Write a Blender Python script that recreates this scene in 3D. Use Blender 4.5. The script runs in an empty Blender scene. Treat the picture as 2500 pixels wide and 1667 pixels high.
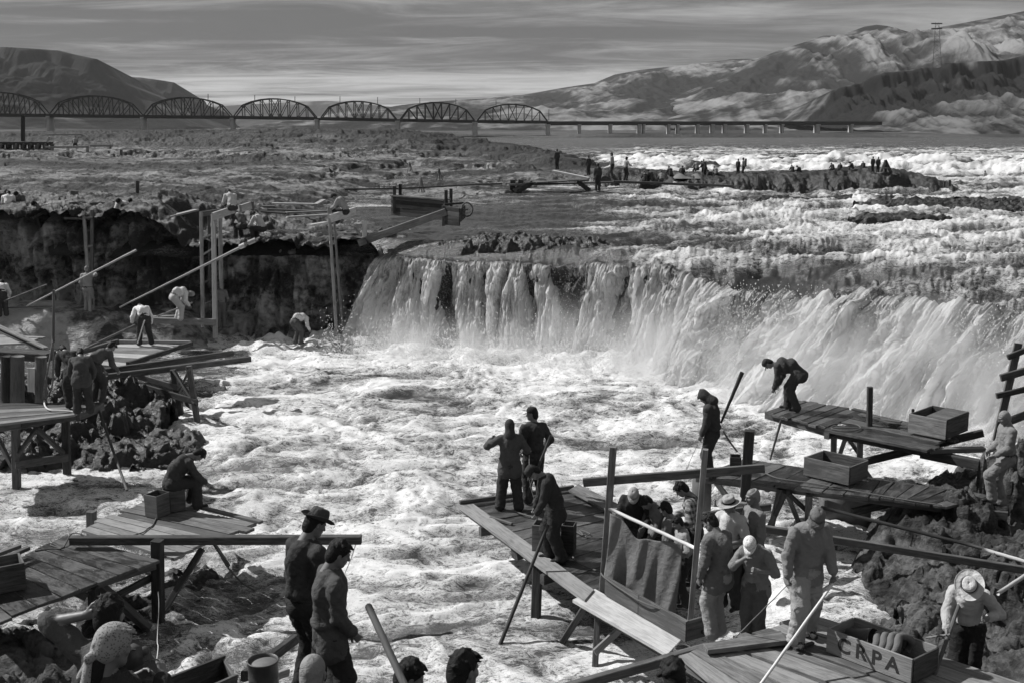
import bpy, bmesh, math, random
import numpy as np
from mathutils import Vector, Matrix
R = math.radians
random.seed(7)
C = bpy.context.scene.collection
SC = bpy.context.scene
# ------------------------------------------------------------------ camera
FPX = 2700.0; HC = 8.0; HOR = 322.0
TH = math.atan((833.5 - HOR) / FPX)
cam = bpy.data.objects.new('camera', bpy.data.cameras.new('camera')); C.objects.link(cam)
cam.location = (0, 0, HC); cam.rotation_euler = (math.pi/2 - TH, 0, 0)
cam.data.sensor_width = 36; cam.data.lens = 36*FPX/2500.0
cam.data.clip_start = 0.1; cam.data.clip_end = 30000
SC.camera = cam
# ------------------------------------------------------------------ light
SUN_EL = R(42); SUN_AZ_LEFT = R(70)          # sun ahead and to the left of the view
sd = Vector((-math.sin(SUN_AZ_LEFT)*math.cos(SUN_EL), math.cos(SUN_AZ_LEFT)*math.cos(SUN_EL), math.sin(SUN_EL)))
sun = bpy.data.objects.new('sun', bpy.data.lights.new('sun', 'SUN')); C.objects.link(sun)
sun.data.energy = 4.9; sun.data.angle = R(0.53); sun.data.color = (1.0, 0.995, 0.99)
sun.rotation_euler = sd.to_track_quat('Z', 'Y').to_euler()
W = bpy.data.worlds.new('World'); SC.world = W; W.use_nodes = True
def world():
    nt = W.node_tree; n = nt.nodes; l = nt.links; n.clear()
    out = n.new('ShaderNodeOutputWorld'); bg = n.new('ShaderNodeBackground')
    sky = n.new('ShaderNodeTexSky'); sky.sky_type = 'NISHITA'; sky.sun_disc = False
    sky.sun_elevation = SUN_EL; sky.sun_rotation = -SUN_AZ_LEFT
    bw = n.new('ShaderNodeRGBToBW'); l.new(sky.outputs[0], bw.inputs[0])
    def M(op, a, b=None, c=None):
        m = n.new('ShaderNodeMath'); m.operation = op
        for i, v in enumerate((a, b, c)):
            if v is None: continue
            if isinstance(v, (int, float)): m.inputs[i].default_value = v
            else: l.new(v, m.inputs[i])
        return m.outputs[0]
    tc = n.new('ShaderNodeTexCoord'); sp = n.new('ShaderNodeSeparateXYZ'); l.new(tc.outputs['Generated'], sp.inputs[0])
    z = M('MAXIMUM', sp.outputs[2], 0.0)
    # clouds live on a flat layer overhead: direction / elevation
    den = M('ADD', z, 0.045)
    cx = M('DIVIDE', sp.outputs[0], den); cy = M('DIVIDE', sp.outputs[1], den)
    cb = n.new('ShaderNodeCombineXYZ'); l.new(cx, cb.inputs[0]); l.new(cy, cb.inputs[1])
    def noise(scale, det, rough, sx, sy, off, dist=0.0):
        mp = n.new('ShaderNodeMapping'); mp.inputs['Scale'].default_value = (sx, sy, 1); mp.inputs['Location'].default_value = off
        mp.inputs['Rotation'].default_value = (0, 0, R(6))
        l.new(cb.outputs[0], mp.inputs[0])
        t = n.new('ShaderNodeTexNoise'); t.inputs['Scale'].default_value = scale; t.inputs['Detail'].default_value = det
        t.inputs['Roughness'].default_value = rough; t.inputs['Distortion'].default_value = dist
        l.new(mp.outputs[0], t.inputs['Vector']); return t.outputs['Fac']
    a = noise(1.0, 5, 0.5, 0.10, 0.34, (3.1, 0.9, 0), 0.5)
    b = noise(1.0, 9, 0.68, 0.6, 1.1, (9.0, 4.0, 0), 1.0)
    v = M('ADD', M('MULTIPLY', a, 0.62), M('MULTIPLY', b, 0.38))
    mr = n.new('ShaderNodeMapRange'); mr.interpolation_type = 'SMOOTHSTEP'
    l.new(v, mr.inputs['Value'])
    mr.inputs['From Min'].default_value = 0.40; mr.inputs['From Max'].default_value = 0.60
    mr.inputs['To Min'].default_value = 0.36; mr.inputs['To Max'].default_value = 2.0
    # bright air low over the horizon
    hz = M('POWER', M('SUBTRACT', 1.0, M('MINIMUM', M('MULTIPLY', z, 9.0), 1.0)), 2.0)
    base = M('MULTIPLY', bw.outputs[0], 0.26)
    lum = M('MULTIPLY', M('ADD', M('MULTIPLY', M('MINIMUM', base, 2.0), 0.35), 0.98), mr.outputs[0])
    lum = M('MULTIPLY', lum, M('ADD', 1.0, M('MULTIPLY', hz, 0.75)))
    l.new(lum, bg.inputs[0]); bg.inputs[1].default_value = 0.12
    l.new(bg.outputs[0], out.inputs[0])
world()
SC.cycles.volume_bounces = 3
SC.view_settings.view_transform = 'Standard'; SC.view_settings.look = 'None'
SC.view_settings.exposure = 0.22; SC.view_settings.gamma = 1.0; SC.view_settings.use_curve_mapping = False
# ------------------------------------------------------------------ placing helpers
cT, sT = math.cos(TH), math.sin(TH)
def ray(px, py):
    a = (px-1250)/FPX; b = (833.5-py)/FPX
    return Vector((a, cT + b*sT, -sT + b*cT))
def PD(px, py, d):
    r = ray(px, py); return Vector((0, 0, HC)) + r*(d/r.y)
def PZ(px, py, z):
    r = ray(px, py); return Vector((0, 0, HC)) + r*((z-HC)/r.z)
# ------------------------------------------------------------------ noise (numpy)
def _h(ix, iy, iz, seed):
    h = (ix.astype(np.int64)*374761393 + iy.astype(np.int64)*668265263 + iz*2147483647 + seed*974634777) & 0xffffffff
    h = ((h ^ (h >> 13))*1274126177) & 0xffffffff
    h = ((h ^ (h >> 16))*2246822519) & 0xffffffff
    return (h ^ (h >> 15)) & 0xffff
def vnoise(x, y, seed=0):
    """gradient noise, about -1..1"""
    x = np.asarray(x, float); y = np.asarray(y, float)
    ix = np.floor(x); iy = np.floor(y); fx = x-ix; fy = y-iy
    u = fx*fx*fx*(fx*(fx*6-15)+10); v = fy*fy*fy*(fy*(fy*6-15)+10)
    def g(a, b):
        an = _h(ix+a, iy+b, 0, seed)*(2*np.pi/65536.0)
        return np.cos(an)*(fx-a) + np.sin(an)*(fy-b)
    n0 = g(0, 0)*(1-u) + g(1, 0)*u; n1 = g(0, 1)*(1-u) + g(1, 1)*u
    return (n0*(1-v)+n1*v)*1.5
def fbm(x, y, oct=5, gain=0.5, lac=2.03, seed=0):
    s = 0; a = 1.0
    for i in range(oct):
        s = s + a*vnoise(x, y, seed+i*17); x = x*lac+3.7; y = y*lac-1.3; a *= gain
    return s
def ridged(x, y, oct=5, gain=0.5, seed=0):
    s = 0; a = 1.0
    for i in range(oct):
        s = s + a*(1-np.abs(vnoise(x, y, seed+i*13))*2); x = x*2.07+5.1; y = y*2.07-2.3; a *= gain
    return s
def blocks(x, y, seed=0, tilt=0.8):
    """broken facets: every cell of an irregular tiling has its own height and slope"""
    ix = np.floor(x); iy = np.floor(y); best = np.full(np.shape(x), 9e9); out = np.zeros(np.shape(x))
    for i in (-1, 0, 1):
        for j in (-1, 0, 1):
            cx = ix+i; cy = iy+j
            r1 = _h(cx, cy, 0, seed)/65536.0; r2 = _h(cx, cy, 0, seed+5)/65536.0; r3 = _h(cx, cy, 0, seed+9)/65536.0; r4 = _h(cx, cy, 0, seed+13)/65536.0
            dx = x-cx-r1; dy = y-cy-r2; d = dx*dx+dy*dy
            v = (r3*2-1) + tilt*(dx*np.cos(r4*6.283)+dy*np.sin(r4*6.283))*2
            out = np.where(d < best, v, out); best = np.minimum(best, d)
    return out
def sstep(a, b, x):
    t = np.clip((x-a)/(b-a), 0, 1); return t*t*(3-2*t)
def mesh_from(name, verts, faces, smooth=True):
    me = bpy.data.meshes.new(name); me.from_pydata(verts, [], faces)
    if smooth: me.polygons.foreach_set('use_smooth', [True]*len(me.polygons))
    me.update(); return me
def grid_mesh(name, X, Y, Z, smooth=True, flip=False):
    nr, nc = X.shape
    co = np.stack([X, Y, Z], -1).reshape(-1, 3).astype(np.float32)
    i = np.arange(nr*nc).reshape(nr, nc)
    q = np.stack([i[:-1, :-1], i[:-1, 1:], i[1:, 1:], i[1:, :-1]], -1).reshape(-1, 4)
    if flip: q = q[:, ::-1]
    me = bpy.data.meshes.new(name); me.vertices.add(len(co)); me.vertices.foreach_set('co', co.ravel())
    me.loops.add(q.size); me.loops.foreach_set('vertex_index', q.ravel().astype(np.int32))
    me.polygons.add(len(q)); me.polygons.foreach_set('loop_start', np.arange(0, q.size, 4, dtype=np.int32))
    me.polygons.foreach_set('loop_total', np.full(len(q), 4, np.int32))
    me.polygons.foreach_set('use_smooth', np.full(len(q), smooth, bool))
    me.update(calc_edges=True); return me
def set_attr(me, name, arr):
    a = me.attributes.new(name, 'FLOAT', 'POINT'); a.data.foreach_set('value', np.asarray(arr, np.float32).ravel())
def tag(o, label=None, cat=None, group=None, kind=None):
    if label: o['label'] = label
    if cat: o['category'] = cat
    if group: o['group'] = group
    if kind: o['kind'] = kind
    return o
def link(name, me, mat=None, parent=None):
    o = bpy.data.objects.new(name, me); C.objects.link(o)
    if mat is not None and len(me.materials) == 0: me.materials.append(mat)
    if parent: o.parent = parent
    return o
def empty(name, loc=(0, 0, 0), rz=0.0):
    o = bpy.data.objects.new(name, None); C.objects.link(o); o.location = loc; o.rotation_euler = (0, 0, rz)
    o.empty_display_size = 0.2
    return o
# ------------------------------------------------------------------ materials
class NT:
    def __init__(s, name):
        s.m = bpy.data.materials.new(name); s.m.use_nodes = True; s.nt = s.m.node_tree; s.n = s.nt.nodes; s.l = s.nt.links
        s.b = s.n['Principled BSDF']; s.out = s.n['Material Output']
    def put(s, inp, v):
        if isinstance(v, (int, float)):
            try: inp.default_value = v
            except Exception: inp.default_value = (v, v, v, 1)
        elif isinstance(v, tuple): inp.default_value = v
        else: s.l.new(v, inp)
    def M(s, op, a, b=None, c=None, clamp=False):
        m = s.n.new('ShaderNodeMath'); m.operation = op; m.use_clamp = clamp
        for i, v in enumerate((a, b, c)):
            if v is not None: s.put(m.inputs[i], v)
        return m.outputs[0]
    def coord(s, which='Object', scale=(1, 1, 1), loc=(0, 0, 0)):
        t = s.n.new('ShaderNodeTexCoord'); mp = s.n.new('ShaderNodeMapping')
        mp.inputs['Scale'].default_value = scale; mp.inputs['Location'].default_value = loc
        s.l.new(t.outputs[which], mp.inputs[0]); return mp.outputs[0]
    def noise(s, vec, scale, det=4, rough=0.55, dist=0.0):
        t = s.n.new('ShaderNodeTexNoise'); t.inputs['Scale'].default_value = scale; t.inputs['Detail'].default_value = det
        t.inputs['Roughness'].default_value = rough; t.inputs['Distortion'].default_value = dist
        if vec is not None: s.l.new(vec, t.inputs['Vector'])
        return t.outputs['Fac']
    def vor(s, vec, scale, feat='F1'):
        t = s.n.new('ShaderNodeTexVoronoi'); t.feature = feat; t.inputs['Scale'].default_value = scale
        if vec is not None: s.l.new(vec, t.inputs['Vector'])
        return t.outputs['Distance']
    def rng(s, v, a, b, c=0.0, d=1.0, smooth=True):
        m = s.n.new('ShaderNodeMapRange')
        if smooth: m.interpolation_type = 'SMOOTHSTEP'
        s.put(m.inputs['Value'], v)
        for k, x in zip(('From Min', 'From Max', 'To Min', 'To Max'), (a, b, c, d)): s.put(m.inputs[k], x)
        return m.outputs['Result']
    def mix(s, f, a, b):
        return s.M('ADD', s.M('MULTIPLY', a, s.M('SUBTRACT', 1.0, f)), s.M('MULTIPLY', b, f))
    def attr(s, name):
        a = s.n.new('ShaderNodeAttribute'); a.attribute_name = name; return a.outputs['Fac']
    def bump(s, h, strength=0.5, dist=0.02, normal=None):
        b = s.n.new('ShaderNodeBump'); b.inputs['Strength'].default_value = strength; b.inputs['Distance'].default_value = dist
        s.l.new(h, b.inputs['Height'])
        if normal is not None: s.l.new(normal, b.inputs['Normal'])
        return b.outputs[0]
    def rand(s):
        o = s.n.new('ShaderNodeObjectInfo'); return o.outputs['Random']
    def pos(s, scale=(1, 1, 1), loc=(0, 0, 0)):
        g = s.n.new('ShaderNodeNewGeometry'); mp = s.n.new('ShaderNodeMapping')
        mp.inputs['Scale'].default_value = scale; mp.inputs['Location'].default_value = loc
        s.l.new(g.outputs['Position'], mp.inputs[0]); return mp.outputs[0]
    def base(s, col, rough=0.7, spec=0.3, nor=None):
        s.put(s.b.inputs['Base Color'], col); s.put(s.b.inputs['Roughness'], rough)
        s.b.inputs['Specular IOR Level'].default_value = spec
        if nor is not None: s.l.new(nor, s.b.inputs['Normal'])
        return s.m
MAT = {}
def mat_water(name, darkv, foamv, lo, hi, sc):
    k = NT(name)
    v = k.pos((0.62, 1.15, 1)); foam = k.attr('foam')
    n1 = k.noise(v, 0.9*sc, 8, 0.66, 0.9); n2 = k.noise(v, 5.0*sc, 9, 0.74, 1.2); n3 = k.noise(v, 17.0*sc, 6, 0.78, 1.5)
    r = k.M('ABSOLUTE', k.M('SUBTRACT', n2, 0.5)); r3 = k.M('ABSOLUTE', k.M('SUBTRACT', n3, 0.5))   # filaments of foam
    f = k.M('ADD', foam, k.M('MULTIPLY', k.M('SUBTRACT', n1, 0.5), 1.7))
    f = k.M('ADD', f, k.M('ADD', k.M('MULTIPLY', k.M('SUBTRACT', 0.08, r), 4.6), k.M('MULTIPLY', k.M('SUBTRACT', 0.07, r3), 4.2)))
    f = k.rng(f, lo, hi)
    col = k.mix(f, darkv, foamv)
    rough = k.mix(f, 0.22, 0.85)
    h = k.M('ADD', k.M('MULTIPLY', n2, 0.9), k.M('ADD', k.M('MULTIPLY', n3, 0.45), k.M('MULTIPLY', f, 0.12)))
    return k.base(col, rough, 0.45, k.bump(h, 0.5, 0.12/sc))
MAT['pool'] = mat_water('pool_water', 0.075, 0.78, 0.20, 1.0, 1.0)
MAT['river'] = mat_water('river_water', 0.05, 0.66, 0.34, 1.25, 0.8)
def mat_falls():
    k = NT('falling_water')
    foam = k.attr('foam')
    n1 = k.noise(k.coord('UV', (1.0, 0.14, 1)), 1.8, 8, 0.62, 0.4); n2 = k.noise(k.coord('UV', (1.0, 0.16, 1)), 7.0, 9, 0.72, 0.5)
    n3 = k.noise(k.coord('UV', (1.0, 0.22, 1)), 20.0, 6, 0.75, 0.6)
    f = k.M('ADD', foam, k.M('ADD', k.M('MULTIPLY', k.M('SUBTRACT', n1, 0.5), 2.2), k.M('MULTIPLY', k.M('SUBTRACT', n2, 0.5), 2.4)))
    f = k.M('ADD', f, k.M('MULTIPLY', k.M('SUBTRACT', n3, 0.5), 1.3))
    f = k.rng(f, 0.05, 0.95)
    col = k.mix(f, 0.07, 0.92)
    h = k.M('ADD', n1, k.M('ADD', k.M('MULTIPLY', n2, 0.8), k.M('MULTIPLY', n3, 0.3)))
    k.base(col, k.mix(f, 0.3, 0.9), 0.4, k.bump(h, 0.7, 0.2))
    # aerated water lets the light through
    tr = k.n.new('ShaderNodeBsdfTranslucent'); k.put(tr.inputs[0], k.M('MULTIPLY', f, 0.9))
    mx = k.n.new('ShaderNodeMixShader'); k.put(mx.inputs[0], k.M('MULTIPLY', f, 0.5))
    k.l.new(k.b.outputs[0], mx.inputs[1]); k.l.new(tr.outputs[0], mx.inputs[2]); k.l.new(mx.outputs[0], k.out.inputs[0])
    return k.m
MAT['falls'] = mat_falls()
def mat_rock(name, dark, light, sc, wet=0.0, bstr=0.8, bdist=0.15, lo=0.4, hi=0.65, slope=None):
    k = NT(name); v = k.pos((1, 1, 1.6))
    n1 = k.noise(v, 0.35*sc, 8, 0.62, 0.3); n2 = k.noise(v, 2.4*sc, 8, 0.7, 0.2); vo = k.vor(v, 1.6*sc)
    x = k.M('ADD', k.M('MULTIPLY', n1, 0.6), k.M('MULTIPLY', n2, 0.4))
    f = k.rng(x, lo, hi)
    if slope is not None:              # pale tone kept to level tops, steep faces darkened for ridge contrast
        g = k.n.new('ShaderNodeNewGeometry'); sp = k.n.new('ShaderNodeSeparateXYZ'); k.l.new(g.outputs['Normal'], sp.inputs[0])
        f = k.M('MULTIPLY', f, k.rng(k.M('ADD', sp.outputs[2], k.M('MULTIPLY', k.M('SUBTRACT', n2, .5), .12)), slope[0], slope[1], 0.06, 1.0))
    if slope is not None: f = k.M('MULTIPLY', f, k.M('SUBTRACT', 1.0, k.attr('tone')))
    col = k.mix(f, dark, light)
    h = k.M('ADD', k.M('MULTIPLY', n2, 1.0), k.M('MULTIPLY', vo, 0.6))
    return k.base(col, 0.85-0.45*wet, 0.3+0.3*wet, k.bump(h, bstr, bdist))
MAT['shelf'] = mat_rock('basalt_shelf', 0.024, 0.29, 0.8, 0.1, 0.9, 0.45, 0.40, 0.60, (0.84, 0.98))
MAT['cliff'] = mat_rock('basalt_cliff', 0.06, 0.5, 0.9, 0.2, 1.0, 0.35, 0.42, 0.58)
MAT['bank'] = mat_rock('basalt_bank', 0.022, 0.15, 2.6, 0.3, 1.0, 0.12, 0.42, 0.62)
MAT['wetrock'] = mat_rock('wet_basalt', 0.012, 0.05, 1.6, 0.9, 1.0, 0.15)
def mat_hill(name, dark, light, sc, lo, hi, strk=(1, 1, 0.35)):
    k = NT(name); v = k.pos(strk)
    n1 = k.noise(v, 0.0016*sc, 8, 0.6, 0.4); n2 = k.noise(v, 0.011*sc, 8, 0.7, 0.6); n3 = k.noise(k.pos((1, 1, 2.5)), 0.006*sc, 4, 0.5, 0.3)
    x = k.M('ADD', k.M('MULTIPLY', n1, 0.45), k.M('ADD', k.M('MULTIPLY', n2, 0.3), k.M('MULTIPLY', n3, 0.25)))
    f = k.rng(k.M('ADD', x, k.M('MULTIPLY', k.attr('pale'), 0.2)), lo, hi)
    return k.base(k.mix(f, dark, light), 0.95, 0.1, k.bump(n2, 0.8, 25.0/sc))
MAT['hill_far'] = mat_hill('far_grassland', 0.06, 0.24, 1.0, 0.45, 0.75)
MAT['hill'] = mat_hill('dry_grass_hill', 0.03, 0.24, 2.6, 0.46, 0.66)
MAT['mesa'] = mat_hill('mesa_slope', 0.018, 0.12, 2.4, 0.46, 0.72)
MAT['hillcliff'] = mat_hill('dark_cliff_rock', 0.018, 0.15, 6.0, 0.48, 0.74, (1, 1, 0.3))
def mat_flat(name, col, rough=0.8, spec=0.2, nsc=6.0, var=0.35, bd=0.01):
    k = NT(name); v = k.coord('Object'); n = k.noise(v, nsc, 6, 0.65)
    c = k.M('MULTIPLY', k.M('ADD', 1.0-var, k.M('MULTIPLY', n, 2*var)), col)
    return k.base(c, rough, spec, k.bump(n, 0.5, bd))
MAT['steel'] = mat_flat('bridge_steel', 0.03, 0.7, 0.3, 0.1)
MAT['concrete'] = mat_flat('pier_concrete', 0.42, 0.9, 0.2, 0.5)
# ================================================================== WATER AND LAND
def interp(pts, x):
    xs = np.array([p[0] for p in pts]); ys = np.array([p[1] for p in pts]); return np.interp(x, xs, ys)
# lip and foot of the falls, X against Y (world metres)
def wx(px, Y): return (px-1250)/FPX*Y*1.0
LIP = [(wx(p, y), y) for p, y in ((930, 42.4), (975, 42.0), (1150, 41.2), (1400, 40.2), (1600, 38.6), (1850, 36.4), (2100, 34.2), (2400, 31.8), (2800, 29.0), (3300, 26.0))]
def lipY(X): return interp(LIP, X) + sstep(3.5, 8, X)*(0.75*vnoise(X*0.42, X*0+.3, 19)+0.3*vnoise(X*1.3, X*0+.7, 23))
# -- pool below the falls
def pool():
    xs = np.arange(-26, 34, 0.075); ys = [3.0]
    while ys[-1] < 44: ys.append(ys[-1] + 0.035 + ys[-1]*0.0014)
    Xg, Yg = np.meshgrid(xs, np.array(ys))
    wxp = fbm(Xg*0.20, Yg*0.24, 4, 0.45, seed=5)*2.3; wyp = fbm(Xg*0.20+9, Yg*0.24+4, 4, 0.45, seed=9)*1.5
    a = Xg+wxp; b = Yg+wyp
    big = fbm(a*0.28, b*0.42, 3, seed=21)
    mid = 0.066*(ridged(a*0.6, b*1.1, 3, 0.5, seed=31)-0.9) + 0.036*(ridged(a*1.5, b*2.9, 3, 0.6, seed=41)-0.9)
    fine = 0.012*(ridged(a*3.4, b*6.5, 2, seed=51)-0.8)
    z = 0.20*big + mid + fine
    dl = lipY(Xg)-Yg                                   # distance in front of the lip line
    z += 0.5*sstep(4.5, 0.8, dl)*(0.5+0.9*fbm(Xg*0.7, Yg*0.7, 4, seed=77))
    calm = sstep(-7.5, -13, Xg)*sstep(30, 36, Yg)      # slack water under the left cliff
    z *= (1-0.75*calm)
    foam = 0.39 + 0.42*fbm(a*0.20+4, b*0.40, 5, 0.62, seed=61) + 3.3*mid + 9.0*fine + .10*fbm(a*.8, b*2.6, 4, .6, seed=65) + 0.5*big*0.3
    foam += 0.45*sstep(7, 1.5, dl) - 0.75*calm - .30*sstep(19, 15, Yg)*sstep(-1, -4, Xg)*(.6+.6*vnoise(Xg*.5, Yg*.5, 63)) - .2*sstep(16, 12, Yg)  # dark swirl shadows at the lower left are painted into the foam
    foam -= 0.5*sstep(-3, -9, Xg)*sstep(24, 19, Yg)*sstep(10, 15, Yg)*0.3  # darker patch below the left platforms, shade put into the mask
    me = grid_mesh('pool_water', Xg, Yg, z); set_attr(me, 'foam', foam)
    tag(link('water', me, MAT['pool']), kind='structure')
pool()
# -- river above the falls
def upz(Y): return 3.78 + 0.5*(1-np.exp(-(np.maximum(Y-38, 0))/45.0))
def river_z(Xg, Yg, back):
    wx_ = fbm(Xg*0.2, Yg*0.2, 3, seed=105)*1.6
    a = Xg+wx_; b = Yg+wx_*0.7
    rough = 0.36 + 0.85*sstep(-1, 8, Xg - (Yg-40)*0.10)
    rough = np.maximum(rough, sstep(88, 98, Yg)*sstep(260, 150, Yg)*1.2*sstep(4, 14, Xg))
    rough *= sstep(420, 190, Yg)*0.93+0.07
    right = sstep(4, 10, Xg)
    z = upz(Yg) + rough*(0.30*fbm(a*0.12, b*0.26, 3, seed=121) + 0.20*(ridged(a*0.20, b*0.55, 3, 0.42, seed=131)-0.9) + 0.10*fbm(a*0.9, b*1.9, 4, 0.55, seed=141))
    z = z + 0.04*(ridged(a*3, b*4, 2, seed=151)-0.9)*sstep(120, 70, Yg)*(0.3+rough)
    z = z + 0.9*sstep(96, 104, Yg)*sstep(175, 120, Yg)*sstep(4, 14, Xg)*(0.6+0.9*fbm(Xg*0.16, Yg*0.13, 5, .55, seed=171))
    z = z - 0.5*sstep(1.4, 0.0, back)**1.5*(1-right) - right*0.85*sstep(6.0, 0.0, back)**1.6
    return z, rough, a, b
def river():
    v = np.exp(np.linspace(math.log(26), math.log(1500), 860)); u = np.linspace(-0.42, 0.62, 860)
    U, V = np.meshgrid(u, v); Xg = U*V; Yg = V
    ly = lipY(Xg); back = Yg-ly
    Yg = np.where(back < 0.0, ly, Yg); back = np.maximum(back, 0)
    z, rough, a, b = river_z(Xg, Yg, back)
    foam = 0.02 + 0.50*fbm(a*0.09+3, b*0.30, 5, 0.65, seed=161) + 0.26*rough + rough*0.9*(z-upz(Yg))
    foam += sstep(99, 108, Yg)*sstep(215, 150, Yg)*sstep(2, 14, Xg)*(-.25+.75*fbm(Xg*.07, Yg*.16, 5, .65, seed=167))
    foam -= 0.35*sstep(210, 300, Yg)
    foam -= 0.42*sstep(5, -0.5, Xg-(Yg-42)*0.16)*sstep(75, 50, Yg)
    foam += 0.15*sstep(8, 16, Xg)*sstep(80, 60, Yg) + 0.35*sstep(5, 0, back)*sstep(5, 10, Xg)
    me = grid_mesh('river_water', Xg, Yg, z); set_attr(me, 'foam', foam)
    tag(link('river', me, MAT['river']), kind='structure')
river()
# -- the falls
def falls():
    NT_, NS = 1700, 260
    t = np.linspace(0, 1, NT_)
    X0 = interp([(0, LIP[0][0]), (0.42, wx(1500, 39.4)), (1, LIP[-1][0])], t)
    Y0 = lipY(X0)
    arc = np.concatenate([[0], np.cumsum(np.hypot(np.diff(X0), np.diff(interp(LIP, X0))))])
    Ys = interp(LIP, X0); dx = np.gradient(X0); dy = np.gradient(Ys); ln = np.hypot(dx, dy); nx, ny = dy/ln, -dx/ln
    s = np.linspace(0, 1, NS)
    T, S = np.meshgrid(arc, s); Xa = np.broadcast_to(X0, T.shape); Ya = np.broadcast_to(Y0, T.shape)
    NX = np.broadcast_to(nx, T.shape); NY = np.broadcast_to(ny, T.shape)
    right = sstep(4.5, 9, Xa)
    # column strength: separate chutes on the left, one torn sheet on the right
    edges = [(-5.0, 1.2), (-3.6, .7), (-2.9, .5), (-1.35, .85), (-.4, .4), (.35, .5), (1.2, .42), (3.3, .9), (4.9, .6), (6.3, 1.1)]
    col = np.zeros_like(Xa)
    wob = 0.4*vnoise(T*0.5, S*1.5, 301) + 0.12*vnoise(T*2.5, S*3, 303)
    for c, w in edges: col = np.maximum(col, np.exp(-(((Xa+wob-c)/w)**2)))
    col = np.clip(col*1.15, 0, 1)
    plume = np.zeros_like(Xa); wb = 0.35*vnoise(T*0.6, S*1.2, 305)
    for c, w, q in ((3.6, .8, 1), (5.0, .55, .8), (7.0, .95, 1.15), (8.4, .5, .7), (9.9, 1.0, 1.2), (11.2, .5, .8), (12.4, 1.0, 1.1), (13.7, .6, .9), (15.0, 1.1, 1.2), (17.0, .9, 1), (18.8, 1.0, 1.1)):
        plume = np.maximum(plume, q*np.exp(-np.abs((Xa+wb-c)/w)**2.4))
    lobes = 0.25+0.8*plume+0.45*fbm(T*0.7+S*0.35, S*0.5, 4, 0.55, seed=311)
    col = col*(1-right) + right*np.clip(lobes, 0.05, 1.6)
    zl = river_z(X0, Y0, 0*X0)[0]
    fall = np.clip(S, 0, 1)
    prof = np.sqrt(fall)*(0.5+0.5*fall)
    out = (0.55+0.9*col*(1-right))*prof + right*(1.2+1.7*col)*(0.45*prof+0.55*fall)
    amp = sstep(0, .22, fall)
    out += (0.22+0.35*right)*(ridged(T*0.8+S*.5*right, S*1.3, 4, 0.55, seed=331)-0.9)*amp
    out += 0.13*(ridged(T*2.4, S*1.3, 4, 0.6, seed=341)-0.9)*amp
    out += 0.05*(ridged(T*8, S*3, 3, 0.6, seed=351)-0.9)*sstep(0, .1, fall)
    out += .20*right*fbm(T*1.5, S*4.5, 4, .55, seed=345)*amp
    out -= 0.75*(1-col)*(1-right)*sstep(0.02, 0.3, fall)
    z = zl - (zl+0.5)*(fall**(1.35-0.25*right))
    z += 0.42*right*fbm(T*0.7, S*1.6, 4, seed=361)*amp*sstep(1, .7, fall) + 0.06*fbm(T*5, S*7, 3, seed=363)*amp
    left = sstep(LIP[0][0]+1.8, LIP[0][0], Xa)
    Xf = Xa + NX*out - 0.9*left*fall - 0.9*right*fall
    Yf = Ya + NY*out
    foam = 0.06 + (0.75+.12*right)*col + 0.3*fall - .22*right*sstep(.45, .05, fall) - 0.55*sstep(0.14, 0.0, fall)*(1-right) - 0.05*right + 0.2*fbm(T*0.5, S*1.0, 3, seed=371)
    me = grid_mesh('waterfall', Xf, Yf, z, flip=True); set_attr(me, 'foam', foam)
    uv = me.uv_layers.new(name='UVMap'); vi = np.empty(len(me.loops), np.int32); me.loops.foreach_get('vertex_index', vi)
    uvs = np.stack([(T+0.35*S*right).ravel(), S.ravel()*4.2], -1)[vi]; uv.data.foreach_set('uv', uvs.astype(np.float32).ravel())
    tag(link('waterfall', me, MAT['falls']), kind='structure')
    # rock behind the water
    s2 = np.linspace(0, 1, 90); T2, S2 = np.meshgrid(arc[::3], s2)
    Xr = np.broadcast_to(X0[::3], T2.shape); Yr = lipY(Xr)
    o2 = 0.0 + 0.6*S2 + 0.30*fbm(T2*0.7, S2*3, 4, seed=401) + 0.22*(ridged(T2*1.6, S2*2, 3, seed=411)-0.9)
    o2 *= sstep(0, 0.15, S2)
    nx2 = np.broadcast_to(nx[::3], T2.shape); ny2 = np.broadcast_to(ny[::3], T2.shape)
    me = grid_mesh('falls_rock', Xr+nx2*o2, Yr+ny2*o2, zl[::3][None, :]-.06-(zl[::3][None, :]+.5)*S2, flip=True)
    tag(link('rock_ledge', me, MAT['wetrock']), kind='structure')
falls()
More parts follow.
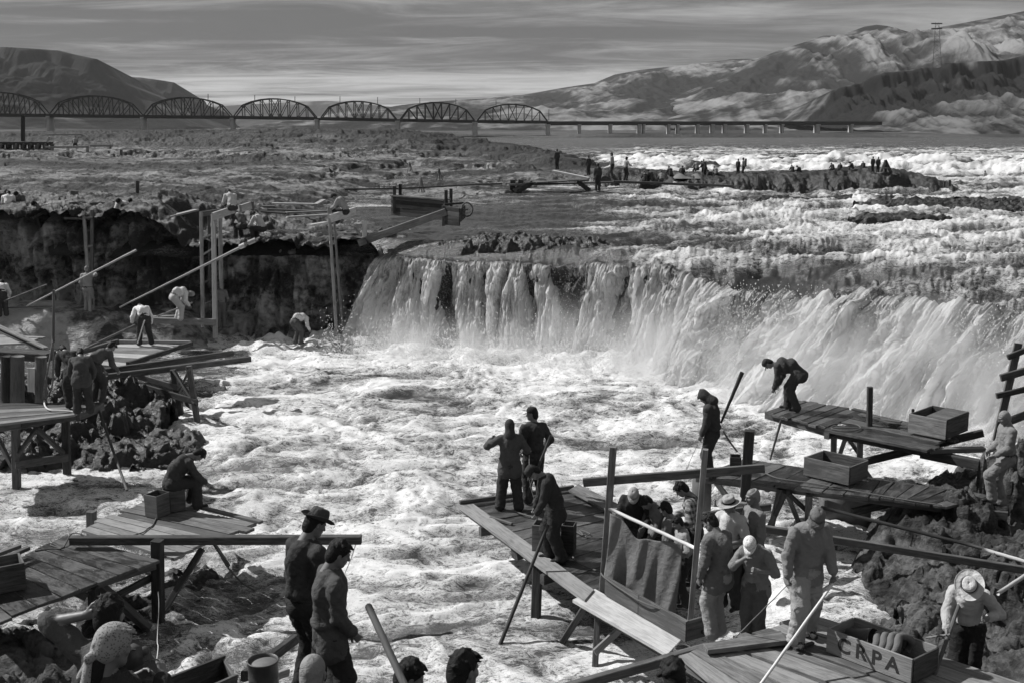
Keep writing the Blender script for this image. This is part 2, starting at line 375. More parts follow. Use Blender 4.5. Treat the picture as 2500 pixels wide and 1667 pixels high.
# -- torn water: drops and clots thrown off the falls and the wave crests
def droplets():
    g = np.random.default_rng(5)
    n1, n2, n3 = 34000, 22000, 10
    t = g.random(n1); X = interp([(0, LIP[0][0]-.6), (1, LIP[-1][0])], t); S = .12+.88*g.random(n1)**.8; rt = sstep(4.5, 9, X)
    n = np.array([-0.28, -0.96])
    o = (.5+.9*rt)*np.sqrt(S) + .35*g.random(n1)**2 + rt*1.6*S*g.random(n1)
    P1 = np.stack([X + n[0]*o - 1.2*rt*S, interp(LIP, X)+n[1]*o, 3.6-3.9*S+.15*g.normal(size=n1)], -1); r1 = g.uniform(.006, .018, n1)*(.45+.55*rt)
    X = g.uniform(-7, 16, n2); d = g.gamma(1.6, .8, n2); P2 = np.stack([X, interp(LIP, X)-1.0-d, .1+g.exponential(.35, n2)], -1); r2 = g.uniform(.006, .02, n2)
    X = g.uniform(5, 20, n3); P3 = np.stack([X, interp(LIP, X)+g.uniform(0, 9, n3), 3.2+g.exponential(.16, n3)], -1); r3 = g.uniform(.006, .018, n3)
    Pn = np.concatenate([P1, P2, P3]); r = np.concatenate([r1, r2, r3]); N = len(Pn)
    o_ = np.array([(1, 0, 0), (-1, 0, 0), (0, 1, 0), (0, -1, 0), (0, 0, 1.7), (0, 0, -1.7)], float)
    V = (Pn[:, None, :]+o_[None]*r[:, None, None]).reshape(-1, 3).astype(np.float32)
    f = np.array([(0, 2, 4), (2, 1, 4), (1, 3, 4), (3, 0, 4), (2, 0, 5), (1, 2, 5), (3, 1, 5), (0, 3, 5)])
    F = (f[None]+6*np.arange(N)[:, None, None]).reshape(-1, 3).astype(np.int32)
    me = bpy.data.meshes.new('water_drops'); me.vertices.add(len(V)); me.vertices.foreach_set('co', V.ravel()); me.loops.add(F.size); me.loops.foreach_set('vertex_index', F.ravel())
    me.polygons.add(len(F)); me.polygons.foreach_set('loop_start', np.arange(0, F.size, 3, dtype=np.int32)); me.polygons.foreach_set('loop_total', np.full(len(F), 3, np.int32)); me.update(calc_edges=True)
    k = NT('drops'); tag(link('water_drops', me, k.base(.8, .5, .4)), kind='stuff')
droplets()
# -- spray hanging at the foot of the falls
def spray():
    k = NT('spray'); k.n.remove(k.b)
    vol = k.n.new('ShaderNodeVolumePrincipled'); k.l.new(vol.outputs[0], k.out.inputs['Volume'])
    t = k.n.new('ShaderNodeTexCoord'); ln = k.n.new('ShaderNodeVectorMath'); ln.operation = 'LENGTH'; k.l.new(t.outputs['Object'], ln.inputs[0])
    fall = k.rng(ln.outputs['Value'], 1.0, 0.15)
    n = k.noise(k.pos((1, 1, .45)), 0.55, 5, 0.6, 0.8)
    d = k.M('MULTIPLY', k.M('MULTIPLY', fall, k.rng(n, .36, .66)), 1.3)
    oi = k.n.new('ShaderNodeObjectInfo')
    k.put(vol.inputs['Density'], k.M('MULTIPLY', d, k.M('MULTIPLY', oi.outputs['Alpha'], 1.0))); vol.inputs['Color'].default_value = (.98, .98, .98, 1); vol.inputs['Anisotropy'].default_value = 0.45
    L = [(-4.2, 39.4, .2, 2.8, 1.9, 2.2, .45), (-1.2, 38.8, .0, 3.0, 2.0, 2.2, .45), (2.2, 38.2, .1, 3.4, 2.3, 2.8, .55), (5.6, 36.2, .2, 3.8, 3.0, 3.0, .75), (9.0, 33.6, .3, 4.2, 3.6, 3.3, .9), (12.2, 30.8, .4, 4.6, 3.8, 3.5, 1.0), (15.8, 27.8, .5, 5.0, 4.0, 3.6, 1.0)]
    base = None
    for x, y, z, a, b, c, dn in L:
        bm = bmesh.new(); bmesh.ops.create_icosphere(bm, subdivisions=3, radius=1.0); me = bpy.data.meshes.new('spray_cloud'); bm.to_mesh(me); bm.free()
        o = link('spray_cloud', me, k.m); o.location = (x, y, z); o.scale = (a, b, c); o.color = (1, 1, 1, dn)
        tag(o, kind='stuff')
spray()
# -- basalt shelf on the left, with its cliff
CLIFF = [(-60, 44.0), (-20, 43.5), (-17.6, 43.4), (-14.5, 43.0), (-12.6, 44.4), (-10.5, 43.5), (-8.4, 43.2), (-6.3, 43.0), (-5.0, 43.2), (-2.5, 46), (0, 49), (3.5, 55), (5.5, 66), (9, 92), (11, 110), (30, 400)]
def shelf_height(X, Y):
    ce = interp(CLIFF[:9], X)
    h = 4.05 + 0.0*X
    h += 0.10*np.minimum(Y-43, 14)*sstep(-9, -12.5, X)*0.5
    h += 0.85*sstep(-12.6, -14.2, X + 0.6*vnoise(Y*0.5, X*0.5, 7))*sstep(52, 47, Y) + 0.3*sstep(-13, -15, X)
    # flat wet channel in front of the low ridges
    h += (0.30*fbm(X*0.10, Y*0.08, 5, seed=201) + 0.12*ridged(X*0.55, Y*0.35, 4, 0.6, seed=202)-0.12)*sstep(42, 46, Y)
    # low pale swell
    cr = interp([(-60, 118), (-30, 130), (-14, 125), (0, 105), (4, 95)], X)
    h += 1.0*np.exp(-((Y-cr)/14.0)**2)*sstep(6, 1, X)*(0.75+0.45*fbm(X*0.09, Y*0.05, 4, seed=211))
    # dark main ridge
    u = X/np.maximum(Y, 1)
    crest = interp([(-0.6, 1.9), (-0.35, 2.5), (-0.2, 3.0), (-0.1, 2.7), (-0.04, 2.1), (0.02, 1.5), (0.06, 0.8), (0.085, 0)], u)
    cy = interp([(-0.6, 250), (-0.35, 250), (-0.2, 235), (-0.1, 205), (-0.04, 185), (0.02, 155), (0.06, 128), (0.085, 112)], u)
    n = fbm(X*0.035, Y*0.03, 5, 0.55, seed=221)
    prof = sstep(-52, -2, Y-cy + 16*n)
    h += crest*prof*(1+0.10*n)
    # terraces
    hh = h*1.35+0.35*fbm(X*0.06, Y*0.05, 4, seed=231); fl = np.floor(hh); fr = hh-fl
    ht = (fl + sstep(0.30, 0.62, fr))/1.35
    w = sstep(60, 110, Y)*0.6
    h = h*(1-w)+ht*w
    h += 0.10*ridged(X*0.22, Y*0.18, 4, 0.65, seed=241)*sstep(60, 120, Y)*np.clip(Y/120, 0.5, 2)
    return h
def shelf():
    v = np.exp(np.linspace(math.log(42.2), math.log(900), 620)); u = np.linspace(-0.62, 0.12, 620)
    U, V = np.meshgrid(u, v); X = U*V; Y = V
    h = shelf_height(X, Y)
    # shoreline: drop below the water where the river runs
    sx = interp([(42, -4.6), (46, -5.2), (52, -4.6), (58, -3.4), (66, -1.5), (75, 1.5), (85, 4.0), (95, 6.5), (110, 10.5), (118, 11), (150, 8), (240, -5), (420, -60), (900, -260)], Y)
    sx = sx + 1.2*fbm(Y*0.09, X*0.03, 4, seed=251)*np.clip(Y/70, .3, 2.5)
    d = (X-sx)/np.clip(Y/40, 1, 5)
    h = h - 3.4*sstep(-0.9, 0.9, d)
    # channel of still water behind the flume
    h -= 0.75*np.exp(-((Y-60)/6.0)**2)*sstep(-13, -8, X)
    h -= (.10+.30*np.clip(fbm(X*1.4, X*0+.5, 4, .6, seed=79)+.3, 0, 1))*sstep(1.6, .2, Y-interp(CLIFF[:9], X))
    h += .10*(ridged(X*1.2, Y*1.0, 4, .6, seed=83)-.9)*sstep(62, 48, Y)*sstep(-3, -6, X)
    h += (.10*blocks(X*.55+.2*vnoise(X, Y, 3), Y*.35, 85, .5)*np.clip(Y/60, .6, 2.2)*.5)*sstep(400, 250, Y)*sstep(-.5, -2.5, d)
    me = grid_mesh('rock_shelf', X, Y, h)
    u_ = X/Y; cy_ = interp([(-0.6, 250), (-0.35, 250), (-0.2, 235), (-0.1, 205), (-0.04, 185), (0.02, 155), (0.06, 128), (0.085, 112)], u_)
    tone = sstep(-70, -25, Y-cy_+14*fbm(X*.04, Y*.03, 4, seed=227))*(0.95+.25*fbm(X*.05, Y*.05, 4, seed=229))
    tone = np.maximum(tone, .9*sstep(.05, .4, fbm(X*0.03, Y*0.16, 5, .6, seed=233))*sstep(46, 60, Y))
    tone = np.maximum(tone, .95*np.exp(-((Y-(98+8*vnoise(X*.05, X*0, 235)))/9.0)**2)*sstep(-14, -24, X))
    set_attr(me, 'tone', np.clip(tone, 0, .97))
    tag(link('rock_shelf', me, MAT['shelf']), kind='structure')
    # cliff face
    xs = np.linspace(-40, -4.2, 560); s = np.linspace(0, 1, 120)
    T, S = np.meshgrid(xs, s)
    Y0 = interp(CLIFF[:9], T)
    top = shelf_height(T, Y0+0.8)+0.02 - 0.35*sstep(-13, -12, T)*sstep(-6, -9, T)*0
    o = 0.75*fbm(T*0.33, S*0.9, 4, seed=261) + 0.32*(ridged(T*1.1, S*0.8, 4, 0.6, seed=271)-.9) + 0.12*(ridged(T*3.5, S*5, 3, seed=281)-.9)
    o = o + .30*blocks(T*1.15+.3*vnoise(T, S*4, 3), S*2.2, 263, .5) + .12*blocks(T*3.2, S*5, 265, .5)
    o = o*sstep(0, 0.10, S) + 0.9*S**2
    Yc = Y0 + 1.3*sstep(0.12, 0, S) - o + .5*vnoise(T*1.1, T*0, 77)*sstep(.3, 0, S)
    Z = top*(1-S) + (-0.8)*S - (.10+.28*np.clip(fbm(T*1.4, T*0+.5, 4, .6, seed=79)+.3, 0, 1))*sstep(0, .03, S)*sstep(.5, .03, S)
    Z = Z + 0.12*vnoise(T*1.3, S*6, 291)*sstep(0, .05, S)
    me = grid_mesh('cliff', T, Yc, Z, flip=True); tag(link('cliff', me, MAT['cliff']), kind='structure')
shelf()
# -- rock island across the river with people on it
def rock_mesh(cx, cy, z0, lx, ly, h, seed, n=150, rot=0.0, skirt=1.0):
    a = np.linspace(-1, 1, n); A, B = np.meshgrid(a, a)
    r = np.sqrt(A*A+B*B)
    X = A*lx; Y = B*ly
    f = fbm(X*1.1/max(lx, 1)*2+seed, Y*1.1/max(ly, 1)*2, 4, seed=seed)
    body = np.clip(1-(r+0.28*f)**2.4, -1, 1)
    Z = z0 + h*np.sign(body)*np.abs(body)**0.55*(0.85+0.3*fbm(X*0.9, Y*0.9, 4, seed=seed+3)) + 0.07*h*(ridged(X*1.8, Y*1.8, 4, seed=seed+5)-0.9)
    Z = Z + np.where(body > 0, h*(.13*blocks(X*1.6/max(h, .5)+f*.3, Y*1.6/max(h, .5), seed+7) + .07*blocks(X*5+f, Y*5, seed+9)), 0)
    Z = np.where(body < 0, z0 - skirt*(np.abs(body)**0.7), Z)
    c, s = math.cos(rot), math.sin(rot)
    return grid_mesh('rock', cx+X*c-Y*s, cy+X*s+Y*c, Z)
def island():
    xs = np.linspace(2, 44, 620); ys = np.linspace(60, 104, 220)
    X, Y = np.meshgrid(xs, ys)
    cy = interp([(2, 90), (7, 86), (14, 82), (20, 81), (26, 79), (32, 76), (44, 70)], X)
    hw = interp([(2, 2), (5, 5.5), (12, 5.5), (20, 4.5), (27, 4.0), (30, 2.2), (33, 0.4), (44, 0.2)], X)
    hh = interp([(2, .6), (5, 1.1), (8, 1.25), (14, 1.05), (17.5, 1.15), (22, 1.25), (25, 1.6), (27.5, 1.45), (29.5, .7), (31.5, -.9), (33, -2.2), (44, -3)], X)
    n = fbm(X*0.35, Y*0.3, 5, 0.6, seed=501)
    b = 1-np.abs((Y-cy)/hw + 0.3*n)**2.2
    Z = 4.0 + np.where(b > 0, hh*np.minimum(np.abs(b), 1.3)**0.5, -0.9*np.minimum(np.abs(b), 1.3)**0.5 + np.minimum(hh, 0)) + 0.12*n + 0.10*ridged(X*0.9, Y*0.9, 3, seed=511)-0.1
    Z = np.maximum(Z, 2.4)
    tag(link('rock_island', grid_mesh('rock_island', X, Y, Z), MAT['wetrock']), kind='structure')
island()
# boulders breaking the upper rapids
for i, (px, py, Y, lx, ly, h) in enumerate(((2330, 478, 60, 5.5, 1.6, .55), (2120, 470, 66, 3.6, 1.3, .35), (1900, 470, 66, 2.6, 1.0, .3), (2460, 492, 57, 3.2, 1.2, .5), (2200, 505, 52, 2.4, .8, .3))):
    p = PD(px, py, Y)
    b_ = link('boulder', rock_mesh(p.x, p.y, 3.95, lx, ly, h, 600+i*7, 80), MAT['wetrock'])
    tag(b_, ['long black wave-washed boulder in the upper rapids at right', 'low wet boulder left of the long one in the rapids', 'small flat boulder just below the crowded rock island', 'dark boulder at the right edge of the upper rapids', 'small black boulder nearest the lip of the falls'][i], 'boulder', 'boulders in the upper rapids')
lr = link('lip_rock', rock_mesh(0.7, 42.7, 3.35, 3.6, 1.5, .75, 688, 170, rot=R(-6)), MAT['wetrock'])
tag(lr, 'dark wet rock shoulder at the lip between the left chutes', 'rock')
# -- hills
def hill(name, prof, Yc, Yf, mat, seed, gul=0.12, kind='structure', zf=4.0, cliffy=0.0, nu=560, nv=190, expo=1.0, gf=1.0):
    pts = [PD(px, py, Yc) for px, py in prof]
    xs = np.linspace(pts[0].x, pts[-1].x, nu); cz = np.interp(xs, [p.x for p in pts], [p.z for p in pts])
    v = np.linspace(-0.35, 1, nv)
    Xg, Vg = np.meshgrid(xs, v); CZ = np.broadcast_to(cz, Xg.shape)
    Yg = Yc - (Yc-Yf)*Vg
    rel = Vg.clip(0, 1)
    w = Yc/2000.0
    q = Xg/(300.0*w)*gf
    g = ridged(q + 0.5*fbm(q*0.7, rel*2, 3, seed=seed+1), rel*0.9, 4, 0.5, seed=seed)-0.9
    p = (1-rel)**expo
    if cliffy > 0:
        st = .6*sstep(0.015, 0.05, rel + 0.035*fbm(q*3, rel*3, 3, seed=seed+8)) + .4*sstep(0.12, .16, rel + 0.05*fbm(q*4, rel*3, 3, seed=seed+9))
        p = (1-cliffy*st)*(1-rel)**0.6
    H = (CZ-zf)*p
    H = H + (CZ-zf)*gul*g*np.sin(np.clip(rel*1.15, 0, 1)*math.pi)
    gl = ridged(q*4.2+.6*vnoise(q*2, rel*3, seed+3), rel*1.1, 4, 0.55, seed=seed+2)-0.9
    H = H + (CZ-zf)*0.034*fbm(q*7, rel*14, 5, .6, seed=seed+4)*sstep(0, 0.1, rel) + (CZ-zf)*(.035+.03*(cliffy > 0))*gl*sstep(0.02, 0.12, rel)*sstep(1, .7, rel)
    if cliffy > 0:      # columns of the rim rock
        bd = sstep(.02, .08, rel)*sstep(.46, .30, rel+.05*vnoise(q*5, rel*2, seed+12))
        H = H + (CZ-zf)*(.3 if cliffy < .35 else 1)*bd*(.055*blocks(q*13, rel*4, seed+14, .6)+.03*blocks(q*31, rel*9, seed+15, .6))
    H = np.where(Vg < 0, (CZ-zf)*(1+Vg*0.9), H)
    me = grid_mesh(name, Xg*(1-0.0*rel), Yg, zf+H); set_attr(me, 'pale', 0.5*g+0.2*fbm(q*1.3, rel*4, 3, seed=seed+6)+.45*gl + (.35*sstep(.36, .50, rel+.05*vnoise(q*5, rel*2, seed+12))-.75*sstep(.46, .32, rel)*sstep(0, .03, rel) if cliffy > 0 else 0))
    return tag(link(name, me, mat), kind=kind)
hill('hill', [(-900, 60), (-400, 95), (0, 115), (60, 118), (145, 124), (191, 136), (237, 145), (253, 165), (268, 184), (300, 205), (325, 235), (380, 265), (440, 296), (470, 310)], 2400, 1300, MAT['mesa'], 700, 0.06, cliffy=0.28)
hill('hill', [(150, 180), (268, 183), (325, 188), (345, 190), (402, 198), (425, 202), (432, 222), (455, 241), (486, 249), (494, 268), (513, 296), (530, 312)], 3200, 2300, MAT['mesa'], 720, 0.05, cliffy=0.3)
hill('hill', [(430, 290), (500, 263), (600, 256), (740, 249), (800, 247), (880, 254), (960, 262), (1100, 275), (1300, 300)], 5200, 4000, MAT['hill_far'], 740, 0.03)
hill('hill', [(880, 285), (950, 262), (1000, 255), (1060, 249), (1200, 240), (1300, 228), (1380, 214), (1450, 204), (1500, 183), (1560, 172), (1640, 163), (1700, 157), (1780, 146), (1850, 143), (1950, 135), (2100, 120)], 3000, 1300, MAT['hill'], 760, 0.10)
hill('hill', [(1500, 275), (1640, 240), (1760, 190), (1850, 145), (1900, 124), (1960, 105), (1990, 94), (2010, 88), (2060, 84), (2110, 66), (2140, 61), (2165, 64), (2220, 79), (2290, 92), (2360, 120), (2500, 150), (2700, 190)], 2100, 1100, MAT['hill'], 781, 0.17, gf=1.1)
hill('hill', [(2100, 130), (2240, 80), (2300, 66), (2400, 48), (2500, 28), (2700, 5), (3100, -20)], 2700, 1500, MAT['hill'], 800, 0.10)
hill('hill', [(1955, 300), (1975, 285), (2000, 262), (2030, 222), (2060, 212), (2100, 203), (2130, 188), (2160, 178), (2220, 172), (2250, 165), (2290, 166), (2300, 156), (2380, 151), (2450, 148), (2500, 134), (2700, 118), (3200, 90)], 1150, 760, MAT['hillcliff'], 820, 0.14, cliffy=0.42, gf=2.2)
# low bank at the foot of the hills
def farbank():
    xs = np.linspace(-1100, 1400, 500); v = np.linspace(0, 1, 40); X, V = np.meshgrid(xs, v)
    Y = 690 + V*1800 + 26*fbm(X*0.012, V*0, 4, seed=901)
    Z = 3.6 + 2.2*sstep(0, 0.012, V) + 1.6*sstep(0.02, .1, V) + 5*V + 1.2*fbm(X*0.012, Y*0.006, 4, seed=911)*sstep(0, .03, V)
    me = grid_mesh('river_bank', X, Y, Z); set_attr(me, 'pale', 0.4*fbm(X*0.004, Y*0.004, 4, seed=921))
    tag(link('river_bank', me, MAT['hill_far']), kind='structure')
farbank()
# air: thin even haze between the camera and the hills
hz = NT('haze'); hz.n.remove(hz.b); hv = hz.n.new('ShaderNodeVolumePrincipled'); hv.inputs['Color'].default_value = (.95, .95, .95, 1); hv.inputs['Density'].default_value = 0.000035; hz.l.new(hv.outputs[0], hz.out.inputs['Volume'])
bm_ = bmesh.new(); bmesh.ops.create_cube(bm_, size=1); hm_ = bpy.data.meshes.new('haze'); bm_.to_mesh(hm_); bm_.free()
ho = tag(link('haze', hm_, hz.m), kind='stuff'); ho.scale = (18200, 7200, 720); ho.location = (0, 3480, 357.2)
# ground under everything, out to the horizon
gm = mesh_from('ground', [(-9000, -60, -1.6), (9000, -60, -1.6), (9000, 7000, -1.6), (-9000, 7000, -1.6)], [(0, 1, 2, 3)])
tag(link('ground', gm, MAT['bank']), kind='structure')
# ================================================================== TIMBER
def mat_wood(name, a, b, rough=0.55, wet=0.3, grain=1.0):
    k = NT(name); r = k.rand()
    t = k.n.new('ShaderNodeTexCoord'); ad = k.n.new('ShaderNodeVectorMath'); ad.operation = 'ADD'
    k.l.new(t.outputs['Object'], ad.inputs[0])
    cb = k.n.new('ShaderNodeCombineXYZ'); k.put(cb.inputs[0], k.M('MULTIPLY', r, 37.0)); k.put(cb.inputs[1], k.M('MULTIPLY', r, 11.0)); k.l.new(cb.outputs[0], ad.inputs[1])
    mp = k.n.new('ShaderNodeMapping'); mp.inputs['Scale'].default_value = (0.7, 9, 9); k.l.new(ad.outputs[0], mp.inputs[0])
    m2 = k.n.new('ShaderNodeMapping'); m2.inputs['Scale'].default_value = (1, 2.2, 2.2); k.l.new(ad.outputs[0], m2.inputs[0])
    g = k.noise(mp.outputs[0], 3.0*grain, 7, 0.65, 0.8); s = k.noise(m2.outputs[0], 2.2, 6, 0.65, 0.6)
    fine = k.noise(mp.outputs[0], 14.0, 4, 0.7, 0.3)
    f = k.rng(k.M('ADD', k.M('ADD', k.M('MULTIPLY', g, 0.55), k.M('MULTIPLY', s, 0.45)), k.M('MULTIPLY', k.M('SUBTRACT', r, 0.5), 0.18)), 0.36, 0.66)
    col = k.M('MULTIPLY', k.mix(f, a, b), k.M('ADD', 0.72, k.M('MULTIPLY', r, 0.5)))
    ro = k.M('ADD', k.M('MULTIPLY', k.rng(s, 0.42, 0.6), 0.3), rough-0.15*wet)
    return k.base(col, ro, 0.25+0.5*wet, k.bump(k.M('ADD', g, k.M('MULTIPLY', fine, 0.5)), 0.7, 0.012))
MAT['wet'] = mat_wood('wet_dark_plank', 0.02, 0.10, 0.42, 0.8)
MAT['wood'] = mat_wood('weathered_timber', 0.035, 0.125, 0.7, 0.1)
MAT['pale'] = mat_wood('bleached_plank', 0.26, 0.5, 0.75, 0.0)
MAT['mid'] = mat_wood('grey_plank', 0.10, 0.26, 0.65, 0.2)
MAT['pole'] = mat_wood('dark_pole', 0.03, 0.07, 0.6, 0.2)
MAT['white'] = mat_wood('white_pole', 0.36, 0.6, 0.55, 0.1)
MAT['rope'] = mat_flat('rope_fibre', 0.12, 0.9, 0.1, 60, 0.4, 0.004)
MAT['rope_pale'] = mat_flat('pale_rope', 0.55, 0.9, 0.1, 60, 0.3, 0.004)
def frame(p0, p1, up=Vector((0, 0, 1)), roll=0.0):
    x = (p1-p0).normalized()
    y = up.cross(x)
    if y.length < 1e-3: y = Vector((0, 1, 0)).cross(x)
    y.normalize(); z = x.cross(y)
    m = Matrix((x, y, z)).transposed().to_4x4()
    if roll: m = m @ Matrix.Rotation(roll, 4, 'X')
    m.translation = p0; return m
def bar_mesh(L, w, h, taper=1.0, c=None, seg=1, warp=0.0):
    """a sawn timber: local X along it, arrises taken off"""
    c = min(w, h)*0.09 if c is None else c
    ring = [(-w/2+c, -h/2), (w/2-c, -h/2), (w/2, -h/2+c), (w/2, h/2-c), (w/2-c, h/2), (-w/2+c, h/2), (-w/2, h/2-c), (-w/2, -h/2+c)]
    v = []; f = []
    for i in range(seg+1):
        t = i/seg; s = 1+(taper-1)*t
        dz = warp*math.sin(math.pi*t)
        for a, b in ring: v.append((L*t, a*s, b*s+dz))
    for i in range(seg):
        for j in range(8):
            k = (j+1) % 8; f.append((i*8+j, i*8+k, (i+1)*8+k, (i+1)*8+j))
    f.append(tuple(range(7, -1, -1))); f.append(tuple(seg*8+j for j in range(8)))
    return mesh_from('bar', v, f, False)
def rod_mesh(pts, r0, r1=None, n=8, caps=True):
    r1 = r0 if r1 is None else r1
    v = []; f = []; m = len(pts)
    up = Vector((0, 0, 1))
    for i, p in enumerate(pts):
        d = (pts[min(i+1, m-1)]-pts[max(i-1, 0)]).normalized()
        a = d.cross(up)
        if a.length < 1e-3: a = d.cross(Vector((0, 1, 0)))
        a.normalize(); b = d.cross(a); r = r0+(r1-r0)*i/(m-1)
        for j in range(n):
            an = 2*math.pi*j/n; v.append(tuple(p + a*math.cos(an)*r + b*math.sin(an)*r))
    for i in range(m-1):
        for j in range(n):
            k = (j+1) % n; f.append((i*n+j, i*n+k, (i+1)*n+k, (i+1)*n+j))
    if caps: f.append(tuple(range(n))); f.append(tuple((m-1)*n+j for j in range(n-1, -1, -1)))
    return mesh_from('rod', v, f)
def put(name, me, mat, M, parent=None):
    o = link(name, me, MAT[mat] if isinstance(mat, str) else mat)
    if parent is not None:
        o.parent = parent; o.matrix_local = parent.matrix_basis.inverted() @ M
    else: o.matrix_basis = M
    return o
def bar(name, p0, p1, w, h, mat='wood', parent=None, up=Vector((0, 0, 1)), roll=0.0, taper=1.0, warp=0.0):
    return put(name, bar_mesh((p1-p0).length, w, h, taper, seg=4 if warp else 1, warp=warp), mat, frame(p0, p1, up, roll), parent)
def rod(name, p0, p1, r0, r1=None, mat='pole', parent=None, bend=0.0, n=10):
    M = frame(p0, p1); L = (p1-p0).length
    pts = [Vector((L*t, 0, bend*math.sin(math.pi*t) + 0.002*math.sin(t*23))) for t in np.linspace(0, 1, 9)]
    return put(name, rod_mesh(pts, r0, r1, n), mat, M, parent)
def curve_rod(name, pts, r, mat='rope', parent=None, sub=6, n=7):
    """smooth cord through the points (Catmull-Rom)"""
    P = [pts[0]]+list(pts)+[pts[-1]]; out = []
    for i in range(1, len(P)-2):
        for j in range(sub):
            t = j/sub; a, b, c, d = P[i-1], P[i], P[i+1], P[i+2]
            out.append(0.5*((2*b)+(c-a)*t+(2*a-5*b+4*c-d)*t*t+(3*b-a-3*c+d)*t**3))
    out.append(pts[-1]); o0 = out[0].copy()
    return put(name, rod_mesh([p-o0 for p in out], r, r, n), mat, Matrix.Translation(o0), parent)
def root_at(name, p, label, cat, group=None):
    return tag(empty(name, p), label, cat, group)
def slab(name, quad, th, mat, parent, lift=0.0):
    """one board with the given four top corners (a,b along one end; c,d along the other: a-d and b-c are its sides)"""
    a, b, c, d = [q + Vector((0, 0, lift)) for q in quad]
    mid0 = (a+b)/2; mid1 = (d+c)/2
    M = frame(mid0, mid1); Mi = M.inverted()
    tl = [Mi @ q for q in (a, b, c, d)]; dn = Vector((0, 0, -th))
    e = 0.006
    ctr = sum(tl, Vector())/4
    top = [q + (ctr-q).normalized()*e*1.5 for q in tl]; m1 = [q + Vector((0, 0, -e)) for q in tl]; bot = [q+dn for q in tl]
    v = [tuple(q) for q in top+m1+bot]
    f = [(0, 1, 2, 3)]
    for s in (0, 4):
        for j in range(4): k = (j+1) % 4; f.append((s+j, s+4+j, s+4+k, s+k))
    f.append((11, 10, 9, 8))
    me = mesh_from('plank', v, f, False)
    bm = bmesh.new(); bm.from_mesh(me); bmesh.ops.recalc_face_normals(bm, faces=bm.faces); bm.to_mesh(me); bm.free()
    return put(name, me, mat, M, parent)
def deck(parent, a, b, c, d, n, th=0.045, mat='wet', gap=0.012, jit=0.06, seed=1, lifts=0.014, widths=None):
    """planks side by side from edge a->b (their near ends... ) each running a->d; a,b,c,d world corners"""
    rr = random.Random(seed)
    ws = [rr.uniform(0.8, 1.25) for _ in range(n)] if widths is None else widths; tot = sum(ws); u = 0
    wid = (b-a).length
    for i in range(n):
        u0 = u/tot + gap/wid/2; u += ws[i]; u1 = u/tot - gap/wid/2
        A = a.lerp(b, u0); B = a.lerp(b, u1); Cc = d.lerp(c, u1); D = d.lerp(c, u0)
        L = (D-A); Ld = L.normalized()
        s0 = rr.uniform(-jit, jit); s1 = rr.uniform(-jit, jit)
        A = A+Ld*s0; B = B+Ld*s0; Cc = Cc+Ld*s1; D = D+Ld*s1
        m = mat if isinstance(mat, str) else rr.choice(mat)
        lz = rr.uniform(0, lifts)
        A, B, Cc, D = [q_ + Vector((0, 0, rr.uniform(-.007, .009))) for q_ in (A, B, Cc, D)]
        q = slab('plank', (A, B, Cc, D), th, m, parent, lz)
def box_crate(name, p, rz, lx, ly, h, label, mat='mid', th=0.022, group=None, slats=2, floor_=True, topboard=False, cat='crate', parts=None):
    r = tag(empty(name, p, rz), label, cat, group)
    Mr = Matrix.Translation(p) @ Matrix.Rotation(rz, 4, 'Z')
    def bx(nm, c, s, m=mat):
        L, w, hh = s
        me = bar_mesh(L, w, hh, c=0.003)
        put(nm, me, m, Mr @ Matrix.Translation(Vector(c) - Vector((L/2, 0, 0))), r)
    g = 0.008
    for k in range(slats):
        hh = (h-g*(slats-1))/slats; z = hh/2 + k*(hh+g)
        bx('side_board', (0, -ly/2+th/2, z), (lx, th, hh)); bx('side_board', (0, ly/2-th/2, z), (lx, th, hh))
    for s in (-1, 1):
        o_ = bar_mesh(ly-2*th-0.004, th, h, c=0.003)
        put('end_board', o_, mat, Mr @ Matrix.Translation((s*(lx/2-th/2), -(ly/2-th-0.002), h/2)) @ Matrix.Rotation(math.pi/2, 4, 'Z'), r)
    if floor_: bx('floor_board', (0, 0, th/2+0.001), (lx-2*th-.004, ly-2*th-.004, th))
    return r
UPY = Vector((0, 1, 0))
def post(name, px, y0, y1, zb, w, h=None, mat='wood', parent=None, pxb=None, D=None, rz=0.0, below=0.4):
    """upright timber: foot seen at (px,y1) at height zb, top seen at (px,y0)"""
    foot = PZ(pxb if pxb is not None else px, y1, zb); top = PD(px, y0, foot.y)
    foot = foot - Vector((0, 0, below))
    return bar(name, foot, top, w, h or w, mat, parent, up=Vector((math.sin(rz), math.cos(rz), 0)))
def leg_pix(name, top, bot_px, bot_py, w, mat='wood', parent=None, zb=0.0, below=0.5):
    b = PZ(bot_px, bot_py, zb); d = (b-top).normalized(); b = b + d*below
    return bar(name, b, top, w, w, mat, parent, up=Vector((0.2, 1, 0)))
def P(px, py, z): return PZ(px, py, z)
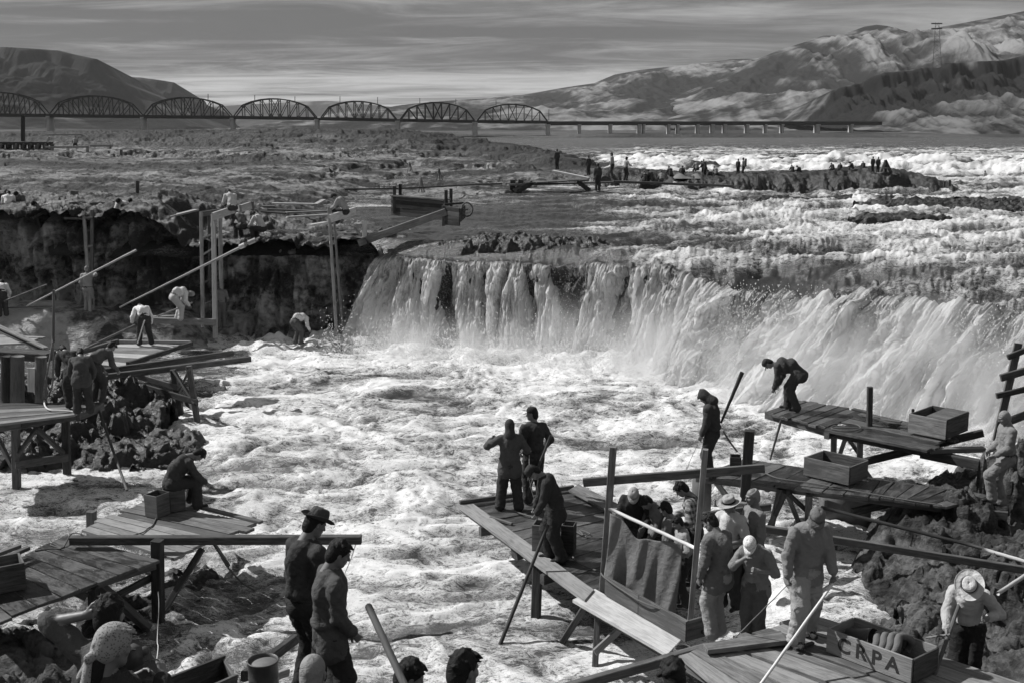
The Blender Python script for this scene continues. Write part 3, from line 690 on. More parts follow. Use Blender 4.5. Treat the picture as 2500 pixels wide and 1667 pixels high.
# ------------------------------------------------ platform with the seated man (upper left-hand one) and the low one before it
def left_platforms():
    z = 1.10
    a, b, c, d = P(196, 1292, z), P(418, 1362, z), P(637, 1277, z), P(352, 1226, z)
    r = root_at('fishing_platform', P(384, 1515, 0), 'sunlit plank platform on piles that carries the seated man', 'platform', 'fishing platforms over the rapids')
    # planks run from upper-left to lower-right: ends on a-d side ... 
    deck(r, a, d, c, b, 8, 0.05, ['mid', 'mid', 'pale'], 0.014, 0.10, 11)
    bar('edge_board', P(470, 1233, z+.03), P(638, 1274, z+.03), 0.10, 0.05, 'wood', r)
    for q0, q1 in ((P(240, 1318, z-.16), P(480, 1236, z-.16)), (P(392, 1350, z-.16), P(622, 1272, z-.16))):
        bar('beam', q0, q1, 0.10, 0.16, 'wood', r)
    post('pile', 384, 1318, 1515, 0, 0.17, parent=r, rz=.2)
    post('pile', 223, 1247, 1370, 0, 0.15, parent=r, rz=.2)
    leg_pix('brace', P(494, 1338, z-.1), 402, 1486, 0.10, parent=r, zb=0.15)
    leg_pix('brace', P(524, 1328, z-.1), 556, 1376, 0.05, parent=r, zb=0.5, below=.05)
    # lower platform
    z2 = 1.16
    r2 = root_at('fishing_platform', P(150, 1500, 0), 'dark wet plank platform at the lower left with a wooden trough on it', 'platform', 'fishing platforms over the rapids')
    deck(r2, P(-120, 1440, z2), P(160, 1306, z2), P(388, 1366, z2), P(-30, 1530, z2), 8, 0.045, 'wet', 0.015, 0.05, 12)
    bar('beam', P(-60, 1520, z2-.12), P(378, 1378, z2-.12), 0.08, 0.14, 'wood', r2)
    bar('beam', P(-60, 1420, z2-.12), P(200, 1318, z2-.12), 0.08, 0.14, 'wood', r2)
    leg_pix('brace', P(235, 1420, z2-.15), 355, 1527, 0.13, parent=r2, zb=.05)
    bar('rail', P(372, 1408, .75), P(268, 1462, .62), 0.05, 0.12, 'wood', r2)
    bar('brace', P(166, 1436, 1.0), P(212, 1457, .85), 0.06, 0.12, 'wood', r2)
    leg_pix('pile', P(228, 1425, z2-.1), 232, 1520, 0.15, parent=r2)
    # heavy beam lying across both
    p0 = P(173, 1318, 1.30); p1 = PD(882, 1316, p0.y-.15)
    tag(bar('timber_beam', p0, p1, 0.14, 0.14, 'wood'), 'long heavy square beam laid across the left platforms and out over the water', 'beam')
    # rope on its end and the cord across the deck
    c0 = P(178, 1300, 1.33)
    tag(curve_rod('rope', [P(200, 1303, 1.40), P(175, 1302, 1.30), P(158, 1330, 1.19), P(150, 1336, 1.18), P(130, 1326, 1.19), P(125, 1330, 1.19), P(150, 1338, 1.20), P(128, 1338, 1.18), P(85, 1344, 1.18)], 0.012), 'dark rope looped round the end of the heavy beam and trailing on the planks', 'rope')
    tag(curve_rod('rope', [P(382, 1262, 1.13), P(372, 1282, 1.13), P(362, 1288, 1.13), P(350, 1298, 1.13), P(325, 1306, 1.14)], 0.012), 'dark cord running from the apple crate across the sunlit planks', 'rope')
    tag(curve_rod('rope', [P(528, 1333, 1.0), P(548, 1372, .6), P(575, 1405, .3), P(600, 1428, 0.05), P(640, 1450, -.2)], 0.016), 'taut rope running down from the seated man\'s platform into the foam', 'rope')
    tag(curve_rod('cord', [P(386, 1443, 1.0), P(388, 1480, .8), P(384, 1560, .4), PD(386, 1580, 13.5), PD(380, 1640, 12), PD(384, 1690, 11.5)], 0.006, 'rope_pale'), 'thin pale cord hanging down beside the pile of the left platform', 'cord')
    tag(curve_rod('cord', [PD(869, 1326, p1.y), PD(858, 1360, p1.y), PD(842, 1398, p1.y)], 0.008, 'rope_pale'), 'thin line hanging from the free end of the heavy beam', 'cord')
    # trough on the lower platform
    q = P(-28, 1440, z2+.02)
    box_crate('trough', q, R(32), 1.0, .5, .42, 'dark wooden trough at the left edge of the lower left platform', 'wood', .03, None, 1, cat='trough')
    for i, (x0, y0, x1, y1) in enumerate(((-60, 1372, 48, 1332), (-50, 1388, 69, 1337))):
        tag(bar('loose_board', P(x0, y0, 1.35), P(x1, y1, 1.35), .09, .06, 'wood'), ['board resting at the left edge, the one farther from the camera', 'board resting at the left edge, the nearer one of the two'][i], 'board', 'boards at the left edge')
    # apple crate under the seated man
    pc = P(376, 1262, 1.12)
    cr = box_crate('crate', pc+Vector((.04, .12, 0)), R(-28), .30, .34, .42, 'upright open apple crate beside the seated man', 'wood', .02, None, 1)
left_platforms()
# ------------------------------------------------ middle platform with three men
def mid_platform():
    z = 1.0
    r = root_at('fishing_platform', P(1311, 1510, 0), 'wide wet plank platform with raised edge boards carrying three men in the middle', 'platform', 'fishing platforms over the rapids')
    A = P(1120, 1229, z); B = P(1400, 1192, z); Cc = P(1700, 1345, z); D = P(1430, 1462, z)
    deck(r, A, D, Cc, B, 13, 0.05, 'wet', 0.014, 0.02, 21)
    E = Vector((0, 0, .035))
    # broad edge boards
    slab('edge_board', (P(1112, 1230, z+.05), P(1150, 1226, z+.05), P(1450, 1440, z+.05), P(1428, 1466, z+.05)), .05, 'mid', r, .01)
    bar('edge_board', P(1122, 1226, z+.09), P(1400, 1188, z+.09), .07, .08, 'wood', r)
    slab('edge_board', (P(1388, 1196, z+.12), P(1412, 1182, z+.12), P(1650, 1300, z+.12), P(1620, 1316, z+.12)), .04, 'mid', r, .01)
    for t in (0.25, .75):
        bar('beam', A.lerp(D, t)-Vector((0, 0, .15))+Vector((-.1, 0, 0)), B.lerp(Cc, t)-Vector((0, 0, .15)), .1, .17, 'wood', r)
    bar('beam', P(1132, 1243, z-.12), P(1436, 1466, z-.12), .08, .12, 'wood', r)
    bar('beam', P(1282, 1342, z-.12), P(1255, 1352, z-.15), .2, .2, 'wood', r)
    leg_pix('pile', P(1313, 1372, z-.08), 1308, 1512, .155, parent=r)
    leg_pix('brace', P(1438, 1465, z-.1), 1368, 1574, .10, parent=r, zb=0)
    leg_pix('post', P(1462, 1452, z+.0), 1452, 1640, .09, parent=r, zb=-.05)
    bar('brace', P(1528, 1522, .75), P(1452, 1592, .42), .04, .12, 'mid', r)
    # pale narrow plank path continuing to the bank
    r3 = root_at('walkway', P(1560, 1520, .8), 'narrow pale sunlit plank walkway running from the middle platform to the bank', 'walkway')
    slab('plank', (P(1398, 1462, z+.03), P(1452, 1436, z+.03), P(1668, 1556, z+.04), P(1630, 1596, z+.04)), .05, 'pale', r3)
    bar('beam', P(1420, 1470, z-.07), P(1622, 1592, z-.07), .08, .14, 'wood', r3)
    # trough side wall behind the walkway
    r4 = root_at('plank_bulwark', P(1570, 1500, z), 'low wall of upright planks beside the walkway with a knotted rope along it', 'bulwark')
    pts = [P(1478, 1452, z+.04), P(1560, 1500, z+.04), P(1676, 1568, z+.04)]
    for i in range(2):
        p0, p1 = pts[i], pts[i+1]; g = (p1-p0).normalized()*.006
        bar('plank', p0+Vector((0, 0, .16))+g, p1+Vector((0, 0, .16))-g, .04, .30, 'mid', r4)
    bar('plank', P(1674, 1566, z+.04)+Vector((0, 0, .16)), P(1748, 1545, z+.04)+Vector((0, 0, .16)), .04, .30, 'wood', r4)
    tag(curve_rod('rope', [P(1468, 1396, z+.3), P(1475, 1408, z+.35), P(1520, 1440, z+.33), P(1570, 1470, z+.33), P(1640, 1495, z+.33), P(1680, 1516, z+.35)], .013), 'dark rope slung along the top of the low plank wall', 'rope')
    tag(curve_rod('rope', [P(1398, 1358, z+.04), P(1410, 1372, z+.04), P(1440, 1386, z+.04), P(1466, 1395, z+.06)], .014), 'black rope running over the wet planks to the tarpaulin post', 'rope')
    tag(curve_rod('rope', [P(1400, 1294, z+.04), P(1424, 1306, z+.05), P(1416, 1294, z+.04), P(1440, 1302, z+.05), P(1430, 1310, z+.04), P(1472, 1312, z+.04)], .012), 'tangle of rope on the middle platform behind the bent man', 'rope')
    # gear on the deck
    tag(rod('net_pole', P(1262, 1250, z+.05), P(1322, 1268, z+.05), .018, .014, 'mid'), 'thin pale net handle lying by the feet of the hooded man', 'pole')
    tag(bar('loose_board', P(1197, 1262, z+.05), P(1250, 1278, z+.05), .06, .04, 'mid'), 'short board lying flat near the front edge of the middle platform', 'board')
    box_crate('crate', P(1328, 1352, z+.02)+Vector((.0, .15, 0)), R(-14), .34, .30, .50, 'upright box behind the bent man on the middle platform', 'mid', .02, None, 1)
    box_crate('crate', P(1400, 1345, z+.02)+Vector((-.08, .05, 0)), R(-14), .22, .26, .48, 'narrow dark box on the right of the bent man', 'wood', .02, None, 1)
    q = P(1668, 1590, z+.05)
    tag(curve_rod('rope', [q+Vector((.10*math.cos(t)*1.3*(1-t*.015), .10*math.sin(t), .004*t)) for t in np.arange(0, 16, .7)], .011, 'rope', sub=3), 'small coil of rope at the end of the pale walkway', 'rope')
    # goalpost-like frame, rail and tarpaulin
    fr = root_at('timber_frame', P(1470, 1440, z), 'tall open frame of two posts and a cross beam that holds the tarpaulin rail', 'frame')
    f1 = P(1471, 1443, z); t1 = PD(1497, 1090, f1.y+.0)
    bar('post', f1, t1, .10, .10, 'mid', fr, up=Vector((.3, 1, 0)))
    f2 = P(1684, 1530, z); t2 = PD(1722, 1096, f2.y)
    bar('post', f2, t2, .075, .10, 'mid', fr, up=Vector((.3, 1, 0)))
    b0 = PD(1424, 1177, f1.y+.12); b1 = PD(1867, 1142, (f1.y+f2.y)/2+.35)
    bar('cross_beam', b0, b1, .06, .13, 'wood', fr)
    r0 = PD(1486, 1240, f1.y-.02); r1 = PD(1704, 1340, f2.y+.02)
    tag(rod('rail', r0, r1, .028, .026, 'white', fr), None)
    return r0, r1, f1, f2
RAIL = mid_platform()
def tarpaulin():
    r0, r1, f1, f2 = RAIL
    # hanging cloth from the rail, corners traced
    nu, nv = 60, 46
    tl = PD(1490, 1252, r0.y-.16); tr = PD(1668, 1330, r0.y*.4+r1.y*.6-.12)
    bl = PD(1476, 1410, r0.y-.16); br = PD(1650, 1508, r0.y*.4+r1.y*.6-.14)
    v = []
    for j in range(nv):
        t = j/(nv-1)
        for i in range(nu):
            s = i/(nu-1)
            top = tl.lerp(tr, s) + Vector((0, 0, -.38*math.exp(-((s-.33)/.13)**2)*1.0*(1-0) if False else -.12*max(0, math.sin(s*math.pi))**1.5-.10*math.exp(-((s-.36)/.10)**2)))
            bot = bl.lerp(br, s) + Vector((0, 0, -.10*math.sin(s*math.pi)))
            p = top.lerp(bot, t)
            amp = .040*(.3+.7*t)
            fold = math.sin(s*17+1.3*math.sin(t*3+s*4)) + .6*math.sin(s*31+t*5)
            fold += 1.3*math.exp(-((s-.35-.12*t)/.07)**2)*2*t*(1-t)*2
            p = p + Vector((.25*amp*math.sin(s*21+t*4), -amp*fold, .02*math.sin(s*9+t*2)))
            v.append(tuple(p))
    f = [(j*nu+i, j*nu+i+1, (j+1)*nu+i+1, (j+1)*nu+i) for j in range(nv-1) for i in range(nu-1)]
    me = mesh_from('tarpaulin', v, f); o = link('tarpaulin', me, MAT['tarp'])
    m = o.modifiers.new('th', 'SOLIDIFY'); m.thickness = .006
    tag(o, 'grey canvas tarpaulin hanging in folds from the slanting rail', 'tarpaulin')
def mat_cloth(name, col, var=0.25, sc=40, rough=0.9, fold=0.6):
    k = NT(name); v = k.coord('Object'); n = k.noise(v, sc, 5, 0.7); w = k.noise(v, 8.0, 5, 0.6, 0.5)
    c = k.M('MULTIPLY', col, k.M('ADD', 1-var*.5, k.M('MULTIPLY', k.M('ADD', k.M('MULTIPLY', n, .5), k.M('MULTIPLY', w, .5)), var)))
    return k.base(c, rough, 0.15, k.bump(k.M('ADD', k.M('MULTIPLY', w, 1.3), k.M('MULTIPLY', n, .15)), fold, 0.035))
MAT['tarp'] = mat_cloth('canvas', 0.17, 0.6, 30, 0.9, 0.6)
tarpaulin()
# ------------------------------------------------ right-hand platforms
def right_platforms():
    z = 1.75
    r = root_at('fishing_platform', P(2060, 1120, .6), 'upper right plank platform where the bending man works, with a fish box on it', 'platform', 'fishing platforms over the rapids')
    A = P(1868, 1006, z); B = P(1952, 976, z); Cc = P(2225, 1020, z); D = P(2030, 1050, z)
    # planks laid across, front part
    deck(r, A, P(2012, 1046, z), P(2118, 1006, z), B, 7, .05, 'wet', .02, .10, 31)
    # far part: planks laid lengthwise
    deck(r, P(2022, 1052, z+.01), P(2110, 1006, z+.01), P(2352, 1062, z+.01), P(2262, 1100, z+.01), 6, .05, 'wet', .02, .12, 32)
    bar('beam', P(1870, 1012, z-.12), P(2030, 1058, z-.12), .08, .17, 'wood', r)
    bar('beam', P(2030, 1058, z-.12), P(2268, 1106, z-.12), .08, .15, 'wood', r)
    bar('beam', P(1960, 985, z-.12), P(2340, 1064, z-.12), .08, .15, 'wood', r)
    bar('beam', P(2018, 1062, z-.13), P(2062, 1046, z-.13), .12, .17, 'wood', r)
    for x, yb in ((2036, 1168), (2100, 1172)):
        leg_pix('pile', P(x, 1058 if x < 2050 else 1066, z-.1), x-2, yb, .12, parent=r, zb=0)
    leg_pix('brace', P(2066, 1062, z-.1), 2048, 1116, .08, parent=r, zb=.7, below=.02)
    leg_pix('brace', P(2066, 1062, z-.1), 2100, 1112, .08, parent=r, zb=.75, below=.02)
    post('stake', 2124, 944, 1040, z, .11, parent=r, mat='wood')
    for x0, y0, x1, y1 in ((2082, 998, 2118, 1006), (2100, 1010, 2150, 1022), (2130, 1020, 2200, 1030), (2150, 1026, 2195, 1038)):
        bar('loose_plank', P(x0, y0, z+.08), P(x1, y1, z+.08), .12, .04, 'wood', r)
    # long beam under the deck running up to the rocks
    bar('beam', P(2104, 1128, 1.2), P(2400, 1056, 1.9), .10, .15, 'wood', r)
    bar('beam', P(2250, 1105, 1.45), P(2404, 1136, 1.45), .16, .2, 'wood', r)
    bar('beam', P(2270, 1100, 1.62), P(2402, 1096, 1.6), .14, .1, 'mid', r)
    # fish box
    a_ = P(2217, 1055, z+.05); b_ = P(2308, 1074, z+.05); c_ = P(2362, 1052, z+.05)
    fb = root_at('fish_box', (a_+c_)/2, 'long open-topped fish box on the upper right platform', 'box')
    hh = Vector((0, 0, .21))
    wv = c_-b_
    for q0, q1, mm in ((a_, b_, 'mid'), (a_+wv, c_, 'wood')):  # lighter wood on the sunlit front, its light put into the colour
        bar('side_board', q0+hh, q1+hh, .03, .40, mm, fb)
    for q0, q1, mm in ((b_, c_, 'wood'), (a_, a_+wv, 'mid')):
        g = (q1-q0).normalized()*.022
        bar('end_board', q0+g+hh, q1-g+hh, .03, .385, mm, fb)
    slab('lid', (b_.lerp(a_, .55)+hh*1.98, c_.lerp(a_+wv, .6)+hh*1.98, c_+hh*1.98, b_+hh*1.98), .02, 'mid', fb, .012)
    bar('post', P(2229, 1048, z), PD(2229, 998, P(2229, 1048, z).y), .05, .05, 'wood', fb, up=UPY)
    # middle platform of the right side
    z2 = 1.3
    g = root_at('fishing_platform', P(1950, 1300, .0), 'long lower right plank platform carrying the hooded man and a long box', 'platform', 'fishing platforms over the rapids')
    deck(g, P(1700, 1160, z2), P(1940, 1192, z2), P(2010, 1150, z2), P(1820, 1120, z2), 5, .05, 'wet', .02, .06, 41)
    deck(g, P(1940, 1192, z2-.01), P(2120, 1212, z2-.01), P(2150, 1172, z2-.01), P(2005, 1150, z2-.01), 3, .05, 'wet', .02, .06, 42)
    deck(g, P(2122, 1212, z2), P(2310, 1238, z2), P(2420, 1210, z2), P(2150, 1170, z2), 6, .05, 'wet', .02, .06, 43)
    bar('beam', P(1700, 1166, z2-.12), P(2130, 1218, z2-.12), .08, .15, 'wood', g)
    bar('beam', P(2120, 1216, z2-.12), P(2460, 1258, z2-.12), .12, .16, 'wood', g)
    bar('beam', P(1812, 1128, z2-.12), P(2400, 1216, z2-.12), .08, .15, 'wood', g)
    leg_pix('pile', P(1905, 1190, z2-.1), 1880, 1300, .11, parent=g, zb=.1)
    leg_pix('brace', P(1918, 1200, z2-.12), 1876, 1290, .10, parent=g, zb=.15)
    leg_pix('brace', P(1920, 1200, z2-.12), 1960, 1300, .09, parent=g, zb=.1)
    leg_pix('brace', P(1925, 1205, z2-.12), 2010, 1282, .08, parent=g, zb=.1)
    leg_pix('pile', P(1975, 1205, z2-.1), 1972, 1300, .13, parent=g, zb=0)
    leg_pix('brace', P(1745, 1172, z2-.12), 1800, 1245, .10, 'mid', parent=g, zb=.3)
    bar('cross_beam', P(1872, 1194, z2-.2), P(1900, 1180, z2-.2), .1, .1, 'wood', g)
    bar('brace', P(2255, 1262, .7), P(2130, 1412, -.2), .14, .2, 'wood', g)
    bar('cross_beam', P(2080, 1250, .9), P(2210, 1218, 1.05), .1, .14, 'wood', g)
    # concrete footing
    q0 = P(2070, 1290, -.1)
    fo = link('footing', mesh_from('footing', *block_geo(.95, .7, 1.25, .03)), MAT['conc_dark']); fo.location = q0+Vector((0, .3, -.1)); fo.rotation_euler = (0, 0, R(-6))
    tag(fo, 'square dark concrete footing under the lower right platform', 'footing')
    q0 = P(1712, 1222, .6)
    fo = link('footing', mesh_from('footing', *block_geo(.38, .3, .95, .02)), MAT['conc_dark']); fo.location = Vector((q0.x, q0.y, .25)); fo.rotation_euler = (0, 0, R(-6))
    tag(fo, 'pale square concrete block behind the frame post, under the hooded man', 'footing')
    # long box
    a_ = P(1962, 1158, z2+.04); b_ = P(2072, 1184, z2+.04); c_ = P(2117, 1166, z2+.04); wv = c_-b_; hh = Vector((0, 0, .185))
    lb = root_at('fish_box', (a_+c_)/2, 'weathered long wooden box on the lower right platform', 'box')
    bar('side_board', a_+hh, b_+hh, .03, .37, 'mid', lb); bar('side_board', a_+wv+hh, c_+hh, .03, .37, 'wood', lb)  # front board lighter than the far one, sun side painted in
    gg = wv.normalized()*.022
    bar('end_board', b_+gg+hh, c_-gg+hh, .03, .355, 'wood', lb); bar('end_board', a_+gg+hh, a_+wv-gg+hh, .03, .355, 'mid', lb)
    bar('floor_board', a_+wv*.5+Vector((.03, 0, .03)), b_+wv*.5+Vector((-.03, 0, .03)), wv.length*.8, .02, 'wood', lb)
    box_crate('crate', P(1797, 1158, z2+.02)+Vector((0, .1, 0)), R(-10), .22, .26, .36, 'small upright crate beside the thick dark post', 'wood', .02, None, 1)
    # thick post in front of it
    t_ = P(1815, 1232, z2-.25)
    tag(bar('post', Vector((t_.x-.02, t_.y, -.4)), PD(1830, 1050, t_.y), .19, .19, 'wood', up=Vector((.25, 1, 0))), 'thick square dark post rising in front of the lower right platform', 'post')
    tag(curve_rod('rope', [P(1838, 1140, z2+.04), P(1870, 1155, z2+.03), P(1905, 1168, z2+.03), P(1990, 1180, z2+.03), P(2110, 1202, z2+.03), P(2240, 1224, z2+.03), P(2300, 1232, z2+.03)], .013), 'dark hose-like rope laid along the lower right platform', 'rope')
    tag(curve_rod('rope', [P(2020, 1040, 1.8), P(2045, 1033, 1.8), P(2090, 1036, 1.8), P(2100, 1046, 1.8), P(2070, 1052, 1.8), P(2030, 1046, 1.8), P(2060, 1044, 1.82), P(2130, 1046, 1.8)], .014), 'rope coiled round the foot of the stake on the upper right platform', 'rope')
    # slanting handrails from the group to the bank
    tag(bar('rail', P(1690, 1262, 1.75), P(2498, 1390, 1.0), .09, .12, 'mid'), 'long square grey rail slanting from the crowd down to the rocks', 'rail')
    tag(rod('rail', P(2005, 1238, 1.35), P(2402, 1338, 1.1), .035, .03, 'pole'), 'thin dark iron pipe running to the rocks above the square rail', 'pipe')
    tag(rod('pole', P(2398, 1340, 1.1), P(2530, 1378, 1.0), .035, .032, 'white'), 'short pale pole end on the rocks behind the white-hatted man', 'pole')
    tag(bar('brace', P(1745, 1225, 1.5), P(1850, 1240, 1.45), .10, .14, 'mid'), 'pale stub of beam behind the straw hat', 'beam')
    tag(bar('cross_beam', P(1690, 1262, 1.5), P(1880, 1236, 1.5), .08, .12, 'wood'), 'dark horizontal beam behind the heads of the crowd', 'beam')
    tag(bar('brace', P(1880, 1322, .9), P(1990, 1290, .9), .06, .10, 'mid'), 'slanting board low behind the photographer in the white cap', 'board')
    # cross-barred post at the right edge
    l = root_at('ladder_post', P(2440, 1060, 1.2), 'leaning post with crosspieces standing at the right edge', 'ladder')
    Dp = P(2440, 1060, 1.3).y
    bar('post', PD(2432, 1075, Dp), PD(2486, 838, Dp), .06, .17, 'mid', l, up=UPY, roll=R(90))
    for x0, y0, x1, y1, h in ((2460, 872, 2520, 848, .12), (2443, 922, 2520, 900, .16), (2433, 966, 2520, 946, .12), (2458, 1030, 2520, 1006, .17)):
        bar('crosspiece', PD(x0, y0, Dp-.1), PD(x1, y1, Dp-.1), .08, h, 'wood', l)
def block_geo(lx, ly, h, c):
    bm = bmesh.new(); bmesh.ops.create_cube(bm, size=1)
    for v in bm.verts: v.co = (v.co.x*lx, v.co.y*ly, (v.co.z+.5)*h)
    bmesh.ops.bevel(bm, geom=bm.edges[:], offset=c, segments=2, affect='EDGES')
    bm.verts.index_update(); vs = [tuple(v.co) for v in bm.verts]; fs = [tuple(v.index for v in f.verts) for f in bm.faces]; bm.free(); return vs, fs
MAT['conc_dark'] = mat_flat('stained_concrete', 0.13, 0.85, 0.3, 5, 0.6, 0.02)
right_platforms()
# ------------------------------------------------ near platform on the bank with the lettered box
def near_platform():
    z = 1.58
    r = root_at('bank_platform', P(1950, 1620, 1.3), 'rough grey plank platform at the bottom right under the lettered box', 'platform')
    deck(r, P(1655, 1600, z), P(1745, 1568, z), P(2360, 1800, z), P(2080, 1960, z), 3, .05, 'mid', .02, .03, 51)
    deck(r, P(1748, 1566, z), P(1990, 1500, z), P(2600, 1700, z), P(2370, 1796, z), 6, .05, 'mid', .02, .06, 52)
    bar('beam', P(1662, 1612, z-.12), P(1900, 1760, z-.12), .08, .16, 'wood', r)
    bar('beam', P(1700, 1700, z-.14), P(2000, 1560, z-.14), .12, .16, 'wood', r)
    tag(bar('timber_beam', P(1380, 1680, 1.35), P(1730, 1580, 1.42), .10, .12, 'mid'), 'long square beam slanting up from the bottom edge to the pale walkway', 'beam')
    pl = slab('loose_board', (P(1728, 1586, z+.10), P(1716, 1570, z+.10), P(1906, 1538, z+.10), P(1925, 1562, z+.10)), .06, 'mid', None)
    tag(pl, 'thick board lying across the near platform by the man in the light jacket', 'board')
    tag(bar('loose_board', P(1940, 1584, z+.05), P(1985, 1568, z+.05), .05, .03, 'wood'), 'small dark stick of wood on the near platform behind the shoes', 'stick')
    # lettered box
    a_ = P(2018, 1589, z+.03); b_ = P(2224, 1668, z+.03); c_ = P(2288, 1636, z+.03)
    a_.z = b_.z = c_.z = z+.03
    h = .31; hh = Vector((0, 0, h/2)); wv = c_-b_
    bx = root_at('fish_box', (a_+c_)/2, 'open wooden box lettered CRPA holding a can and rolled sacking', 'box')
    front = bar('side_board', a_+hh, b_+hh, .03, h, 'boxw', bx)
    bar('side_board', a_+wv+hh, c_+hh, .03, h, 'mid', bx)
    g = wv.normalized()*.022
    bar('end_board', b_+g+hh, c_-g+hh, .03, h-.01, 'wood', bx); bar('end_board', a_+g+hh, a_+wv-g+hh, .03, h-.01, 'mid', bx)
    bar('floor_board', a_+wv*.5+Vector((0.02, 0, .02)), b_+wv*.5+Vector((-.02, 0, .02)), wv.length*.85, .02, 'wood', bx)
    # stencilled letters
    cu = bpy.data.curves.new('letters', 'FONT'); cu.body = 'CRPA'; cu.size = .26; cu.extrude = .0015; cu.space_character = 1.45; cu.offset = .006
    cu.align_x = 'CENTER'; cu.align_y = 'CENTER'
    to = bpy.data.objects.new('tmp', cu); C.objects.link(to)
    dg = bpy.context.evaluated_depsgraph_get(); me = bpy.data.meshes.new_from_object(to.evaluated_get(dg)); bpy.data.objects.remove(to)
    me.materials.clear()
    ax = (b_-a_).normalized(); nrm = Vector((ax.y, -ax.x, 0)).normalized()
    Mt = Matrix((ax, Vector((0, 0, 1)), nrm)).transposed().to_4x4(); Mt.translation = a_.lerp(b_, .5) + hh + nrm*.0165
    put('lettering', me, 'stencil', Mt, bx)
    return a_, b_, c_, wv, z+.03
MAT['stencil'] = mat_flat('stencil_paint', 0.035, 0.8, 0.2, 30, .4)
MAT['boxw'] = mat_wood('box_front_wood', 0.12, 0.28, 0.75, 0.0)
BOX = near_platform()
def lathe(name, prof, mat, M, parent=None, n=28, bendx=0.0):
    v = []; f = []
    for i, (r, z) in enumerate(prof):
        for j in range(n):
            a = 2*math.pi*j/n; v.append((r*math.cos(a), r*math.sin(a), z + bendx*(r*math.cos(a))**2))
    m = len(prof)
    for i in range(m-1):
        for j in range(n):
            k = (j+1) % n; f.append((i*n+j, i*n+k, (i+1)*n+k, (i+1)*n+j))
    return put(name, mesh_from(name, v, f), mat, M, parent)
def box_contents():
    a_, b_, c_, wv, z = BOX
    ax = (b_-a_).normalized(); ce = a_+wv*.5
    M = Matrix.Translation(ce + ax*.30 + Vector((0, 0, .17))) @ ax.to_track_quat('X', 'Z').to_matrix().to_4x4() @ Matrix.Rotation(R(70), 4, 'Y')
    c = tag(empty('can'), 'dark open can lying tilted in the lettered box', 'can'); c.matrix_basis = M
    lathe('can_wall', [(0.001, -.18), (.15, -.18), (.152, .17), (.156, .18), (.145, .18), (.143, -.16), (.001, -.165)], 'metal', M, c)
    # bail handle
    put('handle', rod_mesh([Vector((.15*math.cos(t), .02, .18+.10*math.sin(t))) for t in np.linspace(0, math.pi, 12)], .005), 'metal', M, c)
    ss = tag(empty('sacking', ce+ax*.72+Vector((0, 0, .2))), 'rolled dark sacking with rope folds in the lettered box', 'sack')
    for k in range(4):
        q = ce+ax*(.55+.09*k)+Vector((0, 0, .17+.02*k)); w = wv.normalized()
        pts = [q + w*(.17*math.cos(t)) + Vector((0, 0, .17*math.sin(t))) + ax*(.03*math.sin(3*t)) for t in np.linspace(-.3, math.pi+.3, 16)]
        put('fold', rod_mesh([p-q for p in pts], .045, .05, 10), 'sack', Matrix.Translation(q), ss)
MAT['metal'] = mat_flat('dark_metal', 0.06, 0.45, 0.5, 8, .4)
MAT['sack'] = mat_cloth('sacking_cloth', 0.14, .5, 60)
box_contents()
# ------------------------------------------------ things at the bottom edge on the bluff
def bottom_things():
    q = PD(642, 1614, 10.3)
    M = Matrix.Translation(q-Vector((0, 0, .55)))
    d = root_at('drum', M.translation, 'black open-topped steel drum at the bottom edge beside the man in the felt hat', 'drum')
    lathe('drum_wall', [(.001, 0), (.150, 0), (.150, .18), (.154, .19), (.150, .20), (.150, .38), (.154, .39), (.150, .40), (.150, .55), (.156, .555), (.156, .57), (.146, .57), (.143, .5), (.142, .03)], 'metal', M, d)
    lathe('lid', [(.001, .535), (.139, .535), (.142, .53)], 'lidmetal', M, d)
    # plank chute
    a, b = PD(395, 1690, 8.6), PD(545, 1628, 9.6)
    t = root_at('chute', a, 'open wooden chute running out of the bottom edge beside the scarf woman', 'chute')
    n = Vector((b.y-a.y, a.x-b.x, 0)).normalized()
    w = PD(640, 1690, 9.0)-b
    w = Vector((w.x, w.y-.3, 0)).normalized()*.42
    bar('side_board', a, b, .035, .22, 'wood', t); bar('side_board', a+w, b+w, .035, .22, 'mid', t)
    bar('floor_board', a+w*.5-Vector((0, 0, .1)), b+w*.5-Vector((0, 0, .1)), .38, .025, 'wood', t)
    g = w.normalized()*.02
    bar('end_board', b+g, b+w-g, .03, .2, 'mid', t)
    tag(bar('timber_beam', PD(598, 1650, 10.6), PD(722, 1558, 12.6), .09, .11, 'wood'), 'square beam slanting up behind the legs of the man in the felt hat', 'beam')
    tag(bar('timber_beam', PD(560, 1690, 10.0), PD(700, 1640, 11.2), .07, .08, 'mid'), 'pale lower beam between the drum and the felt-hatted man', 'beam')
    # dark pole in front of the boy
    p = PD(900, 1480, 7.2); q = PD(1010, 1720, 5.9)
    tag(rod('pole', p, q, .026, .024, 'pole'), 'thick dark pole leaning across the bottom edge before a dark-haired boy', 'pole')
    # rod behind the boy's hand
    tag(rod('pole', PD(848, 1628, 9.0), PD(872, 1700, 8.8), .018, .018, 'mid'), 'pale stick below the hand of the standing boy', 'pole')
MAT['lidmetal'] = mat_flat('dusty_lid', 0.16, 0.6, 0.4, 20, .3)
bottom_things()
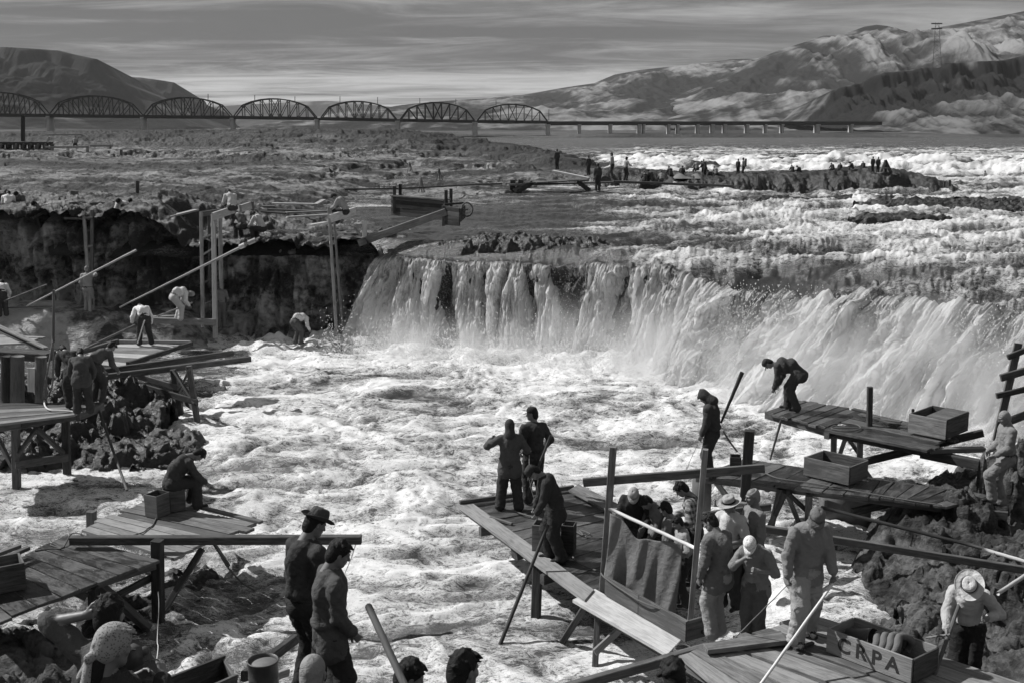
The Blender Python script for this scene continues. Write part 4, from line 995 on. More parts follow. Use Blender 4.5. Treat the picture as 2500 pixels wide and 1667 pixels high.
# ================================================================== LEFT BANK, FLUME, DISTANT WORKS, BRIDGE
def left_bank():
    # rocks the lower left platforms stand on
    for i, (px, py, Y, lx, ly, h, zb, lab) in enumerate((
            (285, 1035, 27.3, 2.3, 1.7, .55, -.15, 'low black wet outcrop under the trestle left of the foam'),
            (60, 960, 29.5, 3.8, 2.4, 1.5, -.1, 'dark rock behind the pilings at the left edge'),
            (60, 1060, 27.2, 2.6, 1.8, .9, -.2, 'dark rock under the plank platform at the left edge'),
            (215, 905, 30.5, 2.4, 1.6, 1.3, -.2, 'dark rock behind the huddled men on the left'))):
        p = PD(px, py, Y)
        tag(link('rock', rock_mesh(p.x, Y, zb, lx, ly, h, 640+i*9, 110, skirt=1.2), MAT['wetrock']), lab, 'rock', 'rocks by the left bank')
    # ledge at the foot of the cliff
    xs = np.linspace(-34, -11.0, 260); s = np.linspace(0, 1, 60); X, S = np.meshgrid(xs, s)
    e = interp([(-34, 1.5), (-17, 1.45), (-12.6, 1.15), (-11.8, .5), (-11, -.4)], X)
    Y = 43.2 - (3.6+.7*vnoise(X*.5, X*0, 5))*S; Z = e*sstep(1.0, .55, S)**.6 - .8*sstep(.6, 1, S) + .12*fbm(X, Y, 4, seed=33)
    tag(link('cliff_ledge', grid_mesh('cliff_ledge', X, Y, Z, flip=True), MAT['cliff']), kind='structure')
    # deck of the man in white
    z = 1.15
    r = root_at('fishing_platform', P(310, 893, z), 'pale plank platform with kerb boards under the cliff carrying a stooping man in white', 'platform', 'fishing platforms over the rapids')
    A, B, Cc, D = P(158, 884, z), P(292, 840, z), P(463, 842, z), P(312, 896, z)
    deck(r, A, B, Cc, D, 6, .05, ['mid', 'pale'], .02, .04, 61)
    K = Vector((0, 0, .06))
    bar('kerb', P(150, 880, z)+K, P(288, 837, z)+K, .14, .12, 'wood', r); bar('kerb', P(292, 838, z)+K, P(465, 840, z)+K, .10, .10, 'mid', r)
    bar('kerb', P(312, 893, z)+K, P(468, 843, z)+K, .12, .12, 'wood', r)
    for x, y, yb in ((180, 892, 935), (300, 898, 935)): leg_pix('pile', P(x, y, z-.1), x, yb, .14, parent=r, zb=.2)
    z = 1.25
    tag(bar('timber_beam', P(242, 908, z), P(569, 862, z+.1), .14, .17, 'wood'), 'upper of two long dark beams pushed out over the foam on the left', 'beam', 'two long beams over the trestle')
    tag(bar('timber_beam', P(252, 920, z), P(612, 876, z+.1), .14, .16, 'wood'), 'lower of two long dark beams pushed out over the foam on the left', 'beam', 'two long beams over the trestle')
    tag(bar('board', PD(229, 886, 26.6), PD(255, 918, 26.2), .16, .04, 'white'), 'short white board on the shoulder of the huddled men', 'board')
    # trestle
    t = root_at('trestle', P(482, 1027, 0), 'dark braced timber trestle standing in the foam under the long beams', 'trestle')
    b1 = P(484, 1027, 0); b2 = P(445, 1010, 0)
    bar('leg', b1-Vector((0, 0, .3)), PD(461, 893, b1.y), .15, .15, 'wood', t, up=UPY)
    bar('leg', b2-Vector((0, 0, .3)), PD(422, 902, b2.y), .15, .15, 'wood', t, up=UPY)
    bar('brace', PD(425, 905, b2.y-.1), PD(476, 985, b1.y-.1), .06, .12, 'wood', t, up=UPY)
    bar('brace', PD(463, 900, b1.y-.1), PD(440, 950, b2.y-.1), .06, .12, 'wood', t, up=UPY)
    bar('rail', PD(331, 916, b2.y+.5), PD(434, 946, b2.y-.12), .07, .16, 'wood', t)
    bar('rail', PD(331, 938, b2.y+.3), PD(482, 982, b1.y-.15), .07, .18, 'wood', t)
    bar('rail', PD(440, 972, b2.y), PD(484, 1004, b1.y), .07, .16, 'wood', t)
    bar('rail', PD(328, 912, b2.y+.6), PD(334, 942, b2.y+.4), .1, .1, 'wood', t)
    # plank deck at the left edge
    z = 1.75
    r = root_at('fishing_platform', P(28, 1187, 0), 'worn plank deck on tall braced legs at the left edge', 'platform', 'fishing platforms over the rapids')
    deck(r, P(-120, 1050, z), P(-60, 985, z), P(250, 982, z), P(185, 1012, z), 7, .05, ['mid', 'mid', 'wood'], .015, .05, 71)
    bar('beam', P(-100, 1052, z-.16), P(50, 1034, z-.16), .1, .22, 'wood', r); bar('beam', P(50, 1034, z-.16), P(188, 1012, z-.16), .1, .22, 'wood', r)
    bar('beam', P(190, 1014, z-.16), P(250, 990, z-.16), .1, .22, 'wood', r)
    l1 = P(38, 1187, 0); l2 = P(162, 1156, 0)
    bar('leg', l1-Vector((0, 0, .4)), PD(38, 1036, l1.y), .16, .16, 'wood', r, up=UPY)
    bar('leg', l2-Vector((0, 0, .4)), PD(160, 1020, l2.y), .16, .16, 'wood', r, up=UPY)
    bar('rail', PD(36, 1134, l1.y-.1), PD(165, 1116, l2.y-.1), .07, .18, 'wood', r)
    bar('brace', PD(44, 1110, l1.y-.12), PD(88, 1045, (l1.y+l2.y)/2), .07, .14, 'wood', r, up=UPY)
    bar('brace', PD(90, 1045, (l1.y+l2.y)/2), PD(156, 1106, l2.y-.12), .07, .14, 'wood', r, up=UPY)
    bar('brace', PD(-10, 1060, l1.y+.3), PD(32, 1142, l1.y), .07, .12, 'wood', r, up=UPY)
    # pilings
    for i, (x, y0, y1, w, lab) in enumerate(((18, 868, 985, .32, 'leftmost of the thick round pilings at the left edge'), (42, 868, 985, .34, 'second thick round piling from the left edge'), (100, 870, 985, .28, 'dark piling right of the white panel'))):
        f = P(x, y1, z-.1); tp = PD(x, y0, f.y)
        tag(rod('piling', f, tp, w/2, w/2*.95, 'wood', n=14), lab, 'piling', 'pilings at the left edge')
    f = P(78, 960, 1.6)
    tag(bar('board', PD(79, 956, f.y), PD(78, 898, f.y), .22, .04, 'white', up=UPY, roll=0), 'pale upright panel between the pilings at the left edge', 'board')
    tag(bar('timber_beam', PD(-10, 862, 28.8), PD(125, 870, 28.6), .5, .22, 'wood'), 'flat timber cap lying across the tops of the pilings', 'beam')
    # planks heap left
    for i, (x0, y0, x1, y1, m, lab) in enumerate(((-40, 790, 120, 862, 'mid', 'long pale plank slanting down from the left edge, the lower of the pair'), (-40, 780, 112, 850, 'mid', 'long pale plank slanting down from the left edge, the upper of the pair'))):
        tag(bar('loose_plank', PD(x0, y0, 31), PD(x1, y1, 29.5), .16, .05, m), lab, 'plank', 'slanting planks at the left edge')
    zz = 1.3
    h_ = tag(empty('fishing_platform', P(20, 828, zz)), 'small pale plank deck low under the cliff at the left edge', 'platform', 'fishing platforms over the rapids')
    deck(h_, P(-80, 845, zz), P(-40, 816, zz), P(108, 822, zz), P(70, 838, zz), 4, .06, 'pale', .02, .08, 72)
    # forked net pole
    n = root_at('dip_net', P(130, 995, 1.8), 'upright forked dip net pole standing on the left edge deck', 'net pole')
    q0 = P(112, 975, 1.8)
    rod('pole', PD(130, 835, q0.y), PD(131, 708, q0.y), .035, .03, 'mid', n)
    curve_rod('hoop', [PD(130, 830, q0.y), PD(119, 890, q0.y), PD(108, 950, q0.y), PD(108, 975, q0.y-.1), PD(125, 950, q0.y-.1), PD(130, 900, q0.y), PD(130, 832, q0.y)], .022, 'mid', n)
    tag(curve_rod('rope', [P(108, 975, 1.8), P(110, 990, 1.8), P(122, 1000, 1.8), P(150, 1002, 1.8), P(178, 1004, 1.8), P(192, 1008, 1.8)], .02, 'rope_pale'), 'pale rope from the forked net pole across the left edge deck', 'rope')
    # poles
    L = [((65, 748, 40), (333, 611, 40), .028, .045, 'white', 'long pale net pole slanting up across the cliff, the left one'),
         ((292, 751, 38), (602, 597, 38), .028, .05, 'white', 'longest white net pole slanting up across the cliff to the scaffold'),
         ((10, 736, 40), (115, 695, 40), .03, .03, 'mid', 'thin grey pole at the left edge beside the man in the white shirt'),
         ((140, 884, 30.5), (330, 794, 33), .04, .035, 'mid', 'grey pole passing behind the stooping man in white'),
         ((383, 773, 39), (470, 739, 40.5), .03, .025, 'mid', 'short pole held by the rounded figure in pale clothes'),
         ((-10, 753, 41), (130, 748, 41), .02, .02, 'mid', 'thin horizontal pole low on the cliff at the left'),
         ((228, 962, 26.0), (310, 1196, 23.0), .035, .03, 'pole', 'long thin dark pole dipping into the water from the huddled men')]
    for (a, b, c), (d, e, f), r0, r1, m, lab in L:
        tag(rod('net_pole', PD(a, b, c), PD(d, e, f), r0, r1, m), lab, 'pole', 'dip net poles')
    q = root_at('net_pole', PD(602, 597, 38), 'upper end of the longest pole with two thick white wrappings', 'pole', 'dip net poles')
    rod('shaft', PD(603, 596, 38), PD(634, 580, 38), .025, .025, 'mid', q); rod('wrapping', PD(586, 603.5, 38), PD(598, 598, 37.95), .085, .085, 'white', q)
    rod('wrapping', PD(606, 594, 38), PD(624, 586, 38), .085, .085, 'white', q)
    tag(rod('net_pole', PD(336, 838, 34.0), PD(353, 782, 33.6), .018, .018, 'rope_pale'), 'thin line held by the stooping man in white', 'line')
    # low pale wall at the foot of the scaffold
    r = root_at('low_wall', PD(450, 790, 40), 'low pale board wall on the ledge at the foot of the scaffold', 'wall')
    bar('board', PD(368, 782, 40), PD(528, 787, 40), .2, .22, 'mid', r)
    bar('board', PD(372, 778, 40.2), PD(440, 776, 40.3), .2, .2, 'mid', r)
    # scaffolds hung on the cliff
    s1 = root_at('hanging_ladder', PD(220, 780, 41), 'narrow ladder of two poles hanging on the cliff at the left', 'ladder', 'ladders and scaffolds on the cliff')
    bar('rail', PD(222, 782, 41), PD(205, 517, 42.4), .12, .10, 'mid', s1, up=UPY); bar('rail', PD(224, 745, 41.3), PD(225, 514, 42.4), .12, .10, 'mid', s1, up=UPY)
    bar('rung', PD(211, 604, 41.9), PD(226, 599, 41.9), .06, .08, 'mid', s1, up=UPY); bar('rung', PD(206, 532, 42.2), PD(226, 532, 42.2), .06, .08, 'mid', s1, up=UPY)
    bar('top_board', PD(160, 533, 43), PD(232, 534, 42.6), .2, .09, 'mid', s1)
    s2 = root_at('scaffold', PD(520, 800, 40.5), 'tall pale timber scaffold down the cliff face with a seated man on its top plank', 'scaffold', 'ladders and scaffolds on the cliff')
    bar('post', PD(496, 800, 40.6), PD(491, 520, 42.3), .12, .12, 'mid', s2, up=UPY); bar('post', PD(526, 826, 39.8), PD(521, 524, 41.8), .16, .13, 'mid', s2, up=UPY)
    bar('post', PD(541, 715, 41.5), PD(537, 524, 42.4), .13, .12, 'mid', s2, up=UPY); bar('post', PD(512, 700, 42.2), PD(510, 530, 42.8), .09, .09, 'wood', s2, up=UPY)
    for x0, y0, x1, y1 in ((494, 582, 533, 566), (496, 622, 524, 605), (498, 690, 524, 679), (498, 742, 520, 734)):
        bar('rung', PD(x0, y0, 41.6), PD(x1, y1, 41.7), .06, .09, 'mid', s2, up=UPY)
    bar('top_board', PD(520, 529, 41.6), PD(571, 512, 42.8), .10, .28, 'pale', s2); bar('top_board', PD(587, 510, 43), PD(612, 502, 43.6), .10, .28, 'pale', s2)
    bar('top_board', PD(488, 524, 42.5), PD(540, 516, 42.9), .1, .2, 'mid', s2)
    s3 = root_at('scaffold', PD(820, 815, 40.4), 'two leaning pale posts down the cliff beside the falls under a seated man', 'scaffold', 'ladders and scaffolds on the cliff')
    bar('post', PD(822, 818, 40.4), PD(803, 508, 42), .10, .10, 'mid', s3, up=UPY); bar('post', PD(836, 795, 41), PD(815, 530, 42.3), .08, .08, 'mid', s3, up=UPY)
    bar('top_board', PD(806, 534, 41.8), PD(866, 516, 43.2), .12, .30, 'pale', s3)
    bar('post', PD(891, 596, 42.6), PD(890, 540, 42.8), .17, .15, 'pale', s3, up=UPY); bar('brace', PD(882, 576, 42.9), PD(866, 556, 43), .1, .12, 'mid', s3, up=UPY)
    tag(bar('plank', PD(874, 594, 42.4), PD(1088, 518, 43.6), .12, .28, 'mid'), 'long pale plank running from the scaffold up to the flume gate', 'plank')
    # flume
    f = root_at('flume', PD(1020, 545, 45), 'long dark box flume of horizontal boards standing in the still channel', 'flume')
    Y0, Y1 = 46.5, 45.0
    for k in range(5):
        g = 9.3
        a = PD(957, 484+k*g, Y0); b = PD(1094, 496+k*g+(.3*k), Y1)
        bar('board', a, b, .08, .152, 'wood', f)
    for k in range(4):
        a = PD(957, 484+k*g, Y0); bar('end_board', a+Vector((0, .06, 0)), a+Vector((.3, 1.5, 0)), .08, .14, 'wood', f)
    for x, y0, y1, Y in ((963, 455, 490, Y0-.1), (977, 450, 482, Y0+1), (1089, 465, 500, Y1-.1), (1101, 461, 495, Y1+1.0)):
        bar('post', PD(x, y1+30, Y), PD(x, y0, Y), .13, .13, 'wood', f, up=UPY)
    bar('cap_board', PD(957, 478, Y0-.02), PD(1096, 488, Y1-.02), .3, .06, 'mid', f)
    gt = root_at('sluice_gate', PD(1105, 555, 43.5), 'small dark sluice box with a handwheel at the end of the flume', 'sluice')
    for k in range(4): bar('board', PD(1084, 508+k*12, 44), PD(1122, 514+k*11, 43.6), .08, .17, 'wood', gt)
    for k in range(3): bar('board', PD(1122, 516+k*11, 43.6), PD(1134, 506+k*11, 44.8), .08, .16, 'wood', gt)
    bar('post', PD(1083, 552, 44), PD(1083, 502, 44), .13, .13, 'mid', gt, up=UPY)
    bar('cross_beam', PD(1084, 500, 44.2), PD(1132, 496, 44.6), .1, .08, 'wood', gt)
    put('handwheel', rod_mesh([Vector((.22*math.cos(t), 0, .27*math.sin(t))) for t in np.linspace(0, 2*math.pi, 20)], .035), 'wood', Matrix.Translation(PD(1140, 512, 43.9)), gt)
    bar('shaft', PD(1128, 514, 43.9), PD(1142, 512, 43.9), .06, .06, 'wood', gt)
    # loose timber on the shelf
    T = [(640, 504, 672, 504, 'mid'), (665, 497, 770, 499, 'pale'), (770, 500, 790, 489, 'pale'), (655, 512, 800, 517, 'mid'), (700, 520, 800, 516, 'pale'), (700, 531, 800, 525, 'pale'),
         (640, 517, 700, 522, 'wood'), (755, 551, 796, 544, 'pale'), (412, 530, 480, 513, 'pale'), (372, 511, 455, 521, 'pale'), (135, 478, 360, 479, 'wood'),
         (230, 478, 300, 485, 'pale'), (122, 512, 206, 476, 'pale'), (95, 514, 210, 518, 'mid'), (185, 498, 330, 486, 'mid'), (170, 484, 235, 496, 'mid'), (190, 492, 295, 502, 'mid'),
         (0, 515, 90, 511, 'mid'), (300, 414, 336, 403, 'pale'), (370, 490, 470, 500, 'pale'), (560, 418, 575, 428, 'mid')]
    LB = ['short grey board left of the stacked planks behind the scaffolds', 'pale board at the back of the stack right of the scaffold man', 'pale board tilted up at the right end of the stack', 'long grey board in the middle of the stack behind the scaffolds', 'pale board at the front of the stack behind the scaffolds', 'lowest pale board nearest the cliff edge in the stack', 'dark short board at the left of the stack', 'lone pale board lying left of the leaning posts', "pale board slanting down to the scaffold's left", 'long thin pale board left of the scaffold, lying flat', 'longest dark beam lying level above the high rock', 'short pale board crossing the dark level beam', 'bright slanting board propped on the short thick post', 'grey board lying level above the broken rock at left', 'long grey board slanting down toward the crouching pair', 'short grey board right of the short thick post', "grey board just behind the crouching pair's left", 'grey board beside the sitters at the left edge', 'pale plank leaning at the foot of the far rock step', 'pale thin plank between the crouching pair and the scaffold', 'small stick on the pale rock swell far back']
    for i, (x0, y0, x1, y1, m) in enumerate(T):
        Ym = 44+(530-y0)*.22 if y0 > 440 else 105
        p0 = PD(x0, y0, Ym); p1 = PD(x1, y1, Ym+(y0-y1)*.12)
        tag(bar('loose_plank', p0, p1, .22 if Ym < 80 else .4, .07 if Ym < 80 else .2, m), LB[i], 'plank', 'loose planks on the rock shelf')
    # posts on the shelf
    for i, (x, y0, y1, Y, w, lab) in enumerate(((335, 442, 484, 52, .14, 'thin leaning stake on the shelf above the cliff'), (181, 466, 482, 52, .3, 'short thick post on the shelf above the cliff'), (612, 492, 512, 44.5, .2, 'short dark post beside the scaffold plank'), (361, 474, 498, 50, .3, 'square dark block at the end of the plank on the shelf'))):
        tag(bar('stake', PD(x, y1, Y), PD(x+1, y0, Y), w, w, 'wood', up=UPY), lab, 'post', 'posts on the rock shelf')
    # far left trestle wall and frames
    w = root_at('crib_wall', PD(60, 420, 125), 'long dark open timber crib far off on the left shelf', 'crib')
    for k in range(16): bar('post', PD(-10+k*9, 425, 125), PD(-10+k*9, 349, 125), .22, .22, 'wood', w, up=UPY)
    for k in range(5): bar('rail', PD(-14, 351+k*16, 124.7), PD(130, 351+k*16, 124.7), .2, .34, 'wood', w)
    for k in range(8): bar('brace', PD(-10+k*18, 420, 124.5), PD(4+k*18, 352, 124.5), .2, .22, 'wood', w, up=UPY)
    tag(bar('mast', PD(56, 346, 120), PD(56, 282, 120), .35, .35, 'wood', up=UPY), 'tall dark mast standing on the crib at the far left', 'mast')
    f2 = root_at('frame', PD(170, 420, 118), 'light timber frame beside the far crib with a man on top', 'frame')
    for x in (127, 165, 213): bar('post', PD(x, 420, 118), PD(x+1, 358, 118), .25, .25, 'pale' if x < 200 else 'mid', f2, up=UPY)
    bar('top_board', PD(112, 360, 118), PD(216, 359, 118), .3, .2, 'mid', f2); bar('top_board', PD(115, 330, 120), PD(200, 329, 120), .3, .15, 'mid', f2)
    bar('brace', PD(115, 348, 118), PD(121, 334, 118), .2, .25, 'pale', f2, up=UPY)
    f3 = root_at('frame', PD(280, 400, 115), 'small light frame at the edge of the far rock step', 'frame')
    bar('post', PD(296, 380, 115), PD(296, 366, 115), .25, .2, 'mid', f3, up=UPY); bar('brace', PD(263, 340, 118), PD(272, 358, 118), .15, .25, 'pale', f3, up=UPY)
    bar('top_board', PD(220, 356, 116), PD(275, 356, 116), .3, .25, 'mid', f3)
    # easel-like tripods of poles on the mid shelf
    for i, (x, y0, y1, Y, lab) in enumerate(((1028, 433, 470, 66, 'thin tripod of sticks standing in the still channel'), (1072, 412, 440, 84, 'leaning pair of sticks on the low rocks'), (1000, 396, 422, 100, 'crossed pale sticks on the low rocks'))):
        t = root_at('tripod', PD(x, y1, Y), lab, 'tripod', 'stick tripods on the low rocks')
        for d in (-6, 2, 8): bar('stick', PD(x+d, y1, Y+d*.05), PD(x, y0, Y), .08, .08, 'mid', t, up=UPY)
    # line across the channel
    tag(curve_rod('cable', [PD(840, 463, 60), PD(1000, 460, 64), PD(1150, 452, 72), PD(1300, 446, 78)], .05, 'pole', sub=4), 'long dark cable stretched over the still channel', 'cable')
left_bank()
def far_island_works():
    t = root_at('fishing_stage', PD(1340, 460, 74), 'dark timber stage on slanting props reaching out from the rock island', 'platform')
    Y = 74
    bar('beam', PD(1230, 450, Y), PD(1434, 439, Y+3), .5, .14, 'wood', t); bar('beam', PD(1240, 452, Y-.5), PD(1512, 445, Y+3), .4, .12, 'wood', t)
    bar('post', PD(1251, 470, Y), PD(1252, 440, Y), .35, .35, 'wood', t, up=UPY); bar('post', PD(1270, 452, Y), PD(1272, 440, Y), .35, .3, 'wood', t, up=UPY)
    for x0, y0, x1, y1 in ((1254, 468, 1278, 450), (1264, 470, 1300, 446), (1440, 466, 1410, 444)): bar('brace', PD(x0, y0, Y-.2), PD(x1, y1, Y), .3, .3, 'wood', t, up=UPY)
    for k in range(6): bar('plank', PD(1280+k*26, 447-k*1.2, Y+.2), PD(1304+k*26, 446-k*1.2, Y+.3), 1.3, .08, 'wood', t)
    tag(bar('white_plank', PD(1350, 418, 80), PD(1438, 436, 79), .5, .13, 'white'), 'long bright plank leaning on the rocks at the end of the island', 'plank')
    tag(bar('timber_beam', PD(1500, 444, 76), PD(1790, 455, 73), .4, .16, 'wood'), 'long dark log lying along the water edge of the rock island', 'beam')
    d = tag(empty('canvas_shelter', PD(1675, 445, 79)), 'low grey canvas spread over gear on the rock island', 'shelter')
    v = []; f = []
    for j in range(9):
        for i in range(15):
            s = i/14; q = j/8; p = PD(1640+70*s, 450, 80)
            v.append((p.x, 78.5+2*q, 4.75+.45*math.sin(q*math.pi)*(.6+.4*math.sin(s*9))*math.sin(s*math.pi)**.5))
    for j in range(8):
        for i in range(14): f.append((j*15+i, j*15+i+1, j*15+i+16, j*15+i+15))
    o = link('canvas', mesh_from('canvas', v, f), MAT['tarp']); o.parent = d; o.matrix_parent_inverse = d.matrix_basis.inverted()
    e = root_at('easel_frame', PD(2163, 425, 76), 'A-shaped pole frame at the right end of the rock island', 'frame')
    bar('leg', PD(2150, 420, 76), PD(2163, 392, 76), .16, .16, 'wood', e, up=UPY); bar('leg', PD(2176, 424, 76), PD(2162, 392, 76), .16, .16, 'wood', e, up=UPY)
    bar('cross_beam', PD(2154, 411, 76), PD(2170, 411, 76), .1, .3, 'wood', e, up=UPY)
    for i, (x, y0, y1) in enumerate(((1850, 428, 455), (2305, 444, 458), (2318, 440, 456), (1820, 388, 408))):
        tag(bar('stake', PD(x, y1, 74), PD(x+1, y0, 74), .12, .12, 'wood', up=UPY), ['thin stake at the foot of the rock island', 'left one of two stakes in the rapids past the end of the island', 'right one of two stakes in the rapids past the end of the island', 'thin pole held up among the men on the island'][i], 'stake', 'stakes near the rock island')
far_island_works()
def bridge():
    r = root_at('railway_bridge', PD(1338, 330, 740), 'long steel railway bridge of arched trusses and girders on concrete piers', 'bridge')
    def YD(px):   # the bridge runs away to the right
        k = np.interp(px, [-200, 1338, 2160], [660, 740, 800]); return float(k)
    dy = [(-250, 277), (0, 279), (345, 283), (565, 285), (772, 288), (970, 292), (1160, 295), (1338, 297), (2160, 297)]
    def yd(px): return float(np.interp(px, [a for a, b in dy], [b for a, b in dy]))
    def pt(px, up=0.0, back=0.0):
        Y = YD(px); p = PD(px, yd(px), Y); return p + Vector((0, back, up))
    def member(a, b, w, v, f):
        M = frame(a, b, Vector((0.01, 0, 1)) if abs((b-a).normalized().z) < .95 else UPY); L = (b-a).length; s = len(v)
        for x in (0, L):
            for y, z in ((-w, -w), (w, -w), (w, w), (-w, w)): v.append(tuple(M @ Vector((x, y/2, z/2))))
        for j in range(4): k = (j+1) % 4; f.append((s+j, s+k, s+4+k, s+4+j))
        f.append((s+3, s+2, s+1, s)); f.append((s+4, s+5, s+6, s+7))
    spans = [(-112, 112), (120, 342), (350, 562), (570, 770), (783, 966), (977, 1158), (1165, 1337)]
    PRO = [0, .62, .82, .94, 1.0, 1.0, .94, .82, .62, 0]
    for i, (x0, x1) in enumerate(spans):
        v = []; f = []; n = 9; w = .62
        pk = 45.0/2700*YD((x0+x1)/2)*(1.0 if i < 6 else .93)
        pk = (yd((x0+x1)/2) - [229, 237, 241, 244, 250, 253, 257][i])/2700*YD((x0+x1)/2)
        for back in (0, 6.5):
            B = [pt(x0+(x1-x0)*k/n, 0, back) for k in range(n+1)]; T = [b+Vector((0, 0, pk*PRO[k])) for k, b in enumerate(B)]
            for k in range(n):
                member(T[k], T[k+1], w*1.15, v, f); member(B[k], B[k+1], w*1.2, v, f)
                if 0 < k: member(B[k], T[k], w*.75, v, f)
                if 0 < k < n-1:
                    if k < n/2-.5: member(T[k], B[k+1], w*.7, v, f)
                    else: member(B[k], T[k+1], w*.7, v, f)
                if k == n//2: member(T[k], B[k+1], w*.6, v, f)
        B = [pt(x0+(x1-x0)*k/n, 0, 0) for k in range(n+1)]
        for k in range(1, n):
            t0 = B[k]+Vector((0, 0, pk*PRO[k])); member(t0, t0+Vector((0, 6.5, 0)), .4, v, f)
        o = put('truss_span', mesh_from('truss_span', v, f, False), 'steel', Matrix.Identity(4), r)
    # deck
    for (a, b, h) in ((-250, 1338, 1.6), (1338, 2152, 2.6)):
        xs = np.linspace(a, b, 9 if a < 0 else 15)
        for k in range(len(xs)-1):
            p0 = pt(xs[k], -h/2, 3.2); p1 = pt(xs[k+1], -h/2, 3.2)
            put('girder', bar_mesh((p1-p0).length+.0, 6.2, h), 'steel', frame(p0, p1), r)
    piers = [(116, 323, 7), (346, 314, 7), (565, 318, 8), (772, 322, 9), (970, 325, 10), (1159, 339, 12), (1338, 340, 11), (1415, 337, 8), (1491, 337, 9), (1562, 336, 9), (1573, 336, 6), (1634, 335, 7), (1656, 335, 7),
             (1705, 335, 8), (1741, 336, 9), (1771, 336, 8), (1826, 340, 9), (1871, 335, 6), (1912, 336, 7), (1998, 337, 11), (2081, 337, 7)]
    for x, yb, w in piers:
        p = pt(x, -2.0 if x >= 1338 else -.9, 3.2); yb_ = max(yb, 332); b = PD(x, yb_, p.y)
        hgt = p.z-b.z+1.5; ww = w/2700*p.y*.5
        v = []; f = []; n = 12
        for j, (zz, s) in enumerate(((0, 1.22), (hgt*.9, .95), (hgt*.905, 1.18), (hgt, 1.18))):
            for k in range(n):
                a = 2*math.pi*k/n; v.append((math.copysign(abs(math.cos(a))**.5, math.cos(a))*ww*s, math.copysign(abs(math.sin(a))**.5, math.sin(a))*4.0*s, zz))
        for j in range(3):
            for k in range(n): q = (k+1) % n; f.append((j*n+k, j*n+q, (j+1)*n+q, (j+1)*n+k))
        f.append(tuple(3*n+k for k in range(n)))
        put('pier', mesh_from('pier', v, f, False), 'concrete', Matrix.Translation((p.x, p.y, p.z-hgt)), r)
    for x, y0, y1 in ((508, 230, 250), (622, 233, 250), (720, 236, 252), (830, 236, 252), (922, 238, 256), (1025, 240, 254), (1113, 242, 256), (1211, 246, 262), (1340, 268, 296)):
        p = PD(x, y1, YD(x)); bar('mast', p, PD(x, y0, YD(x)), .35, .35, 'steel', r, up=UPY)
bridge()
def pylon():
    r = root_at('pylon', PD(2290, 165, 1050), 'tall lattice power pylon on the dark cliff at the right', 'pylon')
    Y = 1050
    def w(t): return 10*(1-t)+3*t+(6*(t > .85))
    N = 9; x0, yb, yt = 2288, 168, 55
    def q(s, t, b=0): return PD(x0 + s*(11*(1-t)+4*t), yb+(yt-yb)*t, Y+b*2)
    for s in (-1, 1):
        for b in (-1, 1): bar('leg', q(s, 0, b), q(s, .97, b), .3, .3, 'steel', r, up=UPY)
    for k in range(N):
        t0 = k/N; t1 = (k+1)/N
        bar('brace', q(-1, t0, -1), q(1, t1, -1), .15, .15, 'steel', r, up=UPY); bar('brace', q(1, t0, -1), q(-1, t1, -1), .15, .15, 'steel', r, up=UPY)
    for t in (.86, .97): bar('cross_arm', PD(x0-14, yb+(yt-yb)*t, Y), PD(x0+12, yb+(yt-yb)*t, Y), 1.2, 1.0, 'steel', r)
pylon()
# ------------------------------------------------ bank under the viewer and along the right
def bank_height(X, Y):
    pts = [(-10, 17, -1.2), (-4.9, 15.2, -1.2), (-3.6, 12.2, -1.2), (-1, 11, -1.2), (1, 11.2, -1.1), (0, 13.5, -1.2), (2, 14, -1.2), (4, 17.5, -1.2), (5.3, 21, -1.2), (-14, 20, -1.2), (3, 13, -.9), (6, 24, -1.5), (7, 28, -2), (-8, 24, -1.2),
           (-1, 17, -1.4), (3, 20, -1.4), (10, 26, -1.0), (14, 30, -1),
           (-7.6, 15.2, .55), (-6.4, 14.9, .35), (-6.0, 14.0, .55), (-7.0, 16.2, .05), (-6.2, 11.0, .8), (-7.2, 12.6, .7), (-9.5, 12, 1.2), (-5.2, 8.5, 1.7), (-9, 8, 3.0), (-7, 5, 4), (-5, 3, 5.2),
           (-2.0, 9.4, 2.7), (-1.4, 8.3, 3.15), (-2.4, 7.5, 3.3), (0, 6, 3.8), (0, 3, 4.9), (0, 0, 6.0), (1.2, 8, 1.7), (.2, 9.0, 1.2), (-4, 9, 1.6), (-3.3, 9.8, .9),
           (2.0, 11.0, .3), (3, 9.5, 1.0), (3.2, 12.2, .25), (4.4, 12.6, .8), (5, 11, .9), (6.3, 13.0, .8), (7.2, 13.8, .85), (6.0, 15.2, .25), (5.2, 14.6, .15), (7.4, 16.3, .35), (8.4, 17.5, .75), (8.2, 19.6, .95), (9.4, 20.4, 1.15),
           (10, 15, 1.0), (12, 18, 1.8), (14, 14, 2.5), (8, 10, 1.4), (5, 6, 3.2), (9, 5, 4), (-14, 12, 2), (14, 22, 1.4), (11, 23, .8), (4.4, 15.8, -.5), (3.8, 14.6, -.6)]
    num = 0; den = 0
    for a, b, c in pts:
        d2 = (X-a)**2+(Y-b)**2+.05; w = 1/d2**1.7; num = num+w*c; den = den+w
    return num/den
